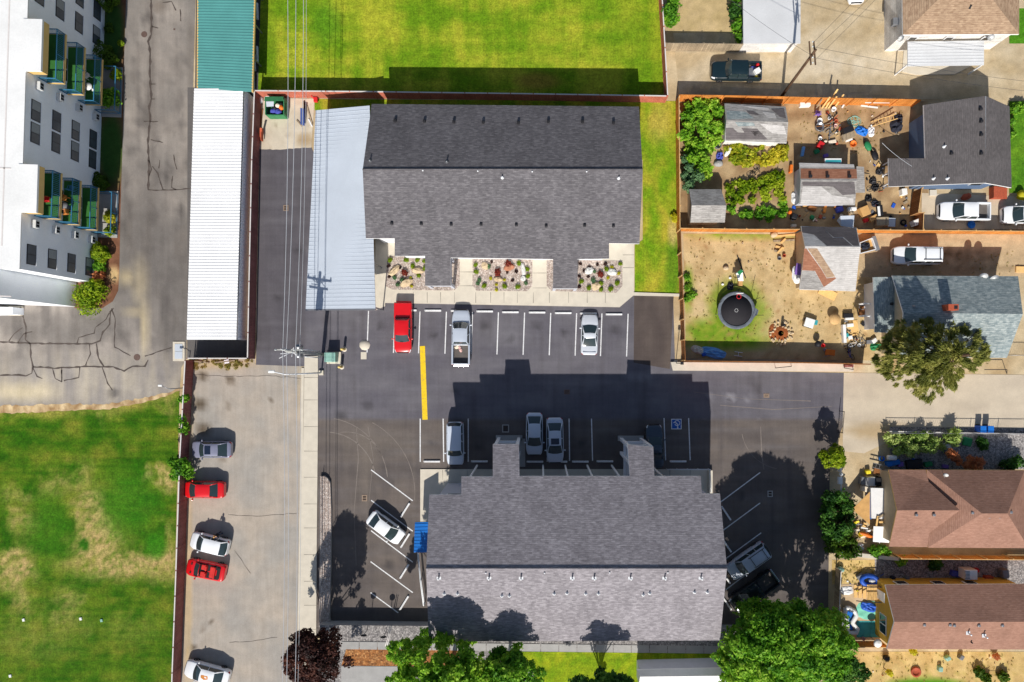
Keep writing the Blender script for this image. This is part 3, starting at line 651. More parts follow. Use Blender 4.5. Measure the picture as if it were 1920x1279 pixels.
for k in range(8):
    for z in (3.4, 6.2): win(bB, x0+2.0+k*(x1-x0-4)/7, ys, z, -1)
    for z in (1.5, 4.2, 6.4):
        if k not in (1, 2, 5): win(bB, x0+3.0+k*(x1-x0-6)/7, yb, z, 1)
ya = As[1].y+.5
for px in (900, 925, 950, 980, 1010): win(bA, P(px, 480, 1).x, ya, 1.6, -1)
for px in (1100, 1125): win(bA, P(px, 480, 1).x, ya, 1.6, -1)
for px in (760, 783): win(bA, P(px, 480, 1).x, ya, 1.6, -1)
for px in (740, 850, 920, 990, 1060, 1130):
    for z in (1.5, 4.0): win(bA, P(px, 240, 1).x, An[2].y-.5, z, 1)
MB().bx(P(874, 0).x-.5, P(874, 0).x+.5, ya-.05, ya+.02, .12, 2.25).build('door', 'trim_white', bA); MB().bx(P(1006, 0).x-.5, P(1006, 0).x+.5, ya-.05, ya+.02, .12, 2.25).build('door', 'trim_white', bA)
# blue awning and white stair rail on its west side
aw = thing('awning', 'bright blue metal awning over a side door of the grey apartment house', 'awning', P(790, 1008, 0))
mb = MB(); q = [P(778, 980, 3.3), P(803, 979, 3.9), P(803, 1036, 3.9), P(776, 1036, 3.3)]; mb.slab(q, .06)
for i in range(9):
    a, b = q[0].lerp(q[3], (i+.5)/9), q[1].lerp(q[2], (i+.5)/9); mb.bar(a+Vector((0, 0, .02)), b+Vector((0, 0, .02)), .05)
mb.build('canopy', 'metal_blue', aw)
mb = MB()
for k in (0, 3): mb.bar(q[k]-Vector((0, 0, .05)), (Bn[-1].x+.5, q[k].y, 2.6), .06)
mb.build('bracket', 'steel', aw)
hr = thing('handrail', 'long pale handrail running down beside the west wall of the grey apartment house', 'handrail', P(792, 1100, 0))
mb = MB(); pts = [P(783, 1037, 1.1), P(788, 1090, 1.1), P(794, 1136, 1.1)]; mb.tube(pts, .05, 6); mb.build('rail', 'steel_white', hr); MB().tube([p-Vector((0, 0, .45)) for p in pts], .04, 6).build('rail', 'steel_white', hr)
for p in pts: MB().tube([p-Vector((0, 0, 1.1)), p], .045, 6).build('post', 'steel_white', hr)

# ================================================================ sidewalks round both houses
def walk(name, poly, z=.12, joints=()):
    mb = MB().prism([P(x, y, z) for x, y in poly], -.01, z)
    for a, b in joints:
        v, f = strip([a, b], .05, z+.006); mb.add([(x*(CAM_H-z)/CAM_H, y*(CAM_H-z)/CAM_H, zz) for x, y, zz in v], f, 1)
    return mb.build(name, ['concrete', 'concrete_joint'], kind='structure')
J = [((x, 548), (x, 568)) for x in (748, 775, 801, 826, 852, 892, 920, 945, 970, 1000, 1030, 1066, 1101, 1135)] + [((862, 510), (887, 510)), ((862, 536), (888, 536)), ((999, 512), (1024, 512)), ((999, 540), (1025, 540)), ((1168, 502), (1189, 502)), ((1168, 478), (1189, 478))]
walk('sidewalk', [(704, 440), (1189, 440), (1189, 553), (1162, 576), (722, 568), (722, 574), (703, 582)], .12, J)
J = [((570, y), (596, y)) for y in (708, 750, 800, 846, 895, 945, 990, 1040, 1090, 1135, 1180, 1225)]
walk('sidewalk', [(571, 668), (596, 668), (596, 800), (594, 1000), (592, 1310), (560, 1310), (565, 1000), (569, 800)], .12, J)
walk('kerb', [(565, 690), (570, 690), (566, 1000), (560, 1310), (556, 1310), (561, 1000)], .1)
walk('sidewalk', [(788, 880), (1333, 880), (1335, 923), (1300, 930), (1300, 945), (804, 945), (803, 978), (788, 978)], .12, [((x, 881), (x, 900)) for x in (830, 876, 1018, 1064, 1110, 1256, 1294)])
walk('kerb', [(1258, 679), (1602, 682), (1600, 697), (1262, 695)], .3)
walk('kerb', [(1188, 548), (1278, 551), (1278, 556), (1188, 554)], .15)
def bed(poly, z=.145):
    return MB().prism([P(x, y, z) for x, y in poly], .1, z).build('gravel_bed', 'river_gravel', kind='structure')
bed([(727, 480), (849, 481), (849, 545), (736, 543), (722, 536)])
bed([(849, 482), (862, 482), (862, 535), (851, 545)])
bed([(886, 483), (998, 485), (998, 536), (988, 546), (893, 545), (886, 535)])
bed([(1025, 486), (1042, 486), (1042, 546), (1033, 545), (1025, 536)])
bed([(1042, 488), (1167, 489), (1167, 536), (1156, 549), (1042, 546)])
# ================================================================ lot markings, children of the lot
LOT = bpy.data.objects['parking_lot']
def line(a, b, w=.11, mat='line_white', name='parking_line'):
    a, b = P(*a), P(*b); d = (b-a).normalized(); s = Vector((-d.y, d.x, 0))*w/2; z = .034
    return MB().add([(a.x+s.x, a.y+s.y, z), (a.x-s.x, a.y-s.y, z), (b.x-s.x, b.y-s.y, z), (b.x+s.x, b.y+s.y, z)], [(0, 1, 2, 3)]).build(name, mat, LOT)
for i, x in enumerate((690.5, 740, 787, 836.5, 885.5, 934, 983, 1032, 1080.5, 1128, 1177)):
    line((x+.6, 583+i*.55), (x-2.2, 661+i*.75))
for a, b in (((788, 785), (788, 866)), ((831, 785), (832, 866)), ((878, 785), (878, 866)), ((1025, 785), (1026, 866)), ((1067, 785), (1068, 864)), ((1109, 785), (1111, 864)), ((1245, 784), (1248, 863)), ((1291, 784), (1294, 863)),
             ((696, 881), (774, 939)), ((696, 938), (774, 996)), ((696, 995), (774, 1054)), ((695, 1053), (774, 1111)), ((695, 1111), (747, 1149)),
             ((1350, 942), (1425, 886)), ((1356, 994), (1425, 943)), ((1360, 1048), (1427, 999)), ((1360, 1106), (1400, 1076))): line(a, b)
line((792, 649), (797, 787), .55, 'line_yellow', 'no_parking_line')
def flat(poly, z, mat, name, par=LOT): return MB().prism([P(x, y, z) for x, y in poly], z-.02, z).build(name, mat, par)
# wheelchair symbol: white square border, blue field, white figure
flat([(1258.5, 785.5), (1278, 785.5), (1278, 805), (1258.5, 805)], .036, 'line_white', 'accessible_sign_border')
flat([(1260, 787), (1276.6, 787), (1276.6, 803.6), (1260, 803.6)], .042, 'sign_blue', 'accessible_sign_field')
mb = MB(); c = P(1269.5, 793.2, 0)
pts = [c+Vector((.27*math.cos(a), .27*math.sin(a), 0)) for a in [math.radians(t) for t in range(-150, 151, 20)]]
def ribbon(mb, pts, w, z):
    for i in range(len(pts)-1):
        d = (pts[i+1]-pts[i]).normalized(); s = Vector((-d.y, d.x, 0))*w/2
        mb.add([(p.x+t*s.x, p.y+t*s.y, z) for p, t in ((pts[i], 1), (pts[i], -1), (pts[i+1], -1), (pts[i+1], 1))], [(0, 1, 2, 3)])
ribbon(mb, pts, .085, .049); ribbon(mb, [c+Vector((.04, -.12, 0)), c+Vector((.05, -.46, 0))], .1, .053); ribbon(mb, [c+Vector((.05, -.14, 0)), c+Vector((-.22, .1, 0)), c+Vector((-.38, .02, 0))], .09, .057)
mb.add([(c.x+.06+.085*math.cos(t*.6), c.y-.52+.085*math.sin(t*.6), .061) for t in range(10)], [tuple(range(10))]); mb.build('accessible_symbol', 'line_white', LOT)
# wheel stops
def stop(p, rz, label):
    mb = MB(); mb.rbox((0, 0, .085), (1.75, .19, .17), 0, 0, .04)
    return mb.build('wheel_stop', 'line_white', None, (0, 0, 0), label, 'wheel stop', 'wheel stops at the parking stalls'), p, rz
row = [(766, 582), (812, 582.5), (861, 583), (909, 584), (957, 585.5), (1007, 586), (1056, 587), (1103, 588), (1151, 589.5)]
_st, _, _ = stop(None, 0, 'white wheel stop')
STP = [(P(x, y), 0, 'white concrete wheel stop in the row by the north sidewalk, ' + nth(i, len(row))) for i, (x, y) in enumerate(row)]
row2 = [(810, 865), (899, 865), (1003, 865.5), (1048, 865.5), (1088, 865.5), (1134, 865), (1271, 865)]
STP += [(P(x, y), 0, 'white wheel stop in the shaded row before the grey house, ' + nth(i, len(row2))) for i, (x, y) in enumerate(row2)]
STP += [(P(x, y), math.radians(a), l) for x, y, a, l in ((760, 956, 58, 'slanted wheel stop facing the topmost empty west stall'), (760, 1013, 58, 'slanted wheel stop in front of the white sedan'), (758.5, 1071, 58, 'slanted wheel stop below the white sedan stall, touched by shadow'),
     (758, 1130, 58, 'slanted wheel stop nearest the south-west retaining wall'), (1361, 962, -56, 'slanted sunlit wheel stop by the north-east corner of the grey house'), (1362, 1022, -56, 'slanted wheel stop just above the silver wagon in the shade'), (1360, 1081, -56, 'slanted wheel stop in front of the silver wagon'), (1362, 1130, -56, 'slanted wheel stop by the black pickup in deep shade'))]
for i, (p, a, l) in enumerate(STP):
    o = _st if i == 0 else dup(_st); o.location = (p.x, p.y, .02); o.rotation_euler = (0, 0, a); o['label'] = l
# drains and covers
def grate(px, py, w, h, bars, label, frame='grate_bar'):
    mb = MB(); c = P(px, py, .03); w *= .05625; h *= .05625
    mb.bx(c.x-w/2, c.x+w/2, c.y-h/2, c.y+h/2, .0, .03, 1)
    for s in (-1, 1): mb.bx(c.x+s*w/2-.05, c.x+s*w/2+.05, c.y-h/2-.05, c.y+h/2+.05, 0, .05); mb.bx(c.x-w/2+.05, c.x+w/2-.05, c.y+s*h/2-.05, c.y+s*h/2+.05, 0, .047)
    for k in range(bars): y = c.y-h/2+(k+1)*h/(bars+1); mb.bx(c.x-w/2+.05, c.x+w/2-.05, y-.035, y+.035, 0, .042)
    mb.build('storm_drain', [frame, 'grate_gap'], None, None, label, 'drain')
grate(683.5, 934, 8, 10, 1, 'framed storm drain above the slanted stalls on the west side of the lot')
grate(536, 390, 8, 9, 1, 'framed storm drain in the narrow lane beside the white carport')
grate(1444, 926, 8, 10, 1, 'framed storm drain in the tree shadow on the east side', 'concrete_grey')
grate(1437, 742, 9, 6, 2, 'small grated drain on the road toward the driveway')
grate(1063, 735, 9, 7, 2, 'small drain in the shadow on the road between the two apartment houses', 'steel_cover')
grate(948, 803.5, 11, 13, 0, 'square steel-framed cover in the dark stall near the porch tower', 'concrete_grey')
def manhole(px, py, r, label, lx=0, z=.02, mat='steel_cover'):
    mb = MB(); c = P(px, py, z); mb.lathe([(r, z-.02), (r, z+.02), (r*.86, z+.02), (r*.84, z+.012), (0, z+.014)], (c.x, c.y, 0), 20, 0, False)
    mb.build('manhole_cover', mat, None, None, label, 'manhole cover')
manhole(257, 670, .34, 'brown manhole cover at the end of the pale sandy streak')
manhole(270.5, 64.5, .32, 'manhole cover beside the long crack near the top of the old drive')
manhole(327, 55, .1, 'tiny round cap in the old asphalt by the green carport')
mb = MB(); c = P(684, 647); mb.lathe([(.58, 0), (.58, .035), (0, .036)], (c.x, c.y, 0), 9); c = P(682, 667); mb.bx(c.x-.3, c.x+.3, c.y-.38, c.y+.38, 0, .035)
mb.build('concrete_patch', 'concrete', kind='structure')
# ================================================================ carports
def carport(label, name, corners, z, mat, ribs, ribstep, fascia, parts):
    t = thing(name, label, 'carport', (sum(c[0] for c in corners)/4, 0, 0))
    q = [P(x, y, zz) for (x, y), zz in zip(corners, z)]       # nw, ne, se, sw
    t.location = ((q[0].x+q[1].x)/2, (q[0].y+q[2].y)/2, 0)
    mb = MB().slab(q, .1)
    L = (q[0]-q[3]).length; n = int(L/ribstep)
    for i in range(1, n):
        a, b = q[0].lerp(q[3], i/n), q[1].lerp(q[2], i/n); mb.bar(a+Vector((0, 0, .012)), b+Vector((0, 0, .012)), ribs[0], ribs[1])
    mb.build('roof', mat, t)
    for k in fascia:
        a, b = q[k[0]], q[k[1]]; MB().bar(a-Vector((0, 0, .12)), b-Vector((0, 0, .12)), .14, .26).build('fascia', k[2], t)
    m = max(3, int(L/5.5))
    for side in parts:
        for i in range(m+1):
            p = q[side[0]].lerp(q[side[1]], .02+.96*i/m); r = q[side[2]].lerp(q[side[3]], .02+.96*i/m); p = p.lerp(r, .05)
            MB().bx(p.x-.06, p.x+.06, p.y-.06, p.y+.06, 0, p.z-.1).build('post', 'steel', t)
    return t, q
gc, gq = carport('green ribbed metal carport roof with tan edges beside the sunny lawn', 'carport', [(371, -30), (478, -30), (473, 172), (370, 166)], (2.7,)*4, 'metal_green', (.09, .06), .28,
                 [(0, 3, 'trim_tan'), (1, 2, 'trim_tan')], [(0, 3, 1, 2), (1, 2, 0, 3)])
wc, wq = carport('long white ribbed metal carport roof next to the narrow lane', 'carport', [(364, 166), (456, 166), (443, 637), (350, 637)], (2.8, 2.6, 2.6, 2.8), 'metal_white', (.05, .055), .31, [], [(0, 3, 1, 2)])
mb = MB(); a, b = wq[1]+Vector((.05, 0, -.12)), wq[2]+Vector((.05, 0, -.12))
vs = []; n = 150
for i in range(n+1):
    p = a.lerp(b, i/n); o = .02*(i % 2); vs += [(p.x+o, p.y, 0.02), (p.x+o, p.y, p.z)]
mb.add(vs, [(2*i, 2*i+1, 2*i+3, 2*i+2) for i in range(n)]); mb.build('back_wall', 'wall_stucco', wc)
ac, aq = carport('blue-grey metal carport roof reaching out from the dark apartment house over the lane', 'carport', [(592, 207), (693, 198), (704, 580), (573, 581)], (3.0, 4.0, 4.0, 3.0), 'metal_grey', (.04, .04), .4, [(3, 2, 'steel')], [(0, 3, 1, 2)])
for k in range(3): p = aq[1].lerp(aq[2], .55+k*.22); MB().bx(p.x-.2, p.x-.08, p.y-.06, p.y+.06, 0, p.z-.1).build('post', 'steel', ac)
aq0 = aq
# wheel stops seen under the green carport's edge
for i, (x, y, l) in enumerate(((483, 22, 'faded wheel stop in the shade beside the green carport, topmost'), (483, 103, 'faded wheel stop in the shade beside the green carport, middle one'), (478, 118, 'short faded wheel stop offset toward the green carport'), (476, 155, 'faded wheel stop in the shade at the south end of the green carport'))):
    o = dup(_st); o.location = P(x, y, .02); o.rotation_euler = (0, 0, math.pi/2 + .03); o['label'] = l
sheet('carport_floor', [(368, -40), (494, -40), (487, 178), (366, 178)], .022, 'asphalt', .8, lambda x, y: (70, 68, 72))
sheet('carport_bay', [(352, 164), (478, 170), (468, 672), (351, 672)], .024, 'asphalt', .8, lambda x, y: (104, 100, 98))

# ================================================================ white apartment block on the west
ap = thing('apartment_block', 'white four-storey apartment block with green-floored balconies and blue railings', 'apartment block')
A0 = P(181, 530); A1 = P(197, 20); ang = math.atan2(-(A1.x-A0.x), A1.y-A0.y)   # wall runs north, slightly east
ap.location = A0; HT = 10.6
LA = lambda X, Y, Z: (A0.x + X, A0.y + Y, Z)     # building-local: X east of the wall, Y north of the corner
def lpx(px, py, z): 
    p = P(px, py, z)-A0; x, y = rot2(p.x, p.y, -ang); return x, y
mb = MB(); LY = 42
mb.prism([LA(*p, 0) for p in ((0, 0), (0, LY), (-22, LY), (-22, -2.6), (-2.1, -2.6), (-2.1, 0))], 0, HT); mb.build('wall', 'wall_stucco', ap)
mb = MB(); mb.prism([LA(*p, 0) for p in ((.04, -.04), (.04, LY), (-22, LY), (-22, -2.64), (-2.06, -2.64), (-2.06, -.04))], HT, HT+.12)
# parapet of the roof and its projecting bays over the balconies
oRf = mb.build('roof', 'roof_membrane', ap)
BAYS = ((25.3, 30.2), (12.1, 16.9))
BAYS = tuple((lpx(78, b[1], HT)[1], lpx(78, b[0], HT)[1]) for b in ((38, 135), (310, 400)))
for (y0, y1) in BAYS:
    mb = MB(); mb.bx(*[LA(v, 0, 0)[0] for v in (-.3, 1.45)], *[LA(0, v, 0)[1] for v in (y0, y1)], HT-.02, HT+.2)
    mb.build('roof_bay', 'roof_membrane', ap)
    mb = MB(); xa, xb = A0.x+.02, A0.x+1.4
    mb.bx(xa, xb, A0.y+y0+.04, A0.y+y1-.04, HT-.75, HT-.03); mb.build('bay_fascia', 'trim_tan', ap)
    for f in (0, 1, 2, 3):
        z = 2.68*f; d = 1.62
        if f == 0:
            MB().bx(A0.x+.01, A0.x+2.1, A0.y+y0-.3, A0.y+y1+.3, 0, .12).build('patio_slab', 'concrete_grey', ap); 
        else:
            mb = MB(); mb.bx(A0.x+.01, A0.x+d, A0.y+y0, A0.y+y1, z-.2, z); mb.build('balcony_slab', 'trim_tan', ap)
            MB().bx(A0.x+.03, A0.x+d-.12, A0.y+y0+.08, A0.y+y1-.08, z-.01, z+.015).build('balcony_floor', 'turf_floor', ap)
        zz = z if f else .12; dd = d-.05 if f else 2.05
        rl = MB()   # railing: posts, top and bottom bar and balusters
        x1, ya, yb = A0.x+dd, A0.y+y0+.05, A0.y+y1-.05
        path = [(A0.x+.03, ya), (x1, ya), (x1, yb), (A0.x+.03, yb)]
        for i in range(3):
            (xa_, ya_), (xb_, yb_) = path[i], path[i+1]; L = math.hypot(xb_-xa_, yb_-ya_)
            for h, w in ((1.05, .07), (.12, .05)): rl.bar((xa_, ya_, zz+h), (xb_, yb_, zz+h), w)
            if f:
                k = int(L/.17)
                for j in range(1, k): t = j/k; rl.bar((xa_+(xb_-xa_)*t, ya_+(yb_-ya_)*t, zz+.12), (xa_+(xb_-xa_)*t, ya_+(yb_-ya_)*t, zz+1.05), .03)
            for t in (0, .5, 1) if i == 1 else (0,): rl.bar((xa_+(xb_-xa_)*t, ya_+(yb_-ya_)*t, zz), (xa_+(xb_-xa_)*t, ya_+(yb_-ya_)*t, zz+1.08), .07)
        rl.build('balcony_railing', 'rail_blue', ap)
        # sliding door behind
        ym = A0.y+(y0+y1)/2
        dr = MB().bx(A0.x+.002, A0.x+.05, ym-1.2, ym+1.2, zz+.02, zz+2.1, 0).bx(A0.x+.03, A0.x+.07, ym-1.1, ym-.04, zz+.1, zz+2.02, 1).bx(A0.x+.03, A0.x+.07, ym+.04, ym+1.1, zz+.1, zz+2.02, 1)
        dr.build('balcony_door', ['trim_white', 'glass_dark'], ap)
        # through-wall air conditioner on the south side of each balcony
        ya = A0.y+y0-.75
        MB().bx(A0.x+.01, A0.x+.42, ya-.36, ya+.36, zz+.9, zz+1.4, 0).bx(A0.x+.4, A0.x+.44, ya-.25, ya-.03, zz+.96, zz+1.34, 1).bx(A0.x+.4, A0.x+.44, ya+.03, ya+.25, zz+.96, zz+1.34, 1).build('air_conditioner', ['ac_unit', 'interior_dark'], ap)
cols = [lpx(60, 478, 9.2)[1], lpx(68, 251, 9.2)[1], lpx(68, 209, 9.2)[1], lpx(104, 18, 6.5)[1], lpx(158, 32, 3.8)[1]+1.95]
for yc in cols:
    for f in range(4):
        z0 = .72 + 2.68*f; y = A0.y+yc
        w = MB().bx(A0.x+.003, A0.x+.05, y-.92, y+.92, z0, z0+1.12).build('window', 'steel_dark', ap)
        MB().bx(A0.x, A0.x+.09, y-.97, y+.97, z0-.05, z0).build('sill', 'wall_stucco', w)
        MB().bx(A0.x+.03, A0.x+.062, y-.86, y-.03, z0+.06, z0+1.06).build('pane', 'win_glass', w)
        MB().bx(A0.x+.03, A0.x+.058, y+.03, y+.86, z0+.06, z0+1.06).build('pane', 'blind' if (f+int(yc)) % 2 else 'win_glass', w)
for z, a in ((HT+.125, ((-9, -2.5), (-.6, -2.5))), (HT+.125, ((-1.6, 2), (-1.6, 40))), (HT+.125, ((-9, 9), (-1, 9)))):
    (x0, y0), (x1, y1) = a; MB().bar(LA(x0, y0, z), LA(x1, y1, z), .12, .04).build('roof_seam', 'cap_white', ap)
ap.rotation_euler = (0, 0, ang)
# things on the balconies and patios (own objects)
def small(name, mb, mats, label, cat, group=None): return mb.build(name, mats, None, None, label, cat, group)
plain('plastic_white', (235, 235, 232), .5, 0, .04); plain('plastic_red', (206, 40, 44), .5); plain('plastic_blue', (40, 90, 190), .5); plain('plastic_grey', (120, 122, 126), .6)
plain('plastic_black', (34, 34, 38), .6); plain('plastic_green', (40, 130, 80), .6); plain('plastic_orange', (232, 120, 40), .6); plain('plastic_purple', (130, 100, 180), .6); plain('plastic_teal', (60, 160, 165), .5); plain('plastic_yellow', (240, 220, 50), .5)
plain('cardboard', (206, 160, 100), .9); plain('wood_table', (196, 124, 60), .7, 0, .12, 5)
def chair(p, rz, mat, label, h=.44):
    mb = MB()
    mb.rbox((0, 0, h), (.5, .48, .05)); mb.box((-.24, 0, h+.3), (.05, .46, .55), 0, 0, ('Y', -.2))
    for i in (-1, 1):
        for j in (-1, 1): mb.bar((i*.2, j*.2, 0), (i*.2, j*.2, h), .045)
        mb.bar((-.22, i*.24, h+.2), (.2, i*.24, h+.2), .05)
    o = mb.build('garden_chair', mat, None, (0, 0, 0), label, 'chair'); o.location = p; o.rotation_euler = (0, 0, rz); return o
def rtable(p, r, h, mat, label):
    mb = MB(); mb.lathe([(r, h-.04), (r, h), (0, h)], (0, 0, 0), 16); mb.lathe([(r, h-.04), (.03, h-.05), (.03, .1), (r*.6, 0)], (0, 0, 0), 10)
    o = mb.build('round_table', mat, None, (0, 0, 0), label, 'table'); o.location = p; return o
rtable(P(165, 162, 2.7+.7)-Vector((0, 0, .7)), .38, .7, 'plastic_white', 'small round white table on the lowest upper-group balcony')
chair(P(163, 142, 3.1)-Vector((0, 0, .4)), .6, 'plastic_white', 'white folding chair tipped on the lowest upper-group balcony')
chair(P(121, 371, 5.8)-Vector((0, 0, .42)), 2.5, 'wood_table', 'brown wooden chair on the middle balcony of the lower group')
chair(P(124, 398, 5.8)-Vector((0, 0, .42)), 3.3, 'wood_table', 'brown wooden bench seat on the middle balcony of the lower group, south end')
rtable(P(119, 386, 6.0)-Vector((0, 0, .6)), .4, .6, 'plastic_grey', 'grey round table between wooden seats on the middle balcony')
chair(P(88, 374, 8.4)-Vector((0, 0, .42)), 0, 'plastic_red', 'red chair on the topmost balcony of the lower group')
chair(P(134, 353, 5.8)-Vector((0, 0, .42)), 1.2, 'rail_blue', 'pale blue patterned chair at the north end of the middle balcony')
# low white utility box and cream-framed areaway south of the block
t = thing('utility_shed', 'low white utility enclosure with flat pale blue top south of the white block', 'shed', P(10, 585))
MB().prism([P(x, y, 1.6) for x, y in ((-60, 575), (23, 576), (23, 589), (-60, 590))], 0, 1.6).build('wall', 'wall_stucco', t)
t = MB(); 
for a, b in (((20, 576), (44, 576)), ((43, 576), (43, 591)), ((20, 590), (44, 590))): t.bar(P(*a)+Vector((0, 0, .15)), P(*b)+Vector((0, 0, .15)), .22, .3)
t.add([P(22, 577, .03), P(42, 577, .03), P(42, 589, .03), P(22, 589, .03)], [(3, 2, 1, 0)], 1); small('areaway_kerb', t, ['concrete', 'interior_dark'], 'cream kerb around a dark areaway beside the low utility enclosure', 'kerb')

# ================================================================ east-side houses and sheds
def gable_house(label, cat, name, corners_n, ridge, corners_s, ze, zr, roof, wall, trim='trim_white', over=.35, split=None, z0=0):
    """corners in photo px: n=(w,e) north eave, ridge=(w,e), s=(w,e) south eave; real heights ze and zr"""
    t = thing(name, label, cat); n = [P(*c, ze) for c in corners_n]; r = [P(*c, zr) for c in ridge]; s = [P(*c, ze) for c in corners_s]
    t.location = ((n[0].x+s[1].x)/2, (n[0].y+s[0].y)/2, z0)
    mb = MB(); mats = list(roof) if isinstance(roof, (list, tuple)) else [roof]; ti = len(mats); mats.append(trim)
    mb.slab([r[0], n[0], n[1], r[1]], .16, 0, ti); mb.slab([r[0], r[1], s[1], s[0]], .16, min(1, ti-1), ti)
    ro = mb.build('roof', mats, t)
    f = [(max(n[0].x, s[0].x)+over, s[0].y+over), (min(n[1].x, s[1].x)-over, s[1].y+over), (min(n[1].x, s[1].x)-over, n[1].y-over), (max(n[0].x, s[0].x)+over, n[0].y-over)]
    yr = (r[0].y+r[1].y)/2
    def zf(x, y):
        e = n[0].y if y > yr else s[0].y; return ze + (zr-ze)*max(0, 1-abs(y-yr)/abs(e-yr)) - .18
    m2 = MB(); walls(m2, f, zf, z0); wo = m2.build('wall', wall, t)
    return t, ro, wo, n, r, s, f
# H2 white flat-roofed garage at the top
t = thing('garage', 'flat white-roofed garage with peeling white plank wall at the top edge', 'garage', P(1446, 40))
MB().slab([P(x, y, 2.5) for x, y in ((1393, -40), (1501, -40), (1501, 81), (1394, 81))], .14).build('roof', 'roof_pale', t)
q = [P(1397, -40, 2.3), P(1497, -40, 2.3), P(1498, 79, 2.3), P(1397, 79, 2.3)]; mb = MB(); mb.prism([(p.x, p.y) for p in q], 0, 2.35); mb.build('wall', 'siding_white', t)
# H1 tan hip-roofed house
t = thing('house', 'white house with a tan hipped roof and a white patio cover on its south side', 'house', P(1780, 20))
c = [P(1693, 65, 4.0), P(1911, 64, 4.0), P(1911, -140, 4.0), P(1690, -140, 4.0)]; r1, r2 = P(1800, -42, 6.2), P(1830, -42, 6.2)
mb = MB().slab([c[0], c[1], r2, r1], .18, 0, 1).slab([c[3], c[0], r1], .18, 0, 1).slab([c[1], c[2], r2], .18, 0, 1).slab([c[2], c[3], r1, r2], .18, 0, 1); ro = mb.build('roof', ['shingle_tan', 'trim_white'], t)
mb = MB(); walls(mb, [(c[0].x+.15, c[0].y+.15), (c[1].x-.3, c[1].y+.3), (c[1].x-.3, c[2].y), (c[0].x+.15, c[2].y)], lambda x, y: 3.9); mb.build('wall', 'siding_white', t)
roof_vent(ro, P(1818, 14, 5), 'pipe', 'steel_dark')
for x in (1712, 1780, 1850): p = P(x, 71, 3); MB().box((p.x, c[0].y+.12, 2.9), (.9, .06, .8)).box((p.x, c[0].y+.1, 2.9), (.7, .06, .6), 0, 1).build('window', ['trim_white', 'glass_dark'], t)
MB().box((c[0].x-.12, P(0, 38, 3).y, 2.6), (.5, .7, .5)).build('air_conditioner', 'plastic_grey', t)
pq = [P(1702, 78, 2.9), P(1845, 76, 2.9), P(1845, 122, 2.6), P(1702, 124, 2.6)]
mb = MB().slab(pq, .1)
for i in range(1, 8): mb.bar(pq[0].lerp(pq[3], i/8)+Vector((0, 0, .01)), pq[1].lerp(pq[2], i/8)+Vector((0, 0, .01)), .05, .04)
mb.build('patio_cover', 'roof_pale', t)
for p in (pq[2], pq[3]): MB().bx(p.x-.06, p.x+.06, p.y+.1, p.y+.22, 0, p.z-.1).build('post', 'trim_white', t)
MB().prism([P(*v, .15) for v in ((1695, 90), (1838, 88), (1820, 124), (1790, 139), (1718, 140), (1692, 134))], 0, .15).build('patio_slab', 'concrete', t)
def dish(p, az, label, r=.33, tall=.5):
    t = thing('satellite_dish', label, 'satellite dish', p)
    m = Matrix.Rotation(az, 4, 'Z') @ Matrix.Rotation(math.radians(50), 4, 'Y'); prof = [(0, 0), (r*.5, .025), (r*.85, .075), (r, .11)]
    mb = MB(); mb.lathe(prof, (0, 0, 0), 18); mb.v = [tuple((m @ Vector(v)) + Vector((p.x, p.y, p.z+tall))) for v in mb.v]; mb.build('dish', 'plastic_white', t)
    MB().tube([(p.x, p.y, p.z), (p.x, p.y, p.z+tall)], .03, 6).tube([(p.x, p.y, p.z+tall), p+(m.to_3x3() @ Vector((r*.6, 0, .35)))+Vector((0, 0, tall))], .015, 5).build('mast', 'steel', t); return t
dish(P(1683, 76, 3.2), -1.2, 'white satellite dish on the corner of the tan-roofed house'); dish(P(1852, 74, 3.2), -1.9, 'white satellite dish by the east end of the patio cover')
# S1 patchwork shed
def patchroof(label, name, cat, n, r, s, ze, zr, npatch, spatch, wall, base):
    t, ro, wo, N_, R_, S_, f = gable_house(label, cat, name, n, r, s, ze, zr, base, wall)
    pn = (R_[1]-R_[0]).cross(N_[0]-R_[0]).normalized(); ps = (R_[1]-R_[0]).cross(S_[0]-R_[0]).normalized()
    for lst, nn in ((npatch, pn), (spatch, ps)):
        for mat, poly in lst:
            pts = [onplane(x, y, R_[0], nn)+Vector((0, 0, .012)) for x, y in poly]; MB().slab(pts, .01).build('roof_patch', mat, ro)
    return t
patchroof('shed roofed in patchwork grey shingles between the vines and the junk yard', 'shed', 'shed', ((1359, 194), (1473, 200)), ((1362, 226), (1478, 229)), ((1359, 264), (1475, 268)), 2.3, 3.0,
   [('shingle_patchdark', [(1399, 207), (1412, 208), (1424, 215), (1420, 216), (1405, 214)]), ('shingle_patchdark', [(1446, 205), (1470, 204), (1474, 222), (1462, 219)]), ('shingle_light', [(1382, 197), (1440, 202), (1444, 207), (1420, 205)]), ('shingle_light', [(1428, 209), (1452, 212), (1456, 222), (1440, 221)]), ('shingle_blue', [(1362, 207), (1398, 210), (1414, 222), (1364, 224)])],
   [('shingle_patchdark', [(1361, 240), (1374, 240), (1384, 249), (1396, 249), (1390, 240), (1420, 242), (1440, 262), (1361, 262)]), ('shingle_light', [(1408, 246), (1424, 246), (1432, 256), (1416, 256)]), ('shingle_light', [(1424, 232), (1470, 236), (1474, 252), (1448, 250)]), ('shingle_blue', [(1378, 229), (1412, 230), (1416, 236), (1384, 237)])], 'siding_white', 'shingle_weathered')
# S2 small grey shed
gable_house('small grey shingled shed tucked in the corner by the wood fence', 'shed', 'shed', ((1292, 355), (1352, 355)), ((1297, 385), (1362, 385)), ((1294.5, 417), (1359, 417)), 2.0, 2.9, 'shingle_weathered', 'wall_tan', 'shingle_patchdark', .12)
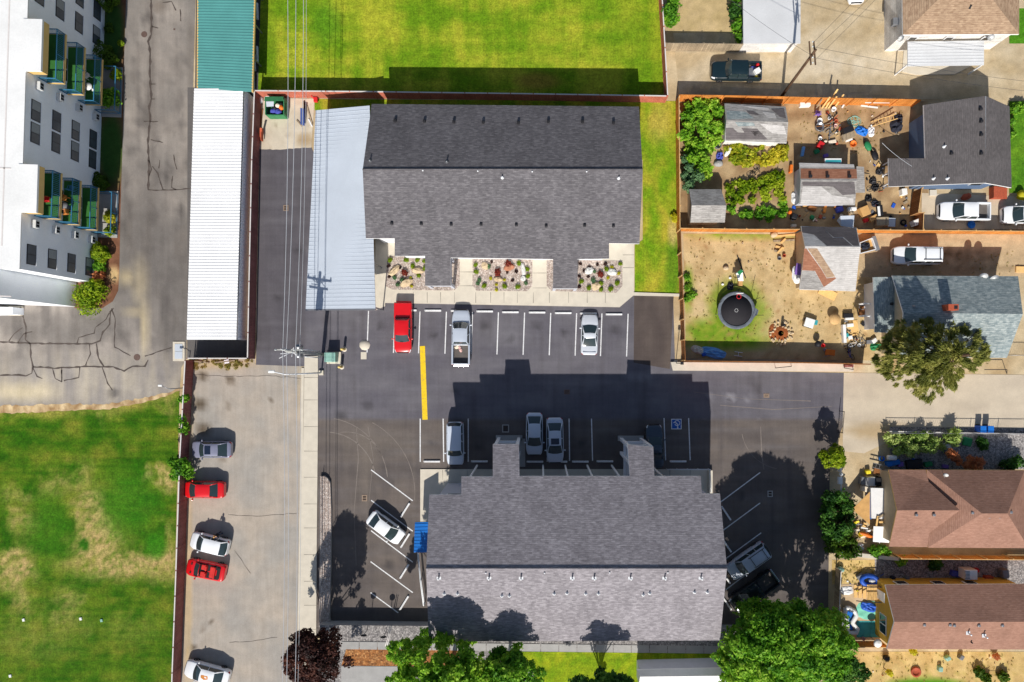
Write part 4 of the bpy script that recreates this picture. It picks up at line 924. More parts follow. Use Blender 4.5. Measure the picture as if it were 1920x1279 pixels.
# S3 shed with brown and grey roof
t = patchroof('shed with a brown band and grey patches on its roof in the cluttered yard', 'shed', 'shed', ((1499, 305), (1601, 308)), ((1502, 338), (1607, 339)), ((1499, 383), (1603, 384)), 2.4, 2.9,
   [('shingle_patchbrown', [(1501, 316), (1606, 317), (1607, 335), (1501, 335)]), ('shingle_light', [(1499, 305.5), (1601, 308.5), (1602, 314), (1500, 313)])],
   [('shingle_patchdark', [(1504, 341), (1602, 341), (1604, 364), (1580, 366), (1562, 350), (1505, 348)]), ('shingle_light', [(1505, 350), (1540, 350), (1560, 366), (1600, 372), (1600, 382), (1501, 382)])], 'wall_grey', 'shingle_weathered')
for x in (1519, 1551, 1592): p = P(x, 331, 2.85); MB().rbox((p.x, p.y, p.z+.1), (.3, .3, .26)).build('roof_vent', 'steel_dark', t)
MB().slab([P(x, y, 2.0) for x, y in ((1606, 312), (1620, 313), (1622, 361), (1605, 361))], .12).build('lean_to_roof', 'shingle_weathered', t)
q = P(1562, 302, 2.1); small('window_frame', MB().box(q, (1.7, .5, .08)).box(q+Vector((0, -.05, .05)), (1.6, .25, .06), 0, 1), ['plastic_white', 'plastic_teal'], 'pale blue and white panel leaning on the north side of the brown-banded shed', 'panel')
# G1 patchwork garage
t = patchroof('garage with dark, light grey and brown patchwork roof beside the trampoline yard', 'garage', 'garage', ((1502, 424), (1606, 427)), ((1510, 462), (1613, 463)), ((1499, 543), (1604, 546)), 2.4, 3.7,
   [('shingle_patchdark', [(1503, 425), (1540, 425), (1562, 446), (1580, 446), (1598, 461), (1550, 461), (1526, 440), (1504, 436)]), ('shingle_light', [(1506, 442), (1524, 441), (1552, 461), (1509, 461)]), ('shingle_patchdark', [(1540, 425), (1605, 428), (1611, 461), (1600, 461), (1582, 445), (1563, 445)])],
   [('shingle_patchbrown', [(1508, 466), (1512, 466), (1540, 505), (1550, 522), (1566, 520), (1583, 545), (1548, 545), (1528, 508), (1504, 507)]), ('shingle_weathered', [(1504, 508), (1527, 508), (1547, 544), (1500, 542)]), ('shingle_tan', [(1514, 466), (1532, 466), (1566, 519), (1550, 521), (1541, 505)])], 'wall_tan', 'shingle_light')
# H3 grey gabled house, ridge north-south
t = thing('house', 'grey shingled house with blue walls and white trim at the right edge', 'house', P(1800, 270)); rz = 4.9
kk = .3; X3 = P(1848, 260, rz).x; pw = Vector((X3, 0, rz)); nW = Vector((-kk, 0, 1)); nE = Vector((kk, 0, 1))
w = [onplane(x, y, pw, nW) for x, y in ((1843, 180), (1732, 197), (1735, 297), (1666, 297), (1667, 350), (1740, 347), (1850, 343))]; e = [onplane(x, y, pw, nE) for x, y in ((1843, 180), (1850, 343), (1897, 352), (1893, 200))]
w[0].x = w[-1].x = e[0].x = e[1].x = X3
ro = MB().slab(w, .18, 0, 1).slab(e, .18, 0, 1).build('roof', ['shingle_house', 'trim_white'], t)
mb = MB(); walls(mb, [(w[1].x+.3, w[1].y-.7), (e[3].x-.3, w[1].y-.7), (e[3].x-.3, w[4].y+.35), (w[1].x+.3, w[4].y+.35)], lambda x, y: rz-kk*abs(x-X3)-.2); mb.build('wall', 'wall_blue', t)
for x, y in ((1838, 205), (1839, 228), (1839, 253), (1839, 288), (1783, 288)): roof_vent(ro, onplane(x, y, pw, nW), 'box', 'steel_dark')
for x, y in ((1770, 275), (1750, 335), (1776, 335)): roof_vent(ro, onplane(x, y, pw, nW), 'pipe', 'steel_white')
for y in (305, 325, 345): p = P(1664, y, 1); MB().bx(p.x-.05, p.x+.05, p.y-.05, p.y+.05, 0, 2.2).bar((p.x, p.y, 1.0), (p.x+2.5, p.y, 1.0), .08).build('porch_rail', 'trim_white', t)
p = P(1832, 349, 2.4); MB().box((p.x, w[4].y+.33, 2.4), (1.3, .08, 1.1)).box((p.x, w[4].y+.3, 2.4), (1.1, .08, .9), 0, 1).build('window', ['trim_white', 'glass_dark'], t)
mb = MB()
for i in range(4): a = P(1854+i*8, 352, 0); mb.bx(a.x, a.x+.45, P(0, 374, 0).y, P(0, 353, 0).y, 0, .8-i*.2)
mb.build('front_steps', 'brick_red', t)
# H4 blue-grey house
t = thing('house', 'house with blue-grey speckled shingles and a brick chimney, half shaded by a tree', 'house', P(1780, 590))
za, zr4 = 3.0, 4.7
n0, n1, s0, s1, r0, r1 = P(1673, 517, za), P(1909, 518, za), P(1688, 670, za), P(1888, 671, za), P(1694, 587, zr4), P(1918, 589, zr4)
ro = MB().slab([r0, n0, n1, r1], .18, 0, 1).slab([r0, r1, s1, s0], .18, 0, 1).build('roof', ['shingle_blue', 'trim_white'], t)
mb = MB(); walls(mb, [(n0.x+.4, s0.y+.4), (s1.x-.4, s0.y+.4), (s1.x-.4, n0.y-.4), (n0.x+.4, n0.y-.4)], lambda x, y: za+(zr4-za)*max(0, 1-abs(y-r0.y)/(n0.y-r0.y if y > r0.y else r0.y-s0.y))-.2); mb.build('wall', 'wall_tan', t)
MB().slab([P(x, y, z) for x, y, z in ((1637, 520, 2.4), (1676, 519, 2.7), (1690, 625, 2.7), (1640, 623, 2.4))], .14, 0, 1).build('lean_to_roof', ['shingle_blue', 'trim_white'], t)
q = P(1637, 620, 2.3); q2 = P(1637, 525, 2.3); MB().bx(q.x+.15, q.x+.4, q.y+.2, q2.y-.2, 0, 2.3).build('lean_to_wall', 'wall_white', t)
p = P(1782, 577, 4.9); mb = MB(); mb.bx(p.x-.55, p.x+.45, p.y-.3, p.y+.3, 3.9, 5.5); mb.bx(p.x+.0, p.x+.35, p.y-.17, p.y+.17, 5.47, 5.51, 1); mb.build('chimney', ['brick_red', 'interior_dark'], ro)
roof_vent(ro, P(1671, 570, 2.6), 'box', 'steel_dark'); roof_vent(ro, P(1713, 575, 4.4), 'pipe', 'steel')
dish(P(1838, 518, 2.6), -2.0, 'white satellite dish on the north eave of the blue-grey house, left one', .4); dish(P(1857, 522, 2.6), -1.5, 'white satellite dish on the north eave of the blue-grey house, right one', .45)
# H5 brown hipped house
t = thing('house', 'brown hipped-roof house with two joined roofs in the east row', 'house', P(1790, 955))
z, zw, zh = 3.0, 4.75, 5.1
A_, B_, C_, D_ = P(1738, 881, z), P(1921, 882, z), P(1929, 1028, z), P(1740, 1027, z); E_, F_ = P(1841, 963, zh), P(1889, 963, zh)
mb = MB().slab([A_, E_, F_, B_], .16, 0, 1).slab([A_, D_, E_], .16, 0, 1).slab([D_, C_, F_, E_], .16, 0, 1).slab([B_, F_, C_], .16, 0, 1)
r0, r1 = P(1682, 957, zw), P(1800, 957, zw-.05); n0, n1, s0, s1 = P(1666, 881, z), P(1736, 881, z), P(1667, 1025, z), P(1739, 1026, z); m1 = P(1738, 893, 3.2)
mb.slab([r0, n0, n1, P(1741, 903, 3.35), r1], .16, 0, 1).slab([r0, r1, P(1742, 1000, 3.55), s1, s0], .16, 0, 1)
ro = mb.build('roof', ['shingle_brown', 'trim_tan'], t)
mb = MB(); walls(mb, [(n0.x+.4, s0.y+.4), (C_.x, s0.y+.4), (C_.x, n0.y-.4), (n0.x+.4, n0.y-.4)], lambda x, y: z-.17 + ((zw-z)*max(0, 1-abs(y-r0.y)/3.7) if x < n0.x+.6 else 0)); mb.build('wall', 'wall_tan', t)
for x, y in ((1717, 965), (1750, 965), (1822, 961), (1853, 969), (1872, 969), (1894, 960)): roof_vent(ro, P(x, y, 4.6), 'box', 'steel')
dish(P(1768, 888, 3.2), -2.2, 'white antenna dish on the north eave of the brown hipped house', .25)
# H6 yellow house with brown gable roof
t, ro, wo, n, r, s, f = gable_house('yellow house with a brown gabled shingle roof near the corner with the blue pools', 'house', 'house', ((1660, 1097), (1925, 1095)), ((1677, 1166), (1930, 1166)), ((1663, 1217), (1925, 1218)), 3.1, 4.5, 'shingle_brown', 'wall_yellow', 'trim_white', .3)
for x, y in ((1732, 1171), (1780, 1171), (1788, 1172), (1834, 1172), (1878, 1172)): roof_vent(ro, P(x, y, 4.3), 'box', 'steel')
for x, y in ((1815, 1187), (1845, 1192)): roof_vent(ro, P(x, y, 4.0), 'cap', 'steel_white')
roof_vent(ro, P(1822, 1205, 3.6), 'dot', 'steel_dark')
for x in (1690, 1760, 1820): p = P(x, 1092, 2); MB().box((p.x, f[2][1]+.03, 1.9), (1.2, .08, 1.0)).box((p.x, f[2][1]+.05, 1.9), (1.0, .08, .8), 0, 1).build('window', ['trim_white', 'glass_dark'], t)
y = P(0, 1170, 1.8).y; MB().box((f[0][0]-.03, y, 1.8), (.08, 2.0, 1.3)).box((f[0][0]-.05, y+.5, 1.8), (.08, .85, 1.1), 0, 1).box((f[0][0]-.05, y-.5, 1.8), (.08, .85, 1.1), 0, 1).build('window', ['trim_white', 'glass_dark'], t)
y = P(0, 1118, 1.5).y; MB().box((f[0][0]-.03, y, 1.05), (.08, 1.0, 2.1)).build('door', 'trim_white', t)
# H7 pale-roofed building at the bottom edge
t, ro, wo, n, r, s, f = gable_house('grey flat-looking roof corner of a house at the bottom edge, between the trees', 'house', 'house', ((1194, 1256), (1380, 1252)), ((1200, 1269), (1385, 1267)), ((1196, 1300), (1380, 1300)), TZ+3.0, TZ+3.7, 'roof_membrane', 'wall_grey', 'trim_white', .3, None, TZ)
# ================================================================ vehicles
paint('paint_red', (214, 22, 28)); paint('paint_white', (238, 240, 242)); paint('paint_silver', (186, 194, 206)); paint('paint_grey', (128, 130, 150)); paint('paint_night', (52, 64, 78)); paint('paint_black', (24, 30, 34)); paint('paint_green_black', (22, 40, 46)); paint('paint_pearl', (214, 218, 224)); paint('paint_ice', (200, 208, 220))
plain('car_glass', (46, 60, 62), .06, 0, .05, 1, 0, 1, .8, .3); plain('tyre', (30, 30, 32), .9); plain('rim', (168, 170, 174), .35, .7); plain('tail_light', (170, 18, 22), .2, 0, .05); plain('head_light', (225, 228, 232), .15); plain('bed_floor', (96, 90, 86), .8, 0, .12, 3); plain('trim_black', (26, 26, 28), .6); plain('seat_red', (206, 44, 40), .7); plain('sunroof', (30, 40, 58), .1, 0, .02, 1, 0, 1, .6); plain('chrome', (200, 202, 206), .2, .9); plain('patch_orange', (206, 132, 62), .8, 0, .25, 3)
def interp(tab, x):
    for i in range(len(tab)-1):
        if x <= tab[i+1][0]:
            t = (x-tab[i][0])/max(1e-6, tab[i+1][0]-tab[i][0]); t = t*t*(3-2*t) if False else t
            return tab[i][1]+(tab[i+1][1]-tab[i][1])*t
    return tab[-1][1]
def car(name, label, cat, body, L=4.6, Wd=1.82, kind='sedan', belt=.92, roofh=1.45, hood=.30, ws=.14, tail=.0, rearw=.14, front_h=.72, rear_h=.9, round_f=.16, round_r=.1, rack=False, sun=False, roofmat=None, group='vehicles parked in and around the apartment lots'):
    """hood, ws (windshield), rearw, tail: lengths as fractions of L seen from above; x forward"""
    t = thing(name, label, cat, (0, 0, 0), group); w = Wd/2; xf, xr = L/2, -L/2
    xw0 = xf - hood*L; xw1 = xw0 - ws*L           # windshield base / roof front
    xb0 = xr + tail*L; xb1 = xb0 + rearw*L        # rear window base / roof rear
    pick = kind == 'pickup'; bx = xb0 if pick else None
    def hw(x):
        d = xf-x; k = round_f*L*1.0
        a = 1.0
        if d < k: a = .60+.40*math.sin(math.acos(max(0, min(1, 1-d/k))))**.9
        d2 = x-xr; k2 = round_r*L
        if d2 < k2: a = min(a, .70+.30*math.sin(math.acos(max(0, min(1, 1-d2/k2))))**.9)
        mid = (x-xr)/L
        return w*a*(.975+.025*math.sin(math.pi*mid))
    zt_tab = [(xr, rear_h-.12), (xr+.03*L, rear_h-.02), (xr+.08*L, rear_h), (xb0 if xb0 > xr+.09*L else xr+.1*L, belt+.02), (xw0-.02*L, belt), (xw0+.1*L, belt-.06), (xf-.07*L, front_h+.02), (xf-.02*L, front_h-.08), (xf, front_h-.2)]
    zt = lambda x: interp(zt_tab, x)
    xs = sorted(set([xr, xr+.012*L, xr+.035*L, xr+.07*L, xr+.12*L] + [xr+L*k/22 for k in range(3, 20)] + [xf-.12*L, xf-.07*L, xf-.04*L, xf-.02*L, xf-.008*L, xf]))
    if pick: xs = [x for x in xs if x >= bx-.02]; xs[0] = bx-.02
    sec = []
    for x in xs:
        h = hw(x); z = zt(x); end = .0
        lo = .24 + (.12 if x in (xs[0], xs[-1]) else 0)
        cr = .045
        half = [(h*.90, lo), (h*.985, lo+.12), (h, lo+(z-lo)*.45), (h*.995, lo+(z-lo)*.72), (h*.965, z-.055), (h*.90, z-.012), (h*.80, z+.006), (h*.4, z+cr*.8), (0, z+cr)]
        sec.append([(x, -y, zz) for y, zz in half] + [(x, y, zz) for y, zz in half[-2::-1]])
    n = len(sec[0]); mb = MB(); vs = [p for s_ in sec for p in s_]
    fs = [(i*n+j, (i+1)*n+j, (i+1)*n+j+1, i*n+j+1) for i in range(len(sec)-1) for j in range(n-1)]
    mb.add(vs, [f for f in fs], 0, True); k = len(sec)-1
    mb.add(sec[0], [tuple(range(n))]); mb.add(sec[k], [tuple(reversed(range(n)))])
    mb.add([s_[0] for s_ in sec]+[s_[-1] for s_ in sec], [(i, len(sec)+i, len(sec)+i+1, i+1) for i in range(len(sec)-1)])
    mb.build('body', body, t)
    def patch(name, x0, x1, j0, j1, mat, off=.012):
        ii = [i for i, x in enumerate(xs) if x0-1e-6 <= x <= x1+1e-6]
        if len(ii) < 2: return
        vv = []; c0 = Vector(((x0+x1)/2, 0, .5))
        for i in ii:
            for j in range(j0, j1+1):
                p = Vector(sec[i][j]); d = Vector((.25*(1 if p.x > 0 else -1), math.copysign(.8, p.y) if abs(p.y) > .1 else 0, .6)).normalized(); vv.append(p+d*off)
        m = j1-j0+1; ff = [(a*m+b, (a+1)*m+b, (a+1)*m+b+1, a*m+b+1) for a in range(len(ii)-1) for b in range(m-1)]
        MB().add(vv, ff, 0, True).build(name, mat, t)
    for a, b in ((3, 5), (n-6, n-4)):
        patch('headlight', xf-.075*L, xf-.006*L, a, b, 'head_light')
        if not pick: patch('taillight', xr+.0*L, xr+.06*L, a, b, 'tail_light')
    patch('grille', xf-.021*L, xf, 5, n-6, 'trim_black', .006)
    # cabin
    zb = belt-.02; rt = roofh; wb = w*.90; wr = w*(.70 if kind in ('sedan', 'coupe') else .76 if not pick else .74)
    gl, gr = wb, wr
    if kind == 'convertible':
        # open cabin: dark tub, seats and a windshield in its frame
        mb = MB(); xi0, xi1 = xb0, xw0-.05; mb.add([(xi0, -wb*.86, belt+.055), (xi1, -wb*.86, belt+.055), (xi1, wb*.86, belt+.055), (xi0, wb*.86, belt+.055)], [(0, 1, 2, 3)]); mb.build('cabin_floor', 'trim_black', t)
        for yy in (-1, 1):
            MB().rbox((xw0-.95, yy*.36, belt+.1), (.5, .52, .14), 0, 0, .05).build('seat', 'seat_red', t); MB().rbox((xw0-1.28, yy*.36, belt+.24), (.18, .5, .4), 0, 0, .06).build('seat_back', 'seat_red', t)
        MB().rbox((xb0+.75, 0, belt+.1), (.45, 1.15, .14), 0, 0, .05).build('rear_seat', 'seat_red', t); MB().rbox((xb0+.47, 0, belt+.17), (.16, 1.15, .26), 0, 0, .05).build('rear_seat_back', 'seat_red', t)
        MB().box((xw0-.62, 0, belt+.1), (.12, 1.25, .1)).tube([(xw0-.7, .36, belt+.22), (xw0-.6, .36, belt+.1)], .03, 6).build('dashboard', 'trim_black', t)
        q = [(xw0, -wb*.86, zb+.04), (xw0+.06, 0, zb+.07), (xw0, wb*.86, zb+.04), (xw1, wr*.98, rt-.05), (xw1+.05, 0, rt-.02), (xw1, -wr*.98, rt-.05)]
        MB().add(q, [(0, 1, 4, 5), (1, 2, 3, 4)], 0, False).build('windshield', 'car_glass', t)
        MB().tube([q[0], q[5], q[4], q[3], q[2]], .035, 6).build('windshield_frame', body, t)
        MB().rbox((xb0+.1, 0, belt+.07), (.35, 1.2, .12), 0, 0, .05).build('folded_top', 'trim_black', t); mb = MB()
        for sx in (-.45, .45): mb.box((xf-.62*hood*L+0, sx, belt+.01), (.14, .2, .05))
        mb.build('hood_vent', 'trim_black', t)
        xroof = None
    else:
        cr = .05
        def curve(xe, we, z, bow, m=6): return [Vector((xe + bow*(1-(y/we)**2), y, z)) for y in [we*(-1+2*i/m) for i in range(m+1)]]
        wsb = curve(xw0, gl*.94, zb+.06, .14); wst = curve(xw1, gr*.96, rt-.045, .06)
        rwb = curve(xb0, gl*.92, zb+.06, -.10 if not pick else -.01); rwt = curve(xb1, gr*.95, rt-.05, -.05 if not pick else 0)
        for nm, a, b in (('windshield', wsb, wst), ('rear_window', rwb, rwt)):
            m = len(a); mb = MB(); mid = [a[i].lerp(b[i], .5)+Vector((0, 0, .035)) for i in range(m)]
            mb.add(a+mid+b, [(r_*m+i, r_*m+i+1, (r_+1)*m+i+1, (r_+1)*m+i) for r_ in range(2) for i in range(m-1)], 0, True); mb.build(nm, 'car_glass', t)
        for sy in (-1, 1):
            a0, a1 = Vector((xw0-.06, sy*gl, zb+.03)), Vector((xw1-.02, sy*gr, rt-.07)); b0, b1 = Vector((xb0+.06, sy*gl, zb+.03)), Vector((xb1+.02, sy*gr, rt-.07))
            MB().add([b0, a0, a1, b1], [(0, 1, 2, 3)] if sy < 0 else [(3, 2, 1, 0)]).build('side_window', 'car_glass', t)
            # pillars
            tb = lambda a, b, r_: MB().tube([a, b], r_, 5).build('pillar', body, t)
            tb(wsb[0 if sy < 0 else -1], wst[0 if sy < 0 else -1], .045); tb(rwb[0 if sy < 0 else -1], rwt[0 if sy < 0 else -1], .06)
            ks = (.48,) if kind in ('sedan', 'coupe') else (.4, .68) if kind in ('suv', 'hatch') else (.5,)
            for kx in ks: tb(a0.lerp(b0, kx)+Vector((0, sy*.01, 0)), a1.lerp(b1, kx)+Vector((0, sy*.01, 0)), .035)
        # roof: crowned panel with rounded rim
        mb = MB(); nx_, ny_ = 8, 9; vv = []
        for i in range(nx_+1):
            u = i/nx_; 
            for j in range(ny_+1):
                v = -1+2*j/ny_; xa = xb1 - .05*(1-v*v)*(0 if pick else 1); xc = xw1 + .06*(1-v*v); e = max(abs(2*u-1)**6*.6, abs(v)**5)
                vv.append((xa+(xc-xa)*u, v*gr*1.02, rt + cr*(1-v*v)*(.4+.6*math.sin(math.pi*u)) - .055*e))
        m = ny_+1; mb.add(vv, [(i*m+j, (i+1)*m+j, (i+1)*m+j+1, i*m+j+1) for i in range(nx_) for j in range(ny_)], 0, True)
        rim = [i*m for i in range(nx_+1)] + [nx_*m+j for j in range(1, m)] + [i*m+ny_ for i in range(nx_-1, -1, -1)] + [j for j in range(ny_-1, 0, -1)]
        q = [vv[i] for i in rim]; kq = len(q); mb.add(q+[(x, y*1.01, z-.06) for x, y, z in q], [(i, kq+i, kq+(i+1) % kq, (i+1) % kq) for i in range(kq)], 0, True)
        mb.build('roof', roofmat or body, t)
        if sun: MB().rbox(((xw1*.72+xb1*.28), 0, rt+cr+.0), (.62, .85, .03), 0, 0, .06).build('sunroof', 'sunroof', t)
        if rack:
            mb = MB(); x0, x1 = xb1+.1, xb1+(xw1-xb1)*.72
            for sy in (-1, 1): mb.bar((x0, sy*gr*.82, rt+.1), (x1, sy*gr*.82, rt+.1), .05)
            for x in (x0+.2, x1-.15): mb.bar((x, -gr*.82, rt+.115), (x, gr*.82, rt+.115), .055, .03)
            for sy in (-1, 1):
                for x in (x0, x1): mb.bar((x, sy*gr*.82, rt), (x, sy*gr*.82, rt+.1), .05)
            mb.build('roof_rack', 'trim_black', t)
    if pick:
        zbed = belt+.02; h0, h1 = xr, bx-.03; mb = MB(); y0 = w*.985
        for sy in (-1, 1): mb.rbox(((h0+h1)/2, sy*(y0-.09), (.42+zbed)/2), (h1-h0, .18, zbed-.42), 0, 0, .05)
        mb.rbox((h0+.07, 0, (.45+zbed)/2), (.13, 2*y0-.38, zbed-.45), 0, 0, .04); mb.rbox((h1-.05, 0, (.5+zbed)/2), (.08, 2*y0-.38, zbed-.5), 0, 0, .03); mb.build('cargo_bed', body, t)
        MB().bx(h0+.12, h1-.08, -y0+.17, y0-.17, .5, .56).build('bed_floor', 'bed_floor', t)
        MB().rbox((h0-.1, 0, .48), (.2, 1.7*w, .2), 0, 0, .05).build('bumper', 'chrome' if body not in ('paint_red',) else body, t)
        for sy in (-1, 1): MB().box((h0+.0, sy*(y0-.1), .82), (.06, .16, .24)).build('taillight', 'tail_light', t)
    for sx in ((xf-.19*L), (xr+.19*L)):
        for sy in (-1, 1):
            y = sy*(w*.985-.10); prof = [(.2, -.11), (.30, -.11), (.335, -.08), (.335, .08), (.30, .112), (.2, .112)]
            o = MB(); o.lathe(prof, (0, 0, 0), 18, 0); o.v = [(a+sx, y+c*sy, b+.335) for a, b, c in o.v]; wh = o.build('wheel', 'tyre', t)
            o = MB(); o.lathe([(.21, .09), (.19, .116), (.06, .10), (0, .105)], (0, 0, 0), 14); o.v = [(a+sx, y+c*sy, b+.335) for a, b, c in o.v]; o.build('rim', 'rim', wh)
    for sy in (-1, 1):
        MB().rbox((xw0-.18*ws*L-.1, sy*(w+.09), belt+.09), (.13, .2, .15), 0, 0, .04).bar((xw0-.25, sy*w*.93, belt+.05), (xw0-.22, sy*(w+.02), belt+.08), .05).build('mirror', body, t)
    return t
def place(t, px, py, deg, z=.02):
    # centre of the vehicle in the photo, taken at half its height; deg = heading, 0 = east
    p = P(px, py, .8); t.location = (p.x, p.y, z); t.rotation_euler = (0, 0, math.radians(deg)); return t
# the north row
c = car('pickup_truck', 'red pickup truck with a flat red bed cover, backed up to the north sidewalk', 'pickup truck', 'paint_red', 5.25, 1.86, 'pickup', .98, 1.58, .24, .12, .30, .06, .86, .98, .14, .05)
MB().rbox((-1.83, 0, 1.02), (1.5, 1.72, .09), 0, 0, .04).build('bed_cover', 'paint_red', c); place(c, 755.5, 615, -90.5)
c = car('pickup_truck', 'silver pickup truck with an open bed holding scraps, nosed to the north sidewalk', 'pickup truck', 'paint_silver', 5.75, 1.95, 'pickup', 1.08, 1.82, .25, .11, .37, .035, .98, 1.08, .22, .05); place(c, 864.5, 632, 89.5); CSILV = c
c = car('coupe', 'silver sports coupe with red tail lights parked alone in the north row', 'car', 'paint_pearl', 4.3, 1.8, 'coupe', .86, 1.28, .30, .18, .22, .19, .62, .92, .24, .12)
MB().rbox((-1.95, 0, 1.0), (.22, 1.35, .04), 0, 0, .03).box((-1.95, .5, .95), (.1, .05, .1)).box((-1.95, -.5, .95), (.1, .05, .1)).build('spoiler', 'paint_pearl', c); place(c, 1105.5, 627, 88.5)
# the shaded row
place(car('suv', 'pale silver wagon with roof rails at the west end of the shaded row', 'car', 'paint_ice', 4.55, 1.82, 'suv', 1.02, 1.66, .25, .12, .03, .06, .82, 1.06, .16, .08), 853.5, 832, -89.5)
c = bpy.data.objects[-1] if False else None
place(car('sedan', 'white sedan with red tail lights just east of the porch tower in the shaded row', 'car', 'paint_ice', 4.45, 1.78, 'sedan', .9, 1.42, .25, .19, .08, .17, .7, .96, .2, .12), 1002, 814, -90)
place(car('sedan', 'white sedan with a sunroof parked against the stall line in the shaded row', 'car', 'paint_ice', 4.75, 1.82, 'sedan', .93, 1.45, .24, .17, .12, .16, .72, .98, .22, .13, False, True), 1040.5, 826, -89)
place(car('coupe', 'black coupe half hidden under the east porch tower', 'car', 'paint_night', 4.5, 1.8, 'coupe', .88, 1.3, .3, .17, .2, .17, .66, .9, .22, .12), 1228, 837, 92)
# slanted stalls
place(car('sedan', 'white sedan parked aslant over two stall lines west of the grey house', 'car', 'paint_white', 4.2, 1.76, 'sedan', .92, 1.46, .22, .19, .10, .17, .72, .96, .2, .12), 723.5, 990, -37)
place(car('suv', 'silver wagon with a black roof rack in the tree shade east of the grey house', 'car', 'paint_silver', 4.85, 1.86, 'suv', 1.08, 1.78, .25, .12, .02, .05, .94, 1.1, .1, .04, True), 1402, 1052, 180+35)
c = car('pickup_truck', 'black pickup truck hidden in deep tree shade by the south-east corner', 'pickup truck', 'paint_black', 5.4, 1.92, 'pickup', 1.04, 1.72, .25, .12, .36, .04, .94, 1.04, .18, .05); place(c, 1413, 1110, 180+36)
# west lot, nosed to the brown fence
place(car('sedan', 'slate grey sedan with a sunroof, topmost of the cars along the brown fence', 'car', 'paint_grey', 4.2, 1.76, 'sedan', .92, 1.42, .25, .14, .09, .19, .74, .96, .12, .08, False, True), 396, 843, 180)
place(car('sedan', 'bright red sedan below the leafy bush along the brown fence', 'car', 'paint_red', 4.3, 1.78, 'sedan', .92, 1.42, .2, .17, .15, .15, .72, .96, .2, .12), 382, 918.5, 179.5)
place(car('hatchback', 'white hatchback with a person standing at its side in the west lot', 'car', 'paint_white', 4.1, 1.78, 'hatch', .98, 1.52, .24, .17, .03, .13, .76, 1.05, .18, .1), 392, 1020, 166)
c = car('convertible', 'red convertible with its top down and red seats beside the white hatchback', 'car', 'paint_red', 4.15, 1.8, 'convertible', .94, 1.34, .25, .15, .12, .1, .74, .96, .16, .1); place(c, 385, 1069, 169)
c = car('sedan', 'white sedan with an orange patch on its roof at the bottom of the west lot', 'car', 'paint_white', 4.8, 1.86, 'sedan', .95, 1.46, .26, .16, .13, .16, .74, 1.0, .18, .12)
mb = MB(); rr = random.Random(4); pts = [(-.15+.55*(.6+.4*rr.random())*math.cos(a*.52), .05+.28*(.6+.4*rr.random())*math.sin(a*.52)) for a in range(12)]
mb.add([(x, y, 1.512-.03*(x+.2)**2-.05*y*y) for x, y in pts], [tuple(range(12))]); mb.build('orange_patch', 'patch_orange', c); place(c, 387, 1263, 165)  # ragged orange patch laid over the roof panel
# the neighbours
c = car('pickup_truck', 'dark green-black pickup truck with a loaded bed in the dirt alley', 'pickup truck', 'paint_green_black', 5.2, 1.9, 'pickup', 1.1, 1.82, .29, .08, .28, .04, 1.0, 1.1, .12, .05); place(c, 1380, 133, 179); CDARK = c
place(car('pickup_truck', 'white pickup truck parked by the red steps of the grey house', 'pickup truck', 'paint_white', 5.3, 1.9, 'pickup', 1.04, 1.74, .26, .14, .29, .035, .92, 1.04, .12, .05), 1808, 396, 179)
place(car('suv', 'white wagon with a roof rack cut off by the right edge of the photo', 'car', 'paint_white', 4.8, 1.9, 'suv', 1.04, 1.74, .2, .13, .03, .06, .9, 1.08, .12, .06, True), 1923, 403, 180)
place(car('suv', 'white wagon with a black roof rack on the dirt drive south of the wood fence', 'car', 'paint_white', 5.05, 1.92, 'suv', 1.06, 1.78, .24, .15, .03, .05, .9, 1.1, .14, .05, True), 1719, 479, 179.5)
place(car('sedan', 'white car just entering the frame at the top edge of the dirt alley', 'car', 'paint_white', 4.5, 1.8, 'sedan', .92, 1.44, .25, .17, .1, .15, .72, .96), 1606, -36, -88)
# scraps and loads in the open beds (each its own object)
plain('cloth_pink', (220, 180, 172), .9, 0, .2, 6); plain('cloth_cream', (232, 218, 196), .9, 0, .15, 6); plain('cloth_blue', (74, 82, 168), .9, 0, .2, 5); plain('cloth_dark', (44, 46, 58), .9, 0, .3, 5); plain('mint', (126, 204, 178), .6, 0, .1, 2); plain('tarp_blue', (116, 172, 226), .6, 0, .16, 2.5); plain('tarp_bright', (24, 110, 200), .55, 0, .14, 2.5); plain('tarp_white', (226, 226, 226), .7, 0, .06, 2)
def crumple(p, sx, sy, h, mat, name, label, cat, seed=1, rz=0.0, n=14, edge=.25):
    # a wrinkled sheet lying on something, rounded ragged outline
    rr = random.Random(seed); mb = MB(); vs = []
    for i in range(n+1):
        for j in range(n+1):
            u, v = -1+2*i/n, -1+2*j/n; q = 1-edge*(u*u*v*v) + .12*noise.noise(Vector((u*1.5+seed, v*1.5, seed*.7)))
            x, y = rot2(u*q*sx/2, v*q*sy/2, rz)
            f = max(0, 1-max(abs(u), abs(v))**4)
            z = .03 + h*f*(.45+.9*noise.noise(Vector((u*2.6+seed*3, v*2.6, seed)))) if f else .02
            vs.append((p.x+x, p.y+y, p.z+max(.02, z)))
    m = n+1; mb.add(vs, [(i*m+j, (i+1)*m+j, (i+1)*m+j+1, i*m+j+1) for i in range(n) for j in range(n)], 0, True)
    return mb.build(name, mat, None, None, label, cat)
def at(t, x, y, z):
    a = t.rotation_euler.z; u, v = rot2(x, y, a); return Vector((t.location.x+u, t.location.y+v, t.location.z+z))
crumple(at(CSILV, -1.05, .45, .57), .5, .35, .18, 'cloth_cream', 'rag', 'crumpled cream rag in the silver truck bed, left one', 'rag', 3, .4)
crumple(at(CSILV, -1.25, .1, .57), .75, .3, .2, 'cloth_pink', 'rag', 'long pinkish rag in the silver truck bed', 'rag', 5, 1.9)
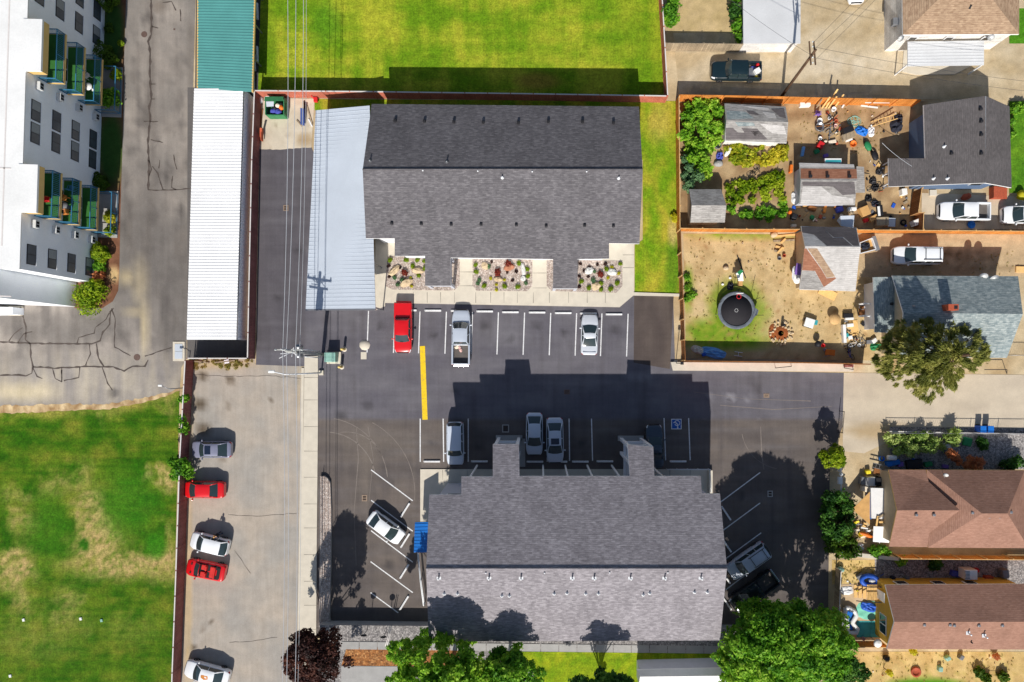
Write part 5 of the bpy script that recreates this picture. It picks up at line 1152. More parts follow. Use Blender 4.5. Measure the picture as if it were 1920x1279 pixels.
crumple(at(CDARK, -1.9, -.3, .6), .7, .6, .3, 'cloth_blue', 'cloth_bundle', 'blue cloth bundle in the dark pickup bed', 'bundle', 6)
small('storage_box', MB().rbox(at(CDARK, -2.15, .05, .9), (.62, .5, .5), .5), 'plastic_white', 'white box riding in the dark pickup bed', 'box')
small('fuel_can', MB().rbox(at(CDARK, -2.2, -.62, .85), (.28, .22, .4), .1), 'plastic_red', 'red can in the corner of the dark pickup bed', 'can')
small('board', MB().box(at(CDARK, -1.5, .1, .75), (1.4, .9, .04), .1), 'steel', 'grey sheet lying in the dark pickup bed', 'sheet')
small('cardboard_box', MB().rbox(at(CDARK, -1.05, -.55, .8), (.45, .4, .4), .1), 'cardboard', 'cardboard box behind the cab in the dark pickup bed', 'box')
small('bucket', MB().lathe([(.12, 0), (.16, .34), (.14, .34), (.11, .03), (0, .03)], at(CDARK, -2.1, .65, .57), 12), 'plastic_yellow', 'yellow bucket at the tailgate of the dark pickup', 'bucket')
# ================================================================ fences
def fence(label, name, top, h, mat, style='vinyl', post='cap_white', step=2.4, side=1, cap='cap_white', zb=0.0, cat='fence'):
    """top: photo pixels of the top edge; built h metres tall standing on zb"""
    q = [P(x, y, zb+h) for x, y in top]; t = thing(name, label, cat, (q[0].x, q[0].y, zb))
    pts = [q[0]]
    for i in range(len(q)-1):
        L = (q[i+1]-q[i]).length; n = max(1, round(L/step)); pts += [q[i].lerp(q[i+1], k/n) for k in range(1, n+1)]
    mb = MB(); rails = MB(); low = MB()
    for i in range(len(pts)-1):
        a, b = pts[i], pts[i+1]; d = (b-a); L = d.length; d.normalize(); s = Vector((-d.y, d.x, 0))
        if style == 'vinyl':
            mb.bar(a-Vector((0, 0, h/2)), b-Vector((0, 0, h/2)), .045, h-.1); rails.bar(a, b, .11, .05); low.bar(a-Vector((0, 0, h-.12)), b-Vector((0, 0, h-.12)), .07, .1)
        elif style == 'wood':
            n = max(2, int(L/.15))
            for k in range(n):
                p = a.lerp(b, (k+.5)/n); dh = R.uniform(-.04, .03); hh = h+dh-.06
                mb.box((p.x, p.y, zb+.06+hh/2), (L/n*.94, .022, hh), math.atan2(d.y, d.x)+R.uniform(-.01, .01))
            for z in (.35,): low.bar(a+s*side*.04-Vector((0, 0, h-z)), b+s*side*.04-Vector((0, 0, h-z)), .04, .09)
            rails.bar(a+Vector((0, 0, .0)), b+Vector((0, 0, .0)), .07, .035)
        elif style == 'chain':
            rails.tube([a, b], .03, 5); low.tube([a-Vector((0, 0, h-.1)), b-Vector((0, 0, h-.1))], .012, 4)
            n = int(L/.22)
            for k in range(n):
                p = a.lerp(b, k/n); r_ = a.lerp(b, min(1, (k+2)/n)); mb.bar(p-Vector((0, 0, h-.05)), r_, .008); mb.bar(p, r_-Vector((0, 0, h-.05)), .008)
    if mb.v: mb.build('panel', mat, t)
    rails.build('rail', cap, t); low.build('rail', cap if style != 'vinyl' else mat, t)
    pw = .1 if style != 'chain' else .06
    for i, p in enumerate(pts):
        m = MB(); d = pts[min(i+1, len(pts)-1)]-pts[max(i-1, 0)]; s = Vector((-d.y, d.x, 0)).normalized()*side*(.07 if style == 'wood' else .0)
        m.box((p.x+s.x, p.y+s.y, zb+(h+.06)/2), (pw, pw, h+.06), math.atan2(d.y, d.x)); m.build('post', post, t)
    return t
fence('long reddish-brown panel fence along the north lawn, from the dumpster to the shingled house corner', 'panel_fence', [(477, 170), (700, 172), (1000, 176), (1250, 180)], 1.8, 'vinyl_red', post='vinyl_red')
fence('brown panel fence between the white carport and the narrow asphalt lane', 'panel_fence', [(477, 171), (472, 300), (468, 480), (464, 672)], 1.8, 'vinyl_brown', post='vinyl_brown')
fence('short brown panel fence closing the south end of the white carport bay', 'panel_fence', [(351, 672), (464, 672)], 1.8, 'vinyl_brown', post='vinyl_brown')
fence('long brown panel fence between the west lawn and the parked cars', 'panel_fence', [(347, 676), (337, 860), (330, 1070), (321, 1310)], 1.8, 'vinyl_brown', post='vinyl_brown')
fence('brown panel fence on the east edge of the north lawn', 'panel_fence', [(1240, -30), (1247, 90), (1252, 180)], 1.8, 'vinyl_red', post='vinyl_red')
fence('tan wooden fence beside the narrow east lawn and the vine bed', 'wooden_fence', [(1273, 181), (1274, 300), (1275, 428)], 1.8, 'wood_orange', 'wood', 'wood_post', 2.4, 1, 'wood_post')
fence('brown wooden fence on the west side of the trampoline yard', 'wooden_fence', [(1276, 430), (1281, 560), (1285, 676)], 1.8, 'wood_brown', 'wood', 'wood_post', 2.4, -1, 'wood_brown')
fence('orange wooden fence along the shaded side of the dirt alley', 'wooden_fence', [(1274, 178), (1400, 180), (1560, 184), (1726, 187)], 1.85, 'wood_orange', 'wood', 'wood_orange', 2.4, -1, 'wood_orange')
fence('orange wooden fence between the pumpkin garden and the trampoline yard', 'wooden_fence', [(1276, 428), (1400, 430), (1502, 430)], 1.7, 'wood_orange', 'wood', 'wood_post', 2.4, 1, 'wood_post')
fence('orange wooden fence behind the two white vehicles, with pale square post tops', 'wooden_fence', [(1607, 431), (1732, 432), (1960, 434)], 1.7, 'wood_orange', 'wood', 'wood_post', 1.8, 1, 'wood_post')
fence('dark orange wooden gate panels beside the paved drive of the grey house', 'wooden_gate', [(1729, 352), (1722, 398), (1732, 399), (1731, 430)], 1.8, 'wood_brown', 'wood', 'wood_post', 2.0, 1, 'wood_post')
fence('dark wooden fence with a reddish foot along the trampoline yard, above the white kerb', 'wooden_fence', [(1286, 677), (1450, 679), (1632, 683)], 1.8, 'vinyl_red', 'vinyl', 'wood_brown', 2.4, 1, 'wood_brown')
fence('weathered grey plank fence in front of the dirt yard at the top', 'wooden_fence', [(1248, 81), (1320, 82), (1393, 83)], 1.8, 'wood_old', 'wood', 'wood_old', 2.4, 1, 'wood_old')
fence('thin chain-link fence beside the driveway and the leafy bed', 'chain_fence', [(1670, 812), (1780, 813), (1990, 815)], 1.3, 'steel', 'chain', 'steel', 2.8, 1, 'steel')
fence('tan wooden fence between the brown hipped house and the side gravel', 'wooden_fence', [(1690, 1048), (1800, 1049), (1950, 1050)], 1.7, 'wood_orange', 'wood', 'wood_post', 2.4, 1, 'wood_post')
fence('orange wooden fence south of the pool patio', 'wooden_fence', [(1556, 1214), (1610, 1214), (1664, 1214)], 1.7, 'wood_orange', 'wood', 'wood_post', 2.4, 1, 'wood_post')
fence('thin white-topped fence along the west edge of the pool patio', 'wooden_fence', [(1577, 1072), (1574, 1140), (1571, 1206)], 1.4, 'wood_old', 'wood', 'cap_white', 2.4, 1, 'cap_white')
fence('thin dark rail fence by the rough driveway corner', 'chain_fence', [(1583, 772), (1580, 812)], 1.2, 'steel_dark', 'chain', 'steel_dark', 1.5, 1, 'steel_dark')
fence('grey chain-link fence by the drive of the blue-grey house', 'chain_fence', [(1890, 666), (1990, 667)], 1.2, 'steel', 'chain', 'steel', 2.8, 1, 'steel')
fence('low white wall under the leafy bed along the driveway', 'garden_wall', [(1668, 809), (1800, 812), (1990, 815)], .5, 'wall_white', 'vinyl', 'cap_white', 9, 1, 'cap_white', 0, 'wall')
MB().prism([P(x, y, .8) for x, y in ((1580, 1041), (1600, 1036), (1690, 1046), (1690, 1052), (1600, 1044), (1582, 1048))], 0, .8).build('retaining_wall', 'concrete', None, None, 'low pale wall between the shrubs and the dry grass patch', 'wall')
walk('kerb', [(349, 690), (353, 690), (343, 1000), (337, 1310), (331, 1310), (339, 1000)], .12)
# thin rail on the gravel strip and along the pit edge
t = thing('guard_rail', 'thin dark guard rail along the gravel strip beside the west sidewalk', 'railing', P(600, 1030))
mb = MB(); pts = [P(600, y, 1.0) for y in (895, 950, 1000, 1050, 1100, 1168)]
for dz in (0, .4): MB().tube([p-Vector((0, 0, dz)) for p in pts], .022, 5).build('rail', 'steel', t)
for p in pts: MB().tube([p-Vector((0, 0, .98)), p+Vector((0, 0, .03))], .024, 5).build('post', 'steel', t)
t = thing('guard_rail', 'grey stair rail on the gravel slope at the south wall of the car park', 'railing', P(727, 1190, TZ))
for d in (0, 3): MB().tube([P(731+d, 1174, TZ+.9), P(727+d, 1195, TZ+.9), P(722+d, 1213, TZ+.9)], .04, 5).build('rail', 'cap_white', t)
for x, y in ((731, 1174), (722, 1213)): MB().tube([P(x, y, TZ), P(x, y, TZ+.95)], .03, 5).build('post', 'steel', t)
for px, py, k in ((689, 1180, 'left'), (725, 1183, 'right')):    # round signs seen edge-on from above; their shadows fall on the lot
    t = thing('round_sign', 'thin post with a round sign by the south retaining wall, ' + k + ' one of two', 'sign post', P(px, py, TZ))
    b = P(px, py, TZ); MB().tube([b, b+Vector((0, 0, 1.5))], .035, 6).build('pole', 'steel', t)
    m = MB(); m.lathe([(.3, -.015), (.3, .015), (0, .016)], (0, 0, 0), 18); m.v = [(x+b.x, z+b.y-.05, y+b.z+1.45) for x, y, z in m.v]; m.build('disc', 'steel_dark', t)

# ================================================================ poles and wires
planks('pole_wood', ((96, 74, 58), (112, 88, 70)), .08); plain('pole_grey', (176, 176, 172), .85, 0, .2, 4); plain('wire', (196, 198, 202), .5, .2, .03); plain('wire_dark', (62, 62, 66), .6)
plain('insulator', (210, 214, 214), .4)
b = P(606, 665); top = P(541, 658, 9.6)
t = thing('utility_pole', 'tall grey utility pole with a cluttered crossarm and transformers at the lane mouth', 'utility pole', b)
MB().tube([b, b.lerp(top, .5), top+Vector((0, 0, .5))], .2, 10, 0, .15).build('pole', 'pole_grey', t)
TOPZ = 9.4
for dy, w in ((0, 2.6), (-.75, 2.0)): MB().bar((top.x-w/2, top.y+.1, TOPZ+dy), (top.x+w/2, top.y+.1, TOPZ+dy), .11, .13).build('crossarm', 'pole_grey', t)
for i, dx in enumerate((-1.2, -.5, .5, 1.2)): MB().lathe([(.05, 0), (.09, .08), (.05, .14), (.08, .2), (0, .26)], (top.x+dx, top.y+.1, TOPZ+.06), 8).build('insulator', 'insulator', t)
for dy in (-.42, .42): MB().lathe([(.0, -.5), (.24, -.45), (.24, .4), (.2, .46), (0, .48)], (top.x+.35, top.y+dy, TOPZ-1.6), 12).build('transformer_can', 'steel', t)
mb = MB()
for k in range(9): a = R.uniform(0, 6.3); p0 = Vector((top.x, top.y, TOPZ-.2)); mb.tube([p0+Vector((.2*math.cos(a), .2*math.sin(a), 0)), p0+Vector((R.uniform(-.9, .9), R.uniform(-.7, .7), R.uniform(.1, .5)))], .03, 5)
mb.build('drop_wire', 'steel_white', t)
mb = MB(); mb.tube([P(600, 659, 1), P(577, 656, 5), P(560, 656, 7.5)], .06, 6); mb.tube([P(600, 671, 1), P(572, 669, 6)], .05, 6); mb.build('conduit', 'steel_white', t)
def wire(pts, label, r=.028, mat='wire', sag=.6):
    q = []
    for i in range(len(pts)-1):
        a, b = pts[i], pts[i+1]; n = 14
        for k in range(n + (i == len(pts)-2)):
            u = k/n; p = a.lerp(b, u); q.append(p-Vector((0, 0, sag*4*u*(1-u))))
    return MB().tube(q, r, 5, 0, None, False).build('overhead_wire', mat, None, None, label, 'wire', 'overhead power lines')
XW = lambda px, py, z: P(px, py, z)
wire([XW(539, -60, 9.4), XW(530, 660, 9.6), XW(528, 1340, 9.4)], 'overhead wire running north to south, westmost of the four')
wire([XW(555, -60, 9.4), XW(537, 660, 9.6), XW(536, 1340, 9.4)], 'overhead wire running north to south, second from west')
wire([XW(569, -60, 9.4), XW(554, 660, 9.6), XW(552, 1340, 9.4)], 'overhead wire running north to south, third from west')
wire([XW(574, -60, 8.4), XW(562, 655, 8.6), XW(557, 1340, 8.4)], 'overhead wire running north to south, eastmost of the four', .02)
# street lamp: mast and long arm over the west lot
b = P(603, 699); tl = thing('street_lamp', 'slim white street lamp mast leaning its arm over the west lot', 'street lamp', b); h = 8.2
MB().tube([b, b+Vector((0, 0, h))], .085, 8, 0, .055).build('mast', 'steel_white', tl); e = P(512, 697, h+.25)
MB().tube([b+Vector((0, 0, h-.1)), b.lerp(e, .3)*1+Vector((0, 0, 0)) if False else Vector((b.x-.8, b.y+.0, h+.15)), e], .05, 6).build('arm', 'steel_white', tl)
MB().rbox((e.x-.15, e.y, e.z), (.6, .26, .16), 0, 0, .06).build('lamp_head', 'plastic_white', tl); MB().rbox((b.x, b.y, .12), (.5, .5, .24)).build('base', 'concrete', tl)
# small lamp by the brown fence
b = P(350, 727); t = thing('street_lamp', 'small lamp on a thin arm by the brown fence, over the old asphalt', 'street lamp', b)
MB().tube([b, b+Vector((0, 0, 3.4))], .05, 6).build('mast', 'steel', t); e = P(300, 723, 3.5); MB().tube([b+Vector((0, 0, 3.3)), e], .03, 6).build('arm', 'steel', t); MB().rbox(e, (.4, .2, .1), 0, 0, .04).build('lamp_head', 'plastic_white', t)
# second pole, tarred wood, by the alley
b = P(1466, 180); top = P(1527, 96, 8.8)
t = thing('utility_pole', 'brown wooden utility pole with a double crossarm in the dirt alley', 'utility pole', b)
MB().tube([b, top+Vector((0, 0, .3))], .16, 10, 0, .12).build('pole', 'pole_wood', t)
for dx in (-.3, .12): MB().bar((top.x+dx-.06, top.y+1.05, 8.5), (top.x+dx+.1, top.y-1.15, 8.5), .1, .12).build('crossarm', 'pole_wood', t)
for dy in (-1, -.5, .5, .95): MB().lathe([(.05, 0), (.08, .1), (.04, .16), (0, .22)], (top.x-.1, top.y+dy, 8.56), 8).build('insulator', 'insulator', t)
t1 = top
for i, (x, y, z, o) in enumerate(((1700, -60, 8.6, -.9), (1690, -60, 8.6, .2), (1660, -60, 8.0, .9), (1300, -60, 8.4, -.4), (1990, 178, 8.2, -.5), (1990, 160, 7.4, .5))):
    wire([Vector((t1.x, t1.y+o, 8.6)), P(x, y, z)], 'thin dark wire from the wooden alley pole, ' + ('bound for the north-east, uppermost', 'bound for the north-east, middle one', 'bound for the north-east, lowest', 'bound for the north-west', 'running east along the alley, upper', 'running east along the alley, lower')[i], .014, 'wire_dark')
wire([P(1654, 268, 3.2), P(1710, 312, 3.6)], 'pale service wire to the grey house roof', .02, 'wire', .2)
# ================================================================ lot furniture
t = thing('transformer_box', 'pale green transformer box on a cream base between the pole and the yellow bollards', 'electrical box', P(627, 671))
c = P(627, 671); MB().rbox((c.x, c.y, .12), (1.5, 1.25, .24), 0, 0, .03).build('base', 'concrete', t); plain('box_green', (140, 182, 168), .5); MB().rbox((c.x-.12, c.y+.06, .72), (1.15, 1.0, .98), 0, 0, .05).bx(c.x-.62, c.x+.4, c.y+.02, c.y+.05, 1.2, 1.225).build('cabinet', 'box_green', t)
plain('bollard_yellow', (232, 202, 120), .7)
for px, py, k in ((646, 655, 'northern'), (641, 688, 'southern')):
    c = P(px, py); t = thing('bollard', 'pale yellow bollard beside the green transformer box, the ' + k + ' one', 'bollard', c, 'bollards by the transformer box'); mb = MB(); mb.lathe([(.14, 0), (.14, 1.05), (.11, 1.14), (0, 1.17)], (c.x, c.y, 0), 14); mb.build('post', 'bollard_yellow', t); MB().lathe([(.28, 0), (.26, .06), (0, .06)], (c.x, c.y, 0), 12).build('footing', 'concrete', t)
# utility hatch west of the carport
t = thing('utility_hatch', 'pale steel double hatch in a cream concrete frame by the brown fence corner', 'hatch', P(336, 659)); c = P(336, 659)
MB().bx(c.x-.62, c.x+.62, c.y-1.02, c.y+1.02, 0, .1).build('frame', 'concrete', t)
for s in (-1, 1): MB().bx(c.x-.4, c.x+.4, c.y+s*.4-.38, c.y+s*.4+.38, .08, .13).build('lid', 'metal_grey', t)
# dumpster
plain('dumpster_green', (58, 128, 84), .6, 0, .15, 2); t = thing('dumpster', 'green dumpster full of trash bags on the concrete pad behind the fence', 'dumpster', P(524, 207)); c = P(524, 208)
mb = MB(); 
for s in (-1, 1): mb.bx(c.x+s*.95-.04, c.x+s*.95+.04, c.y-.85, c.y+.9, .1, 1.35)
mb.bx(c.x-.9, c.x+.9, c.y-.9, c.y-.82, .1, 1.2); mb.bx(c.x-.9, c.x+.9, c.y+.86, c.y+.94, .1, 1.45); mb.bx(c.x-.9, c.x+.9, c.y-.82, c.y+.86, .1, .3)
for s in (-1, 1): mb.bx(c.x+s*1.0-.05, c.x+s*1.0+.05, c.y-.5, c.y+.5, .7, .9)
mb.build('bin', 'dumpster_green', t); MB().slab([(c.x-.97, c.y+.94, 1.47), (c.x+.97, c.y+.94, 1.47), (c.x+.97, c.y+.45, 1.6), (c.x-.97, c.y+.45, 1.6)], .05).build('lid', 'dumpster_green', t)
MB().slab([(c.x-.9, c.y+.5, 1.3), (c.x-.1, c.y+.5, 1.3), (c.x-.15, c.y+.05, 1.2), (c.x-.9, c.y+.0, 1.2)], .05).build('liner_sheet', 'metal_grey', t)
for i, (dx, dy, r, m, l) in enumerate(((-.3, -.35, .34, 'cloth_blue', 'dark blue trash bag at the front left in the dumpster'), (.25, -.45, .38, 'cloth_blue', 'largest blue trash bag at the front right in the dumpster'), (.55, .0, .28, 'plastic_orange', 'orange bag at the right wall of the dumpster'), (.2, .2, .26, 'cloth_cream', 'cream paper bag in the middle of the dumpster'), (.5, .35, .3, 'plastic_black', 'black trash bag at the back right of the dumpster'), (-.15, .0, .28, 'plastic_black', 'black trash bag at the middle left of the dumpster'))):
    small('trash_bag', MB().ell((c.x+dx, c.y+dy, .85+.05*i % .2), (r, r*.9, r*.8), 12, 7, 0, i, .25, i), m, l, 'trash bag')
plain('pallet_blue', (58, 76, 132), .7)
small('board', MB().slab([P(563, 202, .9), P(570, 204, .9), P(571, 236, .4), P(563, 233, .4)], .08), 'pallet_blue', 'long blue panel leaning on the concrete pad by the grey carport', 'board')
for a, b, m, l in (((575, 196), (586, 234), 'wood_old', 'long grey plank lying beside the grey carport edge'), ((579, 224), (586, 238), 'trim_white', 'short white board tip beside the grey carport edge'), ((557, 226), (567, 238), 'wood_old', 'short diagonal stick next to the blue panel'), ((493, 206), (489, 240), 'wood_brown', 'thin brown pole leaning on the fence left of the dumpster'), ((571, 190), (572, 232), 'steel_dark', 'dark bar next to the blue panel')):
    small('plank', MB().bar(P(*a)+Vector((0, 0, .12)), P(*b)+Vector((0, 0, .12)), .13, .05), m, l, 'plank')
small('pallet', MB().slab([P(487, 240, 1.1), P(491, 240, 1.1), P(491, 264, .1), P(487, 264, .1)], .06).bar(P(491, 240, .6), P(491, 264, .6), .1, .5), 'brick_red', 'reddish slatted crate standing at the fence below the dumpster pad', 'crate')
plain('bag_white', (226, 224, 230), .7); small('trash_bag', MB().ell(P(503, 181, .2), (.4, .2, .2), 10, 6, 0, 0, .3, 3), 'bag_white', 'flat white bag at the foot of the fence left of the dumpster', 'trash bag'); small('trash_bag', MB().ell(P(489, 187, .25), (.22, .4, .26), 10, 6, 0, 0, .3, 4), 'bag_white', 'pale lilac bag in the fence corner by the dumpster pad', 'trash bag')
small('barrow', MB().bar(P(583, 179, .8), P(592, 190, .3), .1).rbox(P(592, 187, .4), (.4, .5, .3)), 'plastic_red', 'small red cart at the fence corner by the grey carport', 'cart')

# ================================================================ person by the white hatchback
def person(p, rz, label):
    t = thing('person', label, 'person', p)
    J = {'pel': (0, 0, .93), 'spn': (.02, 0, 1.12), 'chs': (.05, 0, 1.32), 'nek': (.07, 0, 1.47), 'hd0': (.09, 0, 1.54), 'hd1': (.11, 0, 1.63), 'hd2': (.10, 0, 1.70),
         'hL': (0, .1, .9), 'kL': (.05, .11, .5), 'aL': (0, .12, .09), 'tL': (.16, .13, .05), 'hR': (0, -.1, .9), 'kR': (.03, -.11, .5), 'aR': (-.06, -.12, .09), 'tR': (.1, -.14, .05),
         'sL': (.05, .19, 1.40), 'eL': (.10, .27, 1.13), 'wL': (.30, .22, 1.02), 'sR': (.05, -.19, 1.40), 'eR': (.12, -.27, 1.14), 'wR': (.34, -.19, 1.06)}
    rad = {'pel': .15, 'spn': .13, 'chs': .15, 'nek': .055, 'hd0': .07, 'hd1': .098, 'hd2': .07, 'hL': .1, 'kL': .06, 'aL': .045, 'tL': .04, 'hR': .1, 'kR': .06, 'aR': .045, 'tR': .04, 'sL': .07, 'eL': .048, 'wL': .032, 'sR': .07, 'eR': .048, 'wR': .032}
    E = [('pel', 'spn'), ('spn', 'chs'), ('chs', 'nek'), ('nek', 'hd0'), ('hd0', 'hd1'), ('hd1', 'hd2'), ('pel', 'hL'), ('hL', 'kL'), ('kL', 'aL'), ('aL', 'tL'), ('pel', 'hR'), ('hR', 'kR'), ('kR', 'aR'), ('aR', 'tR'), ('chs', 'sL'), ('sL', 'eL'), ('eL', 'wL'), ('chs', 'sR'), ('sR', 'eR'), ('eR', 'wR')]
    for s in ('L', 'R'):
        w = Vector(J['w'+s]); sy = 1 if s == 'L' else -1; d = Vector((.95, -.1*sy, .1)).normalized(); J['p'+s] = tuple(w+d*.07); rad['p'+s] = .034; E.append(('w'+s, 'p'+s))
        for k in range(4):
            b = w+d*.085+Vector((0, (k-1.5)*.02, 0)); ln = (.07, .08, .075, .06)[k]
            J[f'f{k}{s}'] = tuple(b+d*.02); J[f'g{k}{s}'] = tuple(b+d*ln+Vector((0, 0, -.02))); rad[f'f{k}{s}'] = .010; rad[f'g{k}{s}'] = .008; E += [('p'+s, f'f{k}{s}'), (f'f{k}{s}', f'g{k}{s}')]
        J['th'+s] = tuple(w+d*.07+Vector((0, -.045*sy, .01))); rad['th'+s] = .011; E.append(('p'+s, 'th'+s))
    ks = list(J); me = bpy.data.meshes.new('body'); me.from_pydata([J[k] for k in ks], [(ks.index(a), ks.index(b)) for a, b in E], [])
    o = bpy.data.objects.new('body', me); COL.objects.link(o); m = o.modifiers.new('skin', 'SKIN'); o.modifiers.new('sub', 'SUBSURF').render_levels = 2; o.modifiers['sub'].levels = 2
    for i, k in enumerate(ks): me.skin_vertices[0].data[i].radius = (rad[k], rad[k]); me.skin_vertices[0].data[i].use_root = (k == 'pel')
    dg = bpy.context.evaluated_depsgraph_get(); me2 = bpy.data.meshes.new_from_object(o.evaluated_get(dg)); bpy.data.objects.remove(o)
    plain('skin', (206, 152, 122), .6); plain('cloth_black', (30, 30, 36), .9, 0, .1, 6); plain('jeans', (52, 62, 88), .9, 0, .1, 8); plain('hair_blond', (196, 150, 92), .7, 0, .2, 12)
    for n_ in ('skin', 'cloth_black', 'jeans'): me2.materials.append(M[n_])
    for f in me2.polygons:
        c = f.center; f.use_smooth = True
        f.material_index = 2 if c.z < .93 and (abs(c.y) < .3 and c.x < .2 or c.z < .8) else (1 if c.z < 1.455 and not (c.x > .24 and c.z < 1.2) else 0)
    b = bpy.data.objects.new('body', me2); COL.objects.link(b); b.parent = t
    hb = MB(); hb.ell((.075, 0, 1.69), (.112, .098, .105), 16, 9, 0, 0, .06, 2); hb.ell((.03, 0, 1.6), (.07, .085, .12), 14, 8, 0, 0, .06, 3)
    hb.v = [(x+p.x, y+p.y, z+p.z) for x, y, z in hb.v]; hb.build('hair', 'hair_blond', t)
    f = MB()
    for s in (-1, 1): f.ell((.2, s*.035, 1.63), (.012, .016, .01), 8, 5, 1)
    f.ell((.215, 0, 1.6), (.02, .016, .03), 8, 5, 0); f.ell((.2, 0, 1.565), (.012, .03, .008), 8, 5, 2)
    for s in (-1, 1): f.ell((.1, s*.1, 1.62), (.025, .014, .035), 8, 5, 0)
    f.v = [(x+p.x, y+p.y, z+p.z) for x, y, z in f.v]; plain('lips', (170, 92, 84), .5); f.build('face', ['skin', 'trim_black', 'lips'], t)
    t.rotation_euler = (0, 0, rz)
person(P(416, 998), -2.0, 'person with light brown hair in black clothes standing beside the white hatchback')
# ================================================================ plants and trees
foliage('leaf_green', [(52, 106, 20), (90, 148, 32), (132, 184, 48), (178, 210, 74)])
foliage('leaf_maple', [(72, 126, 24), (116, 170, 38), (160, 204, 58), (200, 222, 90)])
foliage('leaf_lime', [(78, 116, 14), (122, 152, 20), (160, 180, 34), (190, 200, 60)])
foliage('leaf_dark', [(26, 60, 22), (48, 92, 32), (78, 126, 42), (112, 154, 56)])
foliage('leaf_yew', [(44, 74, 14), (66, 98, 18), (84, 116, 24), (102, 128, 30)])
foliage('leaf_conifer', [(84, 94, 44), (130, 136, 62), (172, 172, 88), (208, 200, 124)])
foliage('leaf_purple', [(38, 24, 24), (62, 38, 36), (92, 56, 48), (128, 82, 64)])
foliage('leaf_yellowgreen', [(90, 120, 20), (150, 164, 30), (196, 190, 50), (222, 206, 60)])
foliage('leaf_red', [(90, 36, 30), (134, 52, 40), (160, 70, 50), (120, 60, 48)])
foliage('leaf_orange', [(150, 84, 50), (196, 118, 74), (222, 150, 100), (170, 100, 64)])
foliage('leaf_gold', [(150, 150, 20), (200, 196, 30), (226, 214, 60), (180, 180, 30)])
foliage('leaf_blue', [(66, 104, 74), (96, 136, 92), (120, 156, 104), (80, 120, 84)])
foliage('leaf_pale', [(110, 146, 66), (150, 178, 88), (186, 204, 116), (206, 214, 140)])
planks('bark', ((92, 72, 56), (112, 90, 72)), .05)
def leaves(clumps, n, size, seed, up=.5, droop=0.0, aspect=.6, shell=.55, spray=None):
    """many small bent leaf quads spread through the crown's clumps; returns vertices and faces"""
    g = np.random.default_rng(seed); vol = np.array([c[3]**2*(c[4] if len(c) > 4 else 1) for c in clumps]); idx = g.choice(len(clumps), n, p=vol/vol.sum())
    cl = np.array([(c[0], c[1], c[2], c[3], c[3]*(c[4] if len(c) > 4 else 1)) for c in clumps])[idx]
    d = g.normal(size=(n, 3)); d /= np.linalg.norm(d, axis=1)[:, None]; r = (shell+(1-shell)*g.random(n)**.6)
    lump = 1+.34*np.sin(d[:, 0]*5+idx)*np.sin(d[:, 1]*5+idx*2.1)
    c = cl[:, :3] + d*np.stack([cl[:, 3]*r*lump, cl[:, 3]*r*lump, cl[:, 4]*r], 1)
    nrm = d*(1.0 if up < .75 else .25) + g.normal(size=(n, 3))*.6 + np.array([0, 0, up*.6]); nrm /= np.linalg.norm(nrm, axis=1)[:, None]
    a = np.cross(nrm, g.normal(size=(n, 3))); a /= np.linalg.norm(a, axis=1)[:, None]; b = np.cross(nrm, a)
    if spray is not None:     # needles: leaf axis points away from the trunk
        ax = c-np.array([spray[0], spray[1], spray[2]]); ax[:, 2] *= .4; ax = ax/np.linalg.norm(ax, axis=1)[:, None]+g.normal(size=(n, 3))*.35; ax /= np.linalg.norm(ax, axis=1)[:, None]
        a = ax; b = np.cross(nrm, a); b /= np.linalg.norm(b, axis=1)[:, None]
    s = size*(.6+.8*g.random(n))[:, None]; a = a*s; b = b*s*aspect; k = nrm*s*.22
    v = np.stack([c-a, c-b*.9+k*.5, c+a*1.0-k*.4, c+b*.9+k*.5], 1).reshape(-1, 3)
    v[:, 2] = np.maximum(v[:, 2], .02)
    f = np.arange(n*4).reshape(-1, 4)
    return v, f
def leafmesh(name, v, f, mat, parent=None, loc=None, label=None, cat=None, group=None, kind=None):
    me = bpy.data.meshes.new(name); off = np.array(parent.location if parent is not None else loc)
    v = (v-off).astype(np.float32); me.vertices.add(len(v)); me.vertices.foreach_set('co', v.ravel()); me.loops.add(f.size); me.polygons.add(len(f))
    me.loops.foreach_set('vertex_index', f.ravel().astype(np.int32)); me.polygons.foreach_set('loop_start', np.arange(0, f.size, 4, dtype=np.int32)); me.update(calc_edges=True); me.validate()
    me.materials.append(M[mat]); o = bpy.data.objects.new(name, me); COL.objects.link(o)
    if parent is not None: o.parent = parent
    else: o.location = loc
    return tag(o, label, cat, group, kind)
def tree(name, label, base, trunk_h, clumps, n, size, mat, tr=.22, seed=1, up=.5, shell=.5, limbs=True, aspect=.6, bark='bark', spray=False):
    """base: world point; clumps in world metres (x, y, z, r[, zsquash])"""
    t = thing(name, label, 'tree', base); mb = MB(); b = Vector(base); top = b+Vector((.1, .05, trunk_h))
    mb.tube([b, b.lerp(top, .4)+Vector((.06, -.04, 0)), top], tr, 9, 0, tr*.5)
    if limbs:
        for c in clumps[::max(1, len(clumps)//22)]:
            e = Vector(c[:3]); s = b.lerp(top, .45+.5*R.random()); mid = s.lerp(e, .55)+Vector((0, 0, -.15*c[3])); mb.tube([s, mid, e], tr*.36, 5, 0, .02)
    mb.build('trunk', bark, t); v, f = leaves(clumps, n, size, seed, up, 0, aspect, shell, (b.x, b.y, trunk_h*.6) if spray else None); leafmesh('crown', v, f, mat, t); return t
def pxcl(lst):   # clump centres given as photo px, real height, radius
    out = []
    for c in lst: p = P(c[0], c[1], c[2]); out.append((p.x, p.y, p.z)+tuple(c[3:]))
    return out
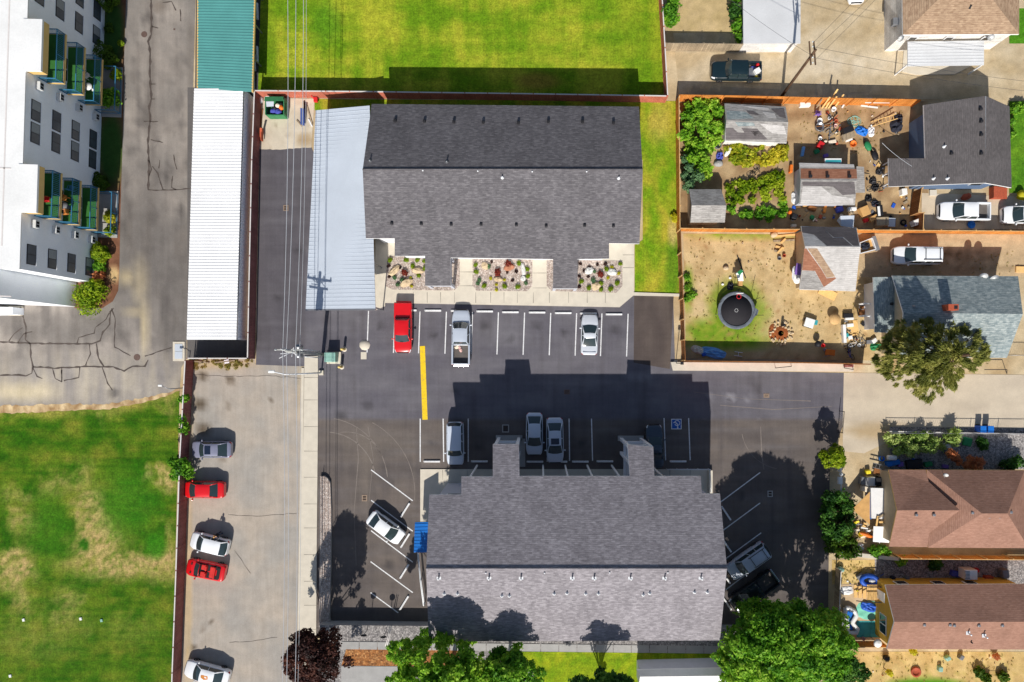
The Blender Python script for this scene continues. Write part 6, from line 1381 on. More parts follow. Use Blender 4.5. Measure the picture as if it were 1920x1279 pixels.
def inside(poly, x, y):
    c = False
    for i in range(len(poly)):
        (x0, y0), (x1, y1) = poly[i], poly[i-1]
        if (y0 > y) != (y1 > y) and x < (x1-x0)*(y-y0)/(y1-y0)+x0: c = not c
    return c
def fill(poly, n, z0, z1, r0, r1, seed, sq=.7):
    q = random.Random(seed); out = []; xs = [p[0] for p in poly]; ys = [p[1] for p in poly]
    while len(out) < n:
        x, y = q.uniform(min(xs), max(xs)), q.uniform(min(ys), max(ys))
        if inside(poly, x, y): out.append((x, y, q.uniform(z0, z1), q.uniform(r0, r1), sq))
    return pxcl(out)
# crowns: a tall dome of many small clumps, ragged at the rim and open between the limbs
def crown(cx, cy, rx, ry, z0, z1, n, r0, r1, seed, sq=.75, dome=2.2):
    q = random.Random(seed); out = []
    k = 7; arms = [(q.uniform(0, 6.283), q.uniform(.82, 1.12)) for _ in range(k)]
    for i in range(n):
        a = q.uniform(0, 6.283); d = q.random()**.55
        da, al = min(arms, key=lambda t: abs((t[0]-a+3.1416) % 6.2832-3.1416)); w = abs((da-a+3.1416) % 6.2832-3.1416)
        lim = al*(1-.22*min(1, w/.45)); dd = d*lim; z = z0+(z1-z0)*max(0, 1-dd**dome)*(.72+.28*q.random())
        r = (r0+(r1-r0)*q.random()**1.8)*(1-.4*d); out.append((cx+rx*dd*math.cos(a), cy+ry*dd*math.sin(a), z, r, sq))
    return out
tree('purple_tree', 'dark purple-leaved tree at the bottom edge beside the street', P(598, 1228, 0), 3.4, pxcl(crown(586, 1232, 72, 66, 2.6, 8.8, 110, .5, 1.05, 3, .8, 3.0)), 16000, .14, 'leaf_purple', .24, 3)
tree('leafy_tree', 'bright lime-green leafy tree at the bottom edge, left of the street-side lawn', P(848, 1250, TZ), 5.0, pxcl(crown(826, 1268, 122, 84, 5.0, 14.4, 250, .4, 1.05, 5, .75, 3.0)), 36000, .15, 'leaf_maple', .28, 5)
tree('leafy_tree', 'darker green leafy tree right of the lime-green one at the bottom edge', P(950, 1254, TZ), 4.4, pxcl(crown(950, 1268, 72, 60, 5.0, 12.6, 130, .4, .95, 6, .75, 3.0)), 17000, .15, 'leaf_green', .22, 6)
tree('leafy_tree', 'large dark-shaded leafy tree overhanging the south-east corner of the car park', P(1478, 1200, 0), 7.0, pxcl(crown(1478, 1212, 146, 104, 3.6, 11.9, 250, .6, 1.55, 8, .8, 3.6))+pxcl(crown(1500, 1205, 104, 84, 3.4, 9.0, 60, .9, 1.6, 88, .8, 3.6)), 56000, .17, 'leaf_green', .38, 8)
tree('leafy_tree', 'lime-tipped leafy tree in front of the large one, by the pale roof corner', P(1400, 1250, TZ), 4.5, pxcl(crown(1420, 1256, 96, 76, 4.6, 11.4, 130, .45, 1.05, 28)), 20000, .155, 'leaf_maple', .28, 28)
tree('leafy_tree', 'smaller leafy tree right of the large one, over the dry yard', P(1560, 1245, 0), 3.0, pxcl(crown(1584, 1252, 46, 40, 2.4, 6.2, 34, .5, .95, 9)), 5500, .16, 'leaf_dark', .2, 9)
tree('leafy_tree', 'dark broad tree at the bottom edge beside the pale roof corner', P(1120, 1292, TZ), 3.5, pxcl(crown(1136, 1300, 78, 48, 4.4, 12.6, 130, .5, 1.0, 12, .8, 3.2)), 17000, .16, 'leaf_dark', .18, 12)
tree('conifer', 'feathery olive-green conifer over the driveway and the blue-grey house', P(1716, 668, 0), 8.8, pxcl(crown(1740, 668, 146, 92, 2.2, 9.6, 300, .3, .8, 15, .5, 1.6)), 36000, .2, 'leaf_conifer', .3, 15, .35, .25, True, .2, 'bark', True)
t_ = tree('shrub_tree', 'pale lime bushy tree at the rough driveway corner', P(1566, 862, 0), 1.8, pxcl(crown(1562, 858, 27, 26, 1.0, 3.8, 40, .3, .65, 17)), 5200, .11, 'leaf_lime', .1, 17)
tree('shrub_tree', 'mid-green bushy tree along the lot edge below the lime one', P(1578, 950, 0), 2.2, fill([(1548, 925), (1588, 925), (1600, 955), (1590, 1000), (1578, 1012), (1550, 1006), (1540, 975)], 70, .6, 3.6, .3, .7, 18)*1, 9000, .15, 'leaf_dark', .13, 18)
tree('shrub_tree', 'feathery green bush at the corner beside the low pale wall', P(1588, 1016, 0), 1.6, fill([(1556, 1000), (1592, 996), (1612, 1022), (1606, 1040), (1570, 1042), (1548, 1032)], 40, .4, 2.4, .3, .6, 19), 5200, .14, 'leaf_yew', .1, 19)
tree('shrub_tree', 'slim yellow-green bush between the car park edge and the pool patio', P(1566, 1168, 0), 1.5, pxcl(crown(1564, 1166, 13, 26, 1.0, 2.6, 8, .4, .7, 20)), 1800, .13, 'leaf_yellowgreen', .07, 20)
def shrub(name, label, cl, n, size, mat, seed, group=None, cat='shrub', up=.5, shell=.5, aspect=.6):
    t = thing(name, label, cat, (cl[0][0], cl[0][1], 0), group); b = Vector((cl[0][0], cl[0][1], 0)); mb = MB()
    for c in cl[:6]:
        e = Vector(c[:3]); mb.tube([b, b.lerp(e, .5)+Vector((0, 0, .1)), e], .03, 5, 0, .01)
    mb.build('stem', 'bark', t); v, f = leaves(cl, n, size, seed, up, 0, aspect, shell); leafmesh('foliage', v, f, mat, t); return t
# clipped yews and shrubs by the white block
for i, (x, y, rx, ry, mt, l) in enumerate(((205, 2, 24, 14, 'leaf_yew', 'dome-clipped evergreen at the top edge by the white block'), (204, 110, 22, 17, 'leaf_yew', 'large egg-shaped clipped evergreen beside the upper balconies'), (194, 344, 15, 11, 'leaf_yew', 'small clipped evergreen above the lower patio'), (195, 476, 17, 10, 'leaf_lime', 'bright lime clipped shrub below the lower patio'))):
    c = P(x, y, 0); r = rx*.05625; shrub('clipped_shrub', l, [(c.x, c.y, r*.75, r*.98, .78)], 2600, .09, mt, 30+i, 'shrubs by the white block', 'shrub', .4, .9, .7)
for i, (x, y, r, h, mt, n, l) in enumerate(((176, 562, 30, 1.4, 'leaf_lime', 2600, 'broad lime-green bush at the south corner of the white block'), (186, 538, 14, 1.2, 'leaf_green', 900, 'dark leafy bush just above the lime one at the block corner'), (190, 520, 12, 1.0, 'leaf_orange', 500, 'rose bush with orange blooms by the block corner'), (193, 498, 12, 1.0, 'leaf_green', 600, 'loose green shrub by the last ground-floor window'),
      (216, 185, 17, 1.2, 'leaf_green', 1300, 'leafy bush beside the upper patio'), (223, 142, 10, .8, 'leaf_lime', 500, 'light green shrub by the upper patio rail'), (231, 85, 5, .6, 'leaf_lime', 500, 'narrow strip shrub along the old asphalt edge'), (208, 55, 8, .6, 'leaf_yew', 500, 'low round shrub in the upper planting strip'), (214, 408, 11, .9, 'leaf_yellowgreen', 700, 'yellowish bush at the lower patio edge'), (214, 434, 10, .9, 'leaf_lime', 600, 'rounded lime bush below the yellowish one'))):
    c = P(x, y, 0); rw = r*.05625; q = random.Random(i); shrub('shrub', l, [(c.x+q.uniform(-.6, .6)*rw, c.y+q.uniform(-.6, .6)*rw, h*q.uniform(.45, .8), rw*q.uniform(.5, .75), .8) for k in range(7)], n, .13, mt, 50+i, 'shrubs by the white block')
# weeds on the brown fence
for i, (x, y, r, n, l) in enumerate(((351, 741, 9, 420, 'leafy weed growing by the brown fence, topmost'), (350, 783, 7, 260, 'small leafy weed by the brown fence, middle one'), (350, 803, 9, 380, 'leafy weed by the brown fence just above the grey sedan'), (344, 872, 20, 1500, 'large leafy bush hanging over the brown fence above the red sedan'))):
    c = P(x+5, y, 0); rw = r*.05625; q = random.Random(i+90); shrub('fence_weed', l, [(c.x+q.uniform(-.6, .6)*rw, c.y+q.uniform(-.9, .9)*rw, q.uniform(.5, 1.9), rw*q.uniform(.5, .7), .9) for k in range(7)], n, .16, 'leaf_green', 90+i, 'weeds along the brown fence')
c = P(1254, 38); shrub('shrub', 'bright green bush straddling the east fence of the north lawn', [(c.x+R.uniform(-.3, .3), c.y+R.uniform(-1, 1), R.uniform(.6, 2.0), R.uniform(.5, .7)) for k in range(8)], 1900, .15, 'leaf_green', 110)
for i, (x, y, h, l) in enumerate(((1374, 8, 1.6, 'green bush at the top edge left of the white garage'), (1376, 30, 1.5, 'darker bush in the middle of the row left of the white garage'), (1381, 52, 1.6, 'spiky bush in the row left of the white garage'), (1386, 72, 1.3, 'last bush of the row, at the plank fence'))):
    c = P(x, y); q = random.Random(i); shrub('shrub', l, [(c.x+q.uniform(-.45, .45), c.y+q.uniform(-.5, .5), h*q.uniform(.4, .9), q.uniform(.4, .6)) for k in range(6)], 900, .15, 'leaf_dark' if i == 1 else 'leaf_green', 120+i, 'bushes by the white garage')
# vines, pumpkin patch and vegetable rows
shrub('grape_vine', 'dense green vine thicket filling the corner beside the patchwork shed', fill([(1280, 188), (1348, 192), (1354, 240), (1348, 272), (1330, 296), (1334, 330), (1310, 335), (1304, 300), (1280, 290)], 80, .5, 1.8, .3, .62, 130), 9000, .17, 'leaf_maple', 130, None, 'vine', .8, .4, .85)
shrub('shrub', 'blue-green bush below the vine thicket by the wood fence', pxcl([(x, y, R.uniform(.6, 1.4), R.uniform(.45, .65)) for x, y in ((1286, 300), (1292, 315), (1284, 330), (1296, 338), (1302, 325), (1290, 348), (1310, 330))]), 1900, .14, 'leaf_blue', 131)
shrub('pumpkin_vine', 'yellowing squash vines along the south wall of the patchwork shed', fill([(1362, 276), (1380, 272), (1478, 272), (1476, 292), (1450, 304), (1420, 308), (1392, 312), (1368, 300)], 46, .1, .5, .22, .45, 132, .6), 3600, .17, 'leaf_yellowgreen', 132, None, 'plant', 1.0, .3, .85)
shrub('vegetable_bed', 'yellow-green vegetable bed north of the shaded fence strip', fill([(1356, 350), (1380, 338), (1410, 340), (1440, 326), (1470, 318), (1474, 350), (1470, 380), (1440, 372), (1410, 380), (1380, 392), (1362, 386)], 64, .1, .55, .2, .45, 133, .65), 4400, .15, 'leaf_lime', 133, None, 'plant', .9, .3, .8)
shrub('vegetable_bed', 'darker leafy row at the edge of the shaded fence strip', fill([(1362, 390), (1390, 394), (1420, 388), (1472, 376), (1474, 402), (1440, 412), (1400, 406), (1366, 402)], 34, .1, .5, .2, .42, 134, .65), 2200, .16, 'leaf_green', 134, None, 'plant', .9, .3, .8)
shrub('shrub', 'bright yellow-green weed tuft by the wood fence at the lawn edge', pxcl([(1265, 406, .3, .35, .8), (1266, 412, .3, .3, .8)]), 500, .12, 'leaf_gold', 135)
shrub('weed', 'green weeds along the inner side of the trampoline yard fence', pxcl([(x, y, .25, .4, .6) for x, y in ((1288, 520), (1290, 540), (1294, 556), (1288, 560), (1300, 552))]), 800, .11, 'leaf_green', 136, None, 'plant')
# bed of leafy perennials by the driveway
shrub('perennial_bed', 'lush light-green leafy bed along the chain-link fence by the driveway', fill([(1664, 816), (1764, 812), (1768, 840), (1740, 850), (1690, 852), (1668, 840)], 50, .3, 1.2, .25, .5, 140, .9), 4000, .2, 'leaf_pale', 140, None, 'plant', .8, .4, .35)
shrub('palm_like_plant', 'star-shaped leafy plant at the end of the driveway bed', pxcl([(1786, 822, .9, .75, .8), (1790, 812, 1.1, .5, .8)]), 420, .36, 'leaf_pale', 141, None, 'plant', .9, .2, .22)
shrub('shrub', 'round white-flowering shrub in the gravel by the driveway bed', pxcl([(1842, 830, .5, .6, .8), (1845, 836, .4, .45, .8)]), 900, .13, 'leaf_dark', 142)
shrub('ornamental_shrub', 'feathery orange-brown shrub against the brown hipped house', pxcl([(x, y, R.uniform(.8, 1.6), R.uniform(.35, .55), .9) for x, y in ((1785, 852), (1798, 866), (1812, 872), (1826, 876), (1836, 866), (1792, 858), (1820, 862), (1834, 880))]), 1500, .2, 'leaf_orange', 143, None, 'shrub', .6, .4, .3)
shrub('shrub', 'dark shrub at the right edge against the brown hipped house', pxcl([(1896, 872, .7, .6), (1908, 866, .6, .6), (1884, 872, .5, .5)]), 900, .15, 'leaf_dark', 144)
shrub('shrub', 'green plants between the pale wall and the brown hipped house', pxcl([(1640, 1034, .8, .6, .8), (1654, 1030, .7, .5, .8), (1664, 1036, .6, .4, .8), (1690, 1052, .6, .5)]), 1300, .15, 'leaf_green', 145)
shrub('shrub', 'dark round bush in the shaded side gravel of the yellow house', pxcl([(1756, 1056, .6, .6, .9), (1750, 1062, .5, .45, .9)]), 900, .13, 'leaf_dark', 146)
shrub('shrub', 'green tuft at the lower right corner of the dry yard', pxcl([(1838, 1262, .4, .6, .6), (1850, 1272, .4, .5, .6), (1882, 1270, .4, .6, .6)]), 1100, .15, 'leaf_yew', 147)
shrub('shrub', 'bushes on the corner lawn beside the grey house', pxcl([(1902, 205, .5, .5), (1916, 202, .5, .6), (1899, 228, .4, .35), (1898, 252, .4, .35)]), 900, .15, 'leaf_green', 148)
# rockery planting: low mounds, dark tufts, red spikes and boulders in the three gravel beds
def mound(proto_key, mat, r, n, size, name):
    c = [(0, 0, r*.55, r, .75)]; v, f = leaves(c, n, size, hash(proto_key) % 999 if False else 200+len(CH), .6, 0, .6, .6); CH[proto_key] = 1
    return lambda p, label, group, s: _mound(v, f, mat, name, p, label, group, s)
def _mound(v, f, mat, name, p, label, group, s):
    o = leafmesh(name, v, f, mat, None, (0, 0, 0), label, 'plant', group); o.location = p; o.scale = (s, s, s); o.rotation_euler = (0, 0, R.uniform(0, 6)); return o
kinds = {'g': ('mounded_shrub', 'leaf_lime', .3, 260, .085, 'yellow-green mound shrub'), 'y': ('golden_plant', 'leaf_gold', .2, 160, .07, 'small golden yellow plant'), 'd': ('dark_plant', 'leaf_purple', .2, 150, .08, 'small dark maroon plant'), 'b': ('grass_tuft', 'leaf_blue', .28, 220, .08, 'soft grey-green tuft'), 'r': ('red_grass', 'leaf_red', .45, 620, .1, 'tall rust-red bushy plant')}
pl = {'left': {'g': [(732, 487), (762, 487), (783, 487), (797, 502), (796, 489), (774, 498), (785, 516)], 'y': [(770, 521), (772, 536)], 'd': [(729, 498), (750, 501), (730, 518)], 'b': [(740, 520), (754, 524), (746, 533)], 'r': [(759, 511)]},
      'middle': {'g': [(892, 496), (893, 509), (973, 493), (988, 504), (990, 517), (908, 535), (946, 536), (971, 537)], 'y': [(920, 521), (946, 524), (931, 533), (931, 543)], 'd': [(922, 490), (951, 510), (968, 508), (961, 525)], 'b': [(916, 499), (899, 524), (896, 531), (986, 530)], 'r': [(933, 510), (954, 495)]},
      'right': {'g': [(1090, 527), (1104, 539), (1127, 530), (1127, 542), (1145, 541), (1157, 530), (1137, 504), (1163, 494)], 'y': [(1147, 500), (1160, 512), (1140, 520)], 'd': [(1088, 494), (1105, 500), (1120, 495), (1135, 494), (1086, 517), (1103, 518), (1086, 537), (1095, 507)], 'b': [(1114, 508), (1112, 525)], 'r': [(1126, 514)]}}
for k, (nm, mt, r, n, sz, desc) in kinds.items():
    fn = mound(k, mt, r, n, sz, nm); mesh = None
    for bedn, dd in pl.items():
        L = sorted(dd[k])
        for i, (x, y) in enumerate(L):
            where = f'in the {bedn} gravel bed'
            lab = f'{desc} {where}' + ('' if len(L) == 1 else ', ' + nth(i, len(L)) + ' of its kind')
            if mesh is None: o = fn(P(x, y+1, .15), lab, 'rockery plants in the gravel beds', 1.0); mesh = o
            else: o = dup(mesh, P(x, y+1, .15), R.uniform(0, 6), lab)
            s = R.uniform(.72, .95)*(.95 if k != 'r' else .85); o.scale = (s, s, s)
plain('boulder', (206, 184, 150), .9, 0, .14, 2); plain('boulder_white', (216, 216, 212), .9, 0, .1, 2); plain('boulder_red', (176, 120, 92), .9, 0, .2, 2)
for i, (x, y, rx, ry, a, m, l) in enumerate(((740, 508, .75, .35, .7, 'boulder', 'long tan boulder in the left gravel bed, near the carport'), (783, 508, .72, .36, -.15, 'boulder', 'flat tan boulder in the left gravel bed, near the porch'), (762, 530, .8, .42, .4, 'boulder', 'broad tan boulder at the front of the left gravel bed'), (910, 499, .35, .45, .9, 'boulder', 'upright tan boulder at the back of the middle gravel bed'), (955, 501, .6, .4, .2, 'boulder_red', 'reddish split boulder at the back of the middle gravel bed'), (981, 506, .24, .75, .1, 'boulder_white', 'narrow white boulder at the right of the middle gravel bed'), (981, 522, .3, .32, 0, 'boulder_white', 'small white boulder at the right of the middle gravel bed'), (934, 524, .5, .28, -.1, 'boulder', 'small tan boulder at the front of the middle gravel bed'),
      (1105, 508, .5, .4, .3, 'boulder_white', 'rounded pale boulder at the back left of the right gravel bed'), (1147, 510, .55, .42, -.2, 'boulder_white', 'broad white boulder at the back right of the right gravel bed'), (1118, 536, .6, .42, .5, 'boulder', 'tan boulder at the front of the right gravel bed'))):
    c = P(x, y, .2); mb = MB(); mb.ell(c, (rx, ry, .34), 9, 5, 0, a, .35, i); mb.s = [False]*len(mb.s); mb.build('boulder', m, None, None, l, 'rock', 'boulders in the gravel beds')
# ================================================================ back-yard things, each its own object
def B(label, cat, name, px, py, size, mat, rz=0.0, z=0.0, bev=.04):
    p = P(px, py, z); return MB().rbox((p.x, p.y, z+size[2]/2), size, rz, 0, bev).build(name, mat, None, None, label, cat)
def bucket(px, py, r, h, mat, label, name='bucket', z=0):
    return MB().lathe([(r*.8, 0), (r, h), (r*.92, h), (r*.74, .04), (0, .04)], P(px, py, z), 16).build(name, mat, None, None, label, name.replace('_', ' '))
def bar(a, b, w, h, mat, name, label, cat, z0=.08, z1=None):
    z1 = z0 if z1 is None else z1; return MB().bar(P(a[0], a[1], z0), P(b[0], b[1], z1), w, h).build(name, mat, None, None, label, cat)
def ladder(a, b, w, z0, z1, mat, label):
    t = thing('ladder', label, 'ladder', P(a[0], a[1], 0)); p, q = P(a[0], a[1], z0), P(b[0], b[1], z1); d = (q-p).normalized(); s = Vector((-d.y, d.x, 0)).normalized()*w/2
    MB().bar(p+s, q+s, .06, .1).bar(p-s, q-s, .06, .1).build('side_rail', mat, t); mb = MB(); n = int((q-p).length/.32)
    for i in range(1, n): c = p.lerp(q, i/n); mb.bar(c+s, c-s, .045)
    mb.build('rung', mat, t); return t
plain('tyre_rubber', (28, 28, 30), .9)
def bike(px, py, rz, mat, label, lean=.9):
    t = thing('bicycle', label, 'bicycle', P(px, py, 0)); c = P(px, py, 0)
    m = Matrix.Translation(c) @ Matrix.Rotation(rz, 4, 'Z') @ Matrix.Rotation(lean, 4, 'X')
    def T(mb): mb.v = [tuple(m @ Vector(v)) for v in mb.v]; return mb
    for x in (-.5, .5):
        w = MB(); pts = [(x+.32*math.cos(a), 0, .34+.32*math.sin(a)) for a in [k*2*math.pi/20 for k in range(21)]]; w.tube(pts, .028, 6, 0, None, False)
        wo = T(w).build('wheel', 'tyre_rubber', t); s = MB()
        for k in range(8): a = k*math.pi/4; s.tube([(x, 0, .34), (x+.3*math.cos(a), 0, .34+.3*math.sin(a))], .008, 4)
        T(s).build('spokes', 'steel', wo)
    f = MB(); A, Bq, C, D, E = (-.5, 0, .34), (-.1, 0, .3), (-.22, 0, .78), (.34, 0, .82), (.5, 0, .34)
    for a, b in ((A, Bq), (Bq, C), (A, C), (C, D), (Bq, D), (D, E)): f.tube([a, b], .026, 6)
    T(f).build('frame', mat, t); T(MB().rbox((-.24, 0, .86), (.26, .13, .07))).build('saddle', 'plastic_black', t); T(MB().tube([(.34, 0, .82), (.31, 0, .96)], .02, 6).tube([(.28, -.28, .98), (.32, 0, .96), (.28, .28, .98)], .018, 6)).build('handlebar', 'steel_dark', t); return t
def flatpanel(px, py, w, h, rz, mat, name, label, cat, z=.06, th=.04): p = P(px, py, z); return MB().box((p.x, p.y, z), (w, h, th), rz).build(name, mat, None, None, label, cat)
# --- trampoline
t = thing('trampoline', 'large round black trampoline with a silver rim and leaning net poles in the grassy yard', 'trampoline', P(1380, 583)); c = P(1381, 582, .85); r = 1.92
plain('tramp_mat', (40, 38, 42), .8, 0, .1, 1.2); plain('tramp_pad', (104, 110, 118), .6, 0, .25, 3)
MB().lathe([(0, .8), (1.66, .78), (1.66, .76), (0, .78)], (c.x, c.y, 0), 40).build('mat', 'tramp_mat', t)
MB().lathe([(1.63, .84), (1.66, .86), (r, .88), (r+.05, .84), (r, .8), (1.66, .82)], (c.x, c.y, 0), 40, 0, True, 1, 1, False).build('rim_pad', 'tramp_pad', t)
MB().tube([(c.x+r*math.cos(k*math.pi/20), c.y+r*math.sin(k*math.pi/20), .8) for k in range(41)], .05, 6, 0, None, False).build('frame_ring', 'steel', t)
for k in range(8):
    a = k*math.pi/4+.2; MB().tube([(c.x+r*math.cos(a), c.y+r*math.sin(a), .8), (c.x+r*1.04*math.cos(a), c.y+r*1.04*math.sin(a), .03)], .035, 6).build('leg', 'steel', t)
for a, o in ((2.75, .2), (.55, .35), (-.25, .5), (1.6, .2)): b = Vector((c.x+r*math.cos(a), c.y+r*math.sin(a), .4)); MB().tube([b, b+Vector((o*math.cos(a), o*math.sin(a), 1.9))], .028, 6).build('net_pole', 'steel_dark', t)
mb = MB(); ring = [(c.x+.17*math.cos(k*math.pi/6), c.y+.17*math.sin(k*math.pi/6)) for k in range(12)]
for x, y in ring: mb.lathe([(.03, .795), (.03, .8), (0, .8)], (x, y, .0), 6)
mb.build('centre_mark', 'plastic_white', t)
MB().slab([(c.x+1.5, c.y-1.0, .86), (c.x+2.15, c.y-.45, .9), (c.x+2.3, c.y+.0, .88), (c.x+1.95, c.y+.25, .95)], .03).build('net_flap', 'tramp_pad', t)
hp = P(1386, 556, 2.2); th = thing('basketball_hoop', 'small hoop with a red ring hung over the north rim of the trampoline', 'hoop', P(1387, 545)); MB().tube([(hp.x+.22*math.cos(k*.42), hp.y+.22*math.sin(k*.42), 2.1) for k in range(16)], .03, 6).build('ring', 'plastic_red', th); MB().tube([P(1388, 546, 0), P(1386, 548, 2.2)], .035, 6).build('pole', 'steel', th); MB().box((hp.x, hp.y+.3, 2.35), (.7, .04, .5)).build('backboard', 'plastic_white', th)
# --- play slide north of the trampoline
t = thing('play_slide', 'white and green children slide standing north of the trampoline', 'slide', P(1388, 522)); MB().slab([P(1380, 512, 1.1), P(1392, 506, 1.1), P(1394, 527, .3), P(1385, 527, .3)], .1).build('chute', 'plastic_white', t); MB().slab([P(1382, 511, 1.25), P(1389, 505, 1.25), P(1394, 509, 1.2), P(1387, 516, 1.2)], .06).build('platform', 'plastic_green', t)
for x, y in ((1381, 513), (1392, 507)): MB().tube([P(x, y, 0), P(x, y, 1.2)], .04, 6).build('leg', 'plastic_white', t)
B('pale step box at the foot of the white and green slide', 'step', 'step_box', 1387, 532, (.5, .5, .25), 'cardboard'); flatpanel(1390, 500, .1, 2.6, .35, 'steel_dark', 'metal_bar', 'thin dark bar lying uphill of the white and green slide', 'bar')
for x, y, r_, l in ((1361, 503, .3, 'pinkish rock pile left of the slide'), (1369, 521, .16, 'small white ball by the trampoline edge'), (1355, 533, .16, 'white ball at the upper left of the trampoline')): small('rock' if r_ > .2 else 'ball', MB().ell(P(x, y, r_*.6), (r_, r_*.85, r_*.7), 10, 6, 0, 0, .2 if r_ > .2 else 0, 3), 'boulder' if r_ > .2 else 'plastic_white', l, 'rock' if r_ > .2 else 'ball')
crumple(P(1369, 537, 0), .7, .8, .5, 'cloth_dark', 'tarp', 'dark folded cover lying against the north-west trampoline rim', 'cover', 12)
# --- fire pit
t = thing('fire_pit', 'ring of broken stones round a rusty fire pit in the dry yard', 'fire pit', P(1464, 625)); c = P(1464, 625); rr = random.Random(5)
mb = MB(); 
for k in range(34):
    mb = MB(); a = rr.uniform(0, 6.283); d = rr.uniform(.75, 1.25); mb.ell((c.x+d*math.cos(a), c.y+d*math.sin(a), .1), (rr.uniform(.1, .22), rr.uniform(.08, .16), .13), 7, 5, 0, a, .4, k); mb.s = [False]*len(mb.s); mb.build('stone', 'boulder', t)
plain('rust_earth', (150, 84, 44), .95, 0, .25, 4); MB().lathe([(.8, .0), (.75, .05), (.3, .02), (0, .02)], c, 14).build('ash_bed', 'rust_earth', t)
crumple(P(1448, 622, 0), .8, 1.6, .12, 'rust_earth', 'ash_heap', 'rust-coloured ash heap on the left of the fire pit', 'heap', 15)
small('stump', MB().lathe([(.16, 0), (.14, .8), (0, .82)], P(1466, 610), 9), 'steel_dark', 'dark upright pipe at the north side of the fire pit', 'pipe')
# --- loose yard things
t = thing('patio_table', 'round pale slatted table with its shadow in the dry yard', 'table', P(1560, 599)); c = P(1560, 599)
MB().lathe([(.6, .68), (.6, .73), (0, .735)], (c.x, c.y, 0), 24).build('tabletop', 'wood_post', t)
for a in (.8, 2.4, 3.9, 5.5): MB().tube([(c.x+.4*math.cos(a), c.y+.4*math.sin(a), .68), (c.x+.45*math.cos(a), c.y+.45*math.sin(a), 0)], .03, 6).build('leg', 'steel', t)
t = thing('pet_crate', 'pale wire-sided pet crate with teal side in the middle of the dry yard', 'crate', P(1514, 606)); c = P(1514, 606); MB().rbox((c.x, c.y, .55), (1.0, .95, .08), -.3).build('lid', 'plastic_white', t); mb = MB()
for i in range(4): a = -.3+i*math.pi/2+.78; b = -.3+(i+1)*math.pi/2+.78; mb.bar((c.x+.62*math.cos(a), c.y+.62*math.sin(a), 0), (c.x+.62*math.cos(a), c.y+.62*math.sin(a), .52), .04); mb.bar((c.x+.62*math.cos(a), c.y+.62*math.sin(a), .05), (c.x+.62*math.cos(b), c.y+.62*math.sin(b), .05), .04); mb.bar((c.x+.62*math.cos(a), c.y+.62*math.sin(a), .3), (c.x+.62*math.cos(b), c.y+.62*math.sin(b), .3), .03)
mb.build('wire_frame', 'steel_dark', t); MB().rbox((c.x+.72, c.y+.05, .35), (.35, .5, .3), -.2).build('side_box', 'plastic_teal', t)
crumple(P(1338, 662, 0), 2.7, 1.1, .28, 'tarp_blue', 'tarp', 'crumpled sky-blue tarp in the fence shade at the bottom of the trampoline yard', 'tarp', 21, -.25, 20); crumple(P(1308, 656, 0), 1.5, .8, .3, 'cloth_cream', 'rag_pile', 'striped pale cloth heap left of the blue tarp', 'cloth', 22, -.4)
ladder((1377, 663), (1392, 665), .4, .1, .1, 'plastic_white', 'short white ladder at the right end of the blue tarp'); B('blue box between the cloth heap and the blue tarp', 'box', 'storage_box', 1319, 665, (.4, .35, .3), 'plastic_blue', .3)
t = thing('wheelbarrow', 'small cart with an orange tray in the fence shade below the dry yard', 'cart', P(1553, 661)); c = P(1553, 661); MB().rbox((c.x, c.y, .5), (.95, .6, .2), -.1).build('tray', 'plastic_orange', t); MB().lathe([(.12, 0), (.2, .05), (.2, .1), (.12, .14)], (c.x-.4, c.y+.3, .1), 12).bar((c.x+.3, c.y-.2, .4), (c.x-.7, c.y-.5, .4), .05).build('undercarriage', 'steel', t)
bucket(1541, 648, .2, .4, 'plastic_red', 'red bucket at the edge of the fence shade, right of the fire pit'); small('grill', MB().ell(P(1534, 645, .7), (.35, .35, .3), 14, 8).tube([P(1534, 645, .0), P(1534, 645, .7)], .05, 6), 'plastic_black', 'black round grill beside the red bucket', 'grill')
flatpanel(1582, 626, .3, 1.9, .05, 'trim_white', 'board', 'upright white board standing near the bicycles', 'board', .3, .5); B('teal box by the white board near the bicycles', 'box', 'storage_box', 1585, 629, (.5, .4, .3), 'plastic_teal', .4); B('pale teal crate beside the teal box', 'crate', 'crate', 1593, 633, (.45, .4, .25), 'plastic_white', .2); B('white bin by the litter south of the garage', 'bin', 'storage_bin', 1592, 610, (.7, .35, .35), 'plastic_white', .1)
flatpanel(1601, 615, .9, 1.6, .1, 'wood_new', 'pallet', 'pale pallet lying behind the bicycles', 'pallet'); B('white box with grey lid in the shade of the blue-grey house', 'box', 'storage_box', 1637, 639, (.5, .45, .4), 'plastic_white', .6); B('low grey box in the shade of the blue-grey house', 'box', 'storage_box', 1629, 641, (.7, .4, .3), 'plastic_grey', .05)
crumple(P(1642, 650, 0), 1.3, .8, .5, 'leaf_blue' if False else 'plastic_green', 'tarp', 'grey-green tarp bundle under the conifer edge', 'tarp', 25, .1)
bike(1590, 640, .9, 'steel_white', 'bicycle lying at the yard corner, leftmost of the pile'); bike(1607, 645, 2.4, 'plastic_grey', 'bicycle lying at the yard corner, rightmost of the pile'); bike(1598, 660, -1.2, 'plastic_blue', 'blue bicycle lying in the fence shade at the yard corner'); bike(1408, 316, .75, 'steel_dark', 'dark bicycle lying on the path between the squash vines and the vegetable bed', 1.2)
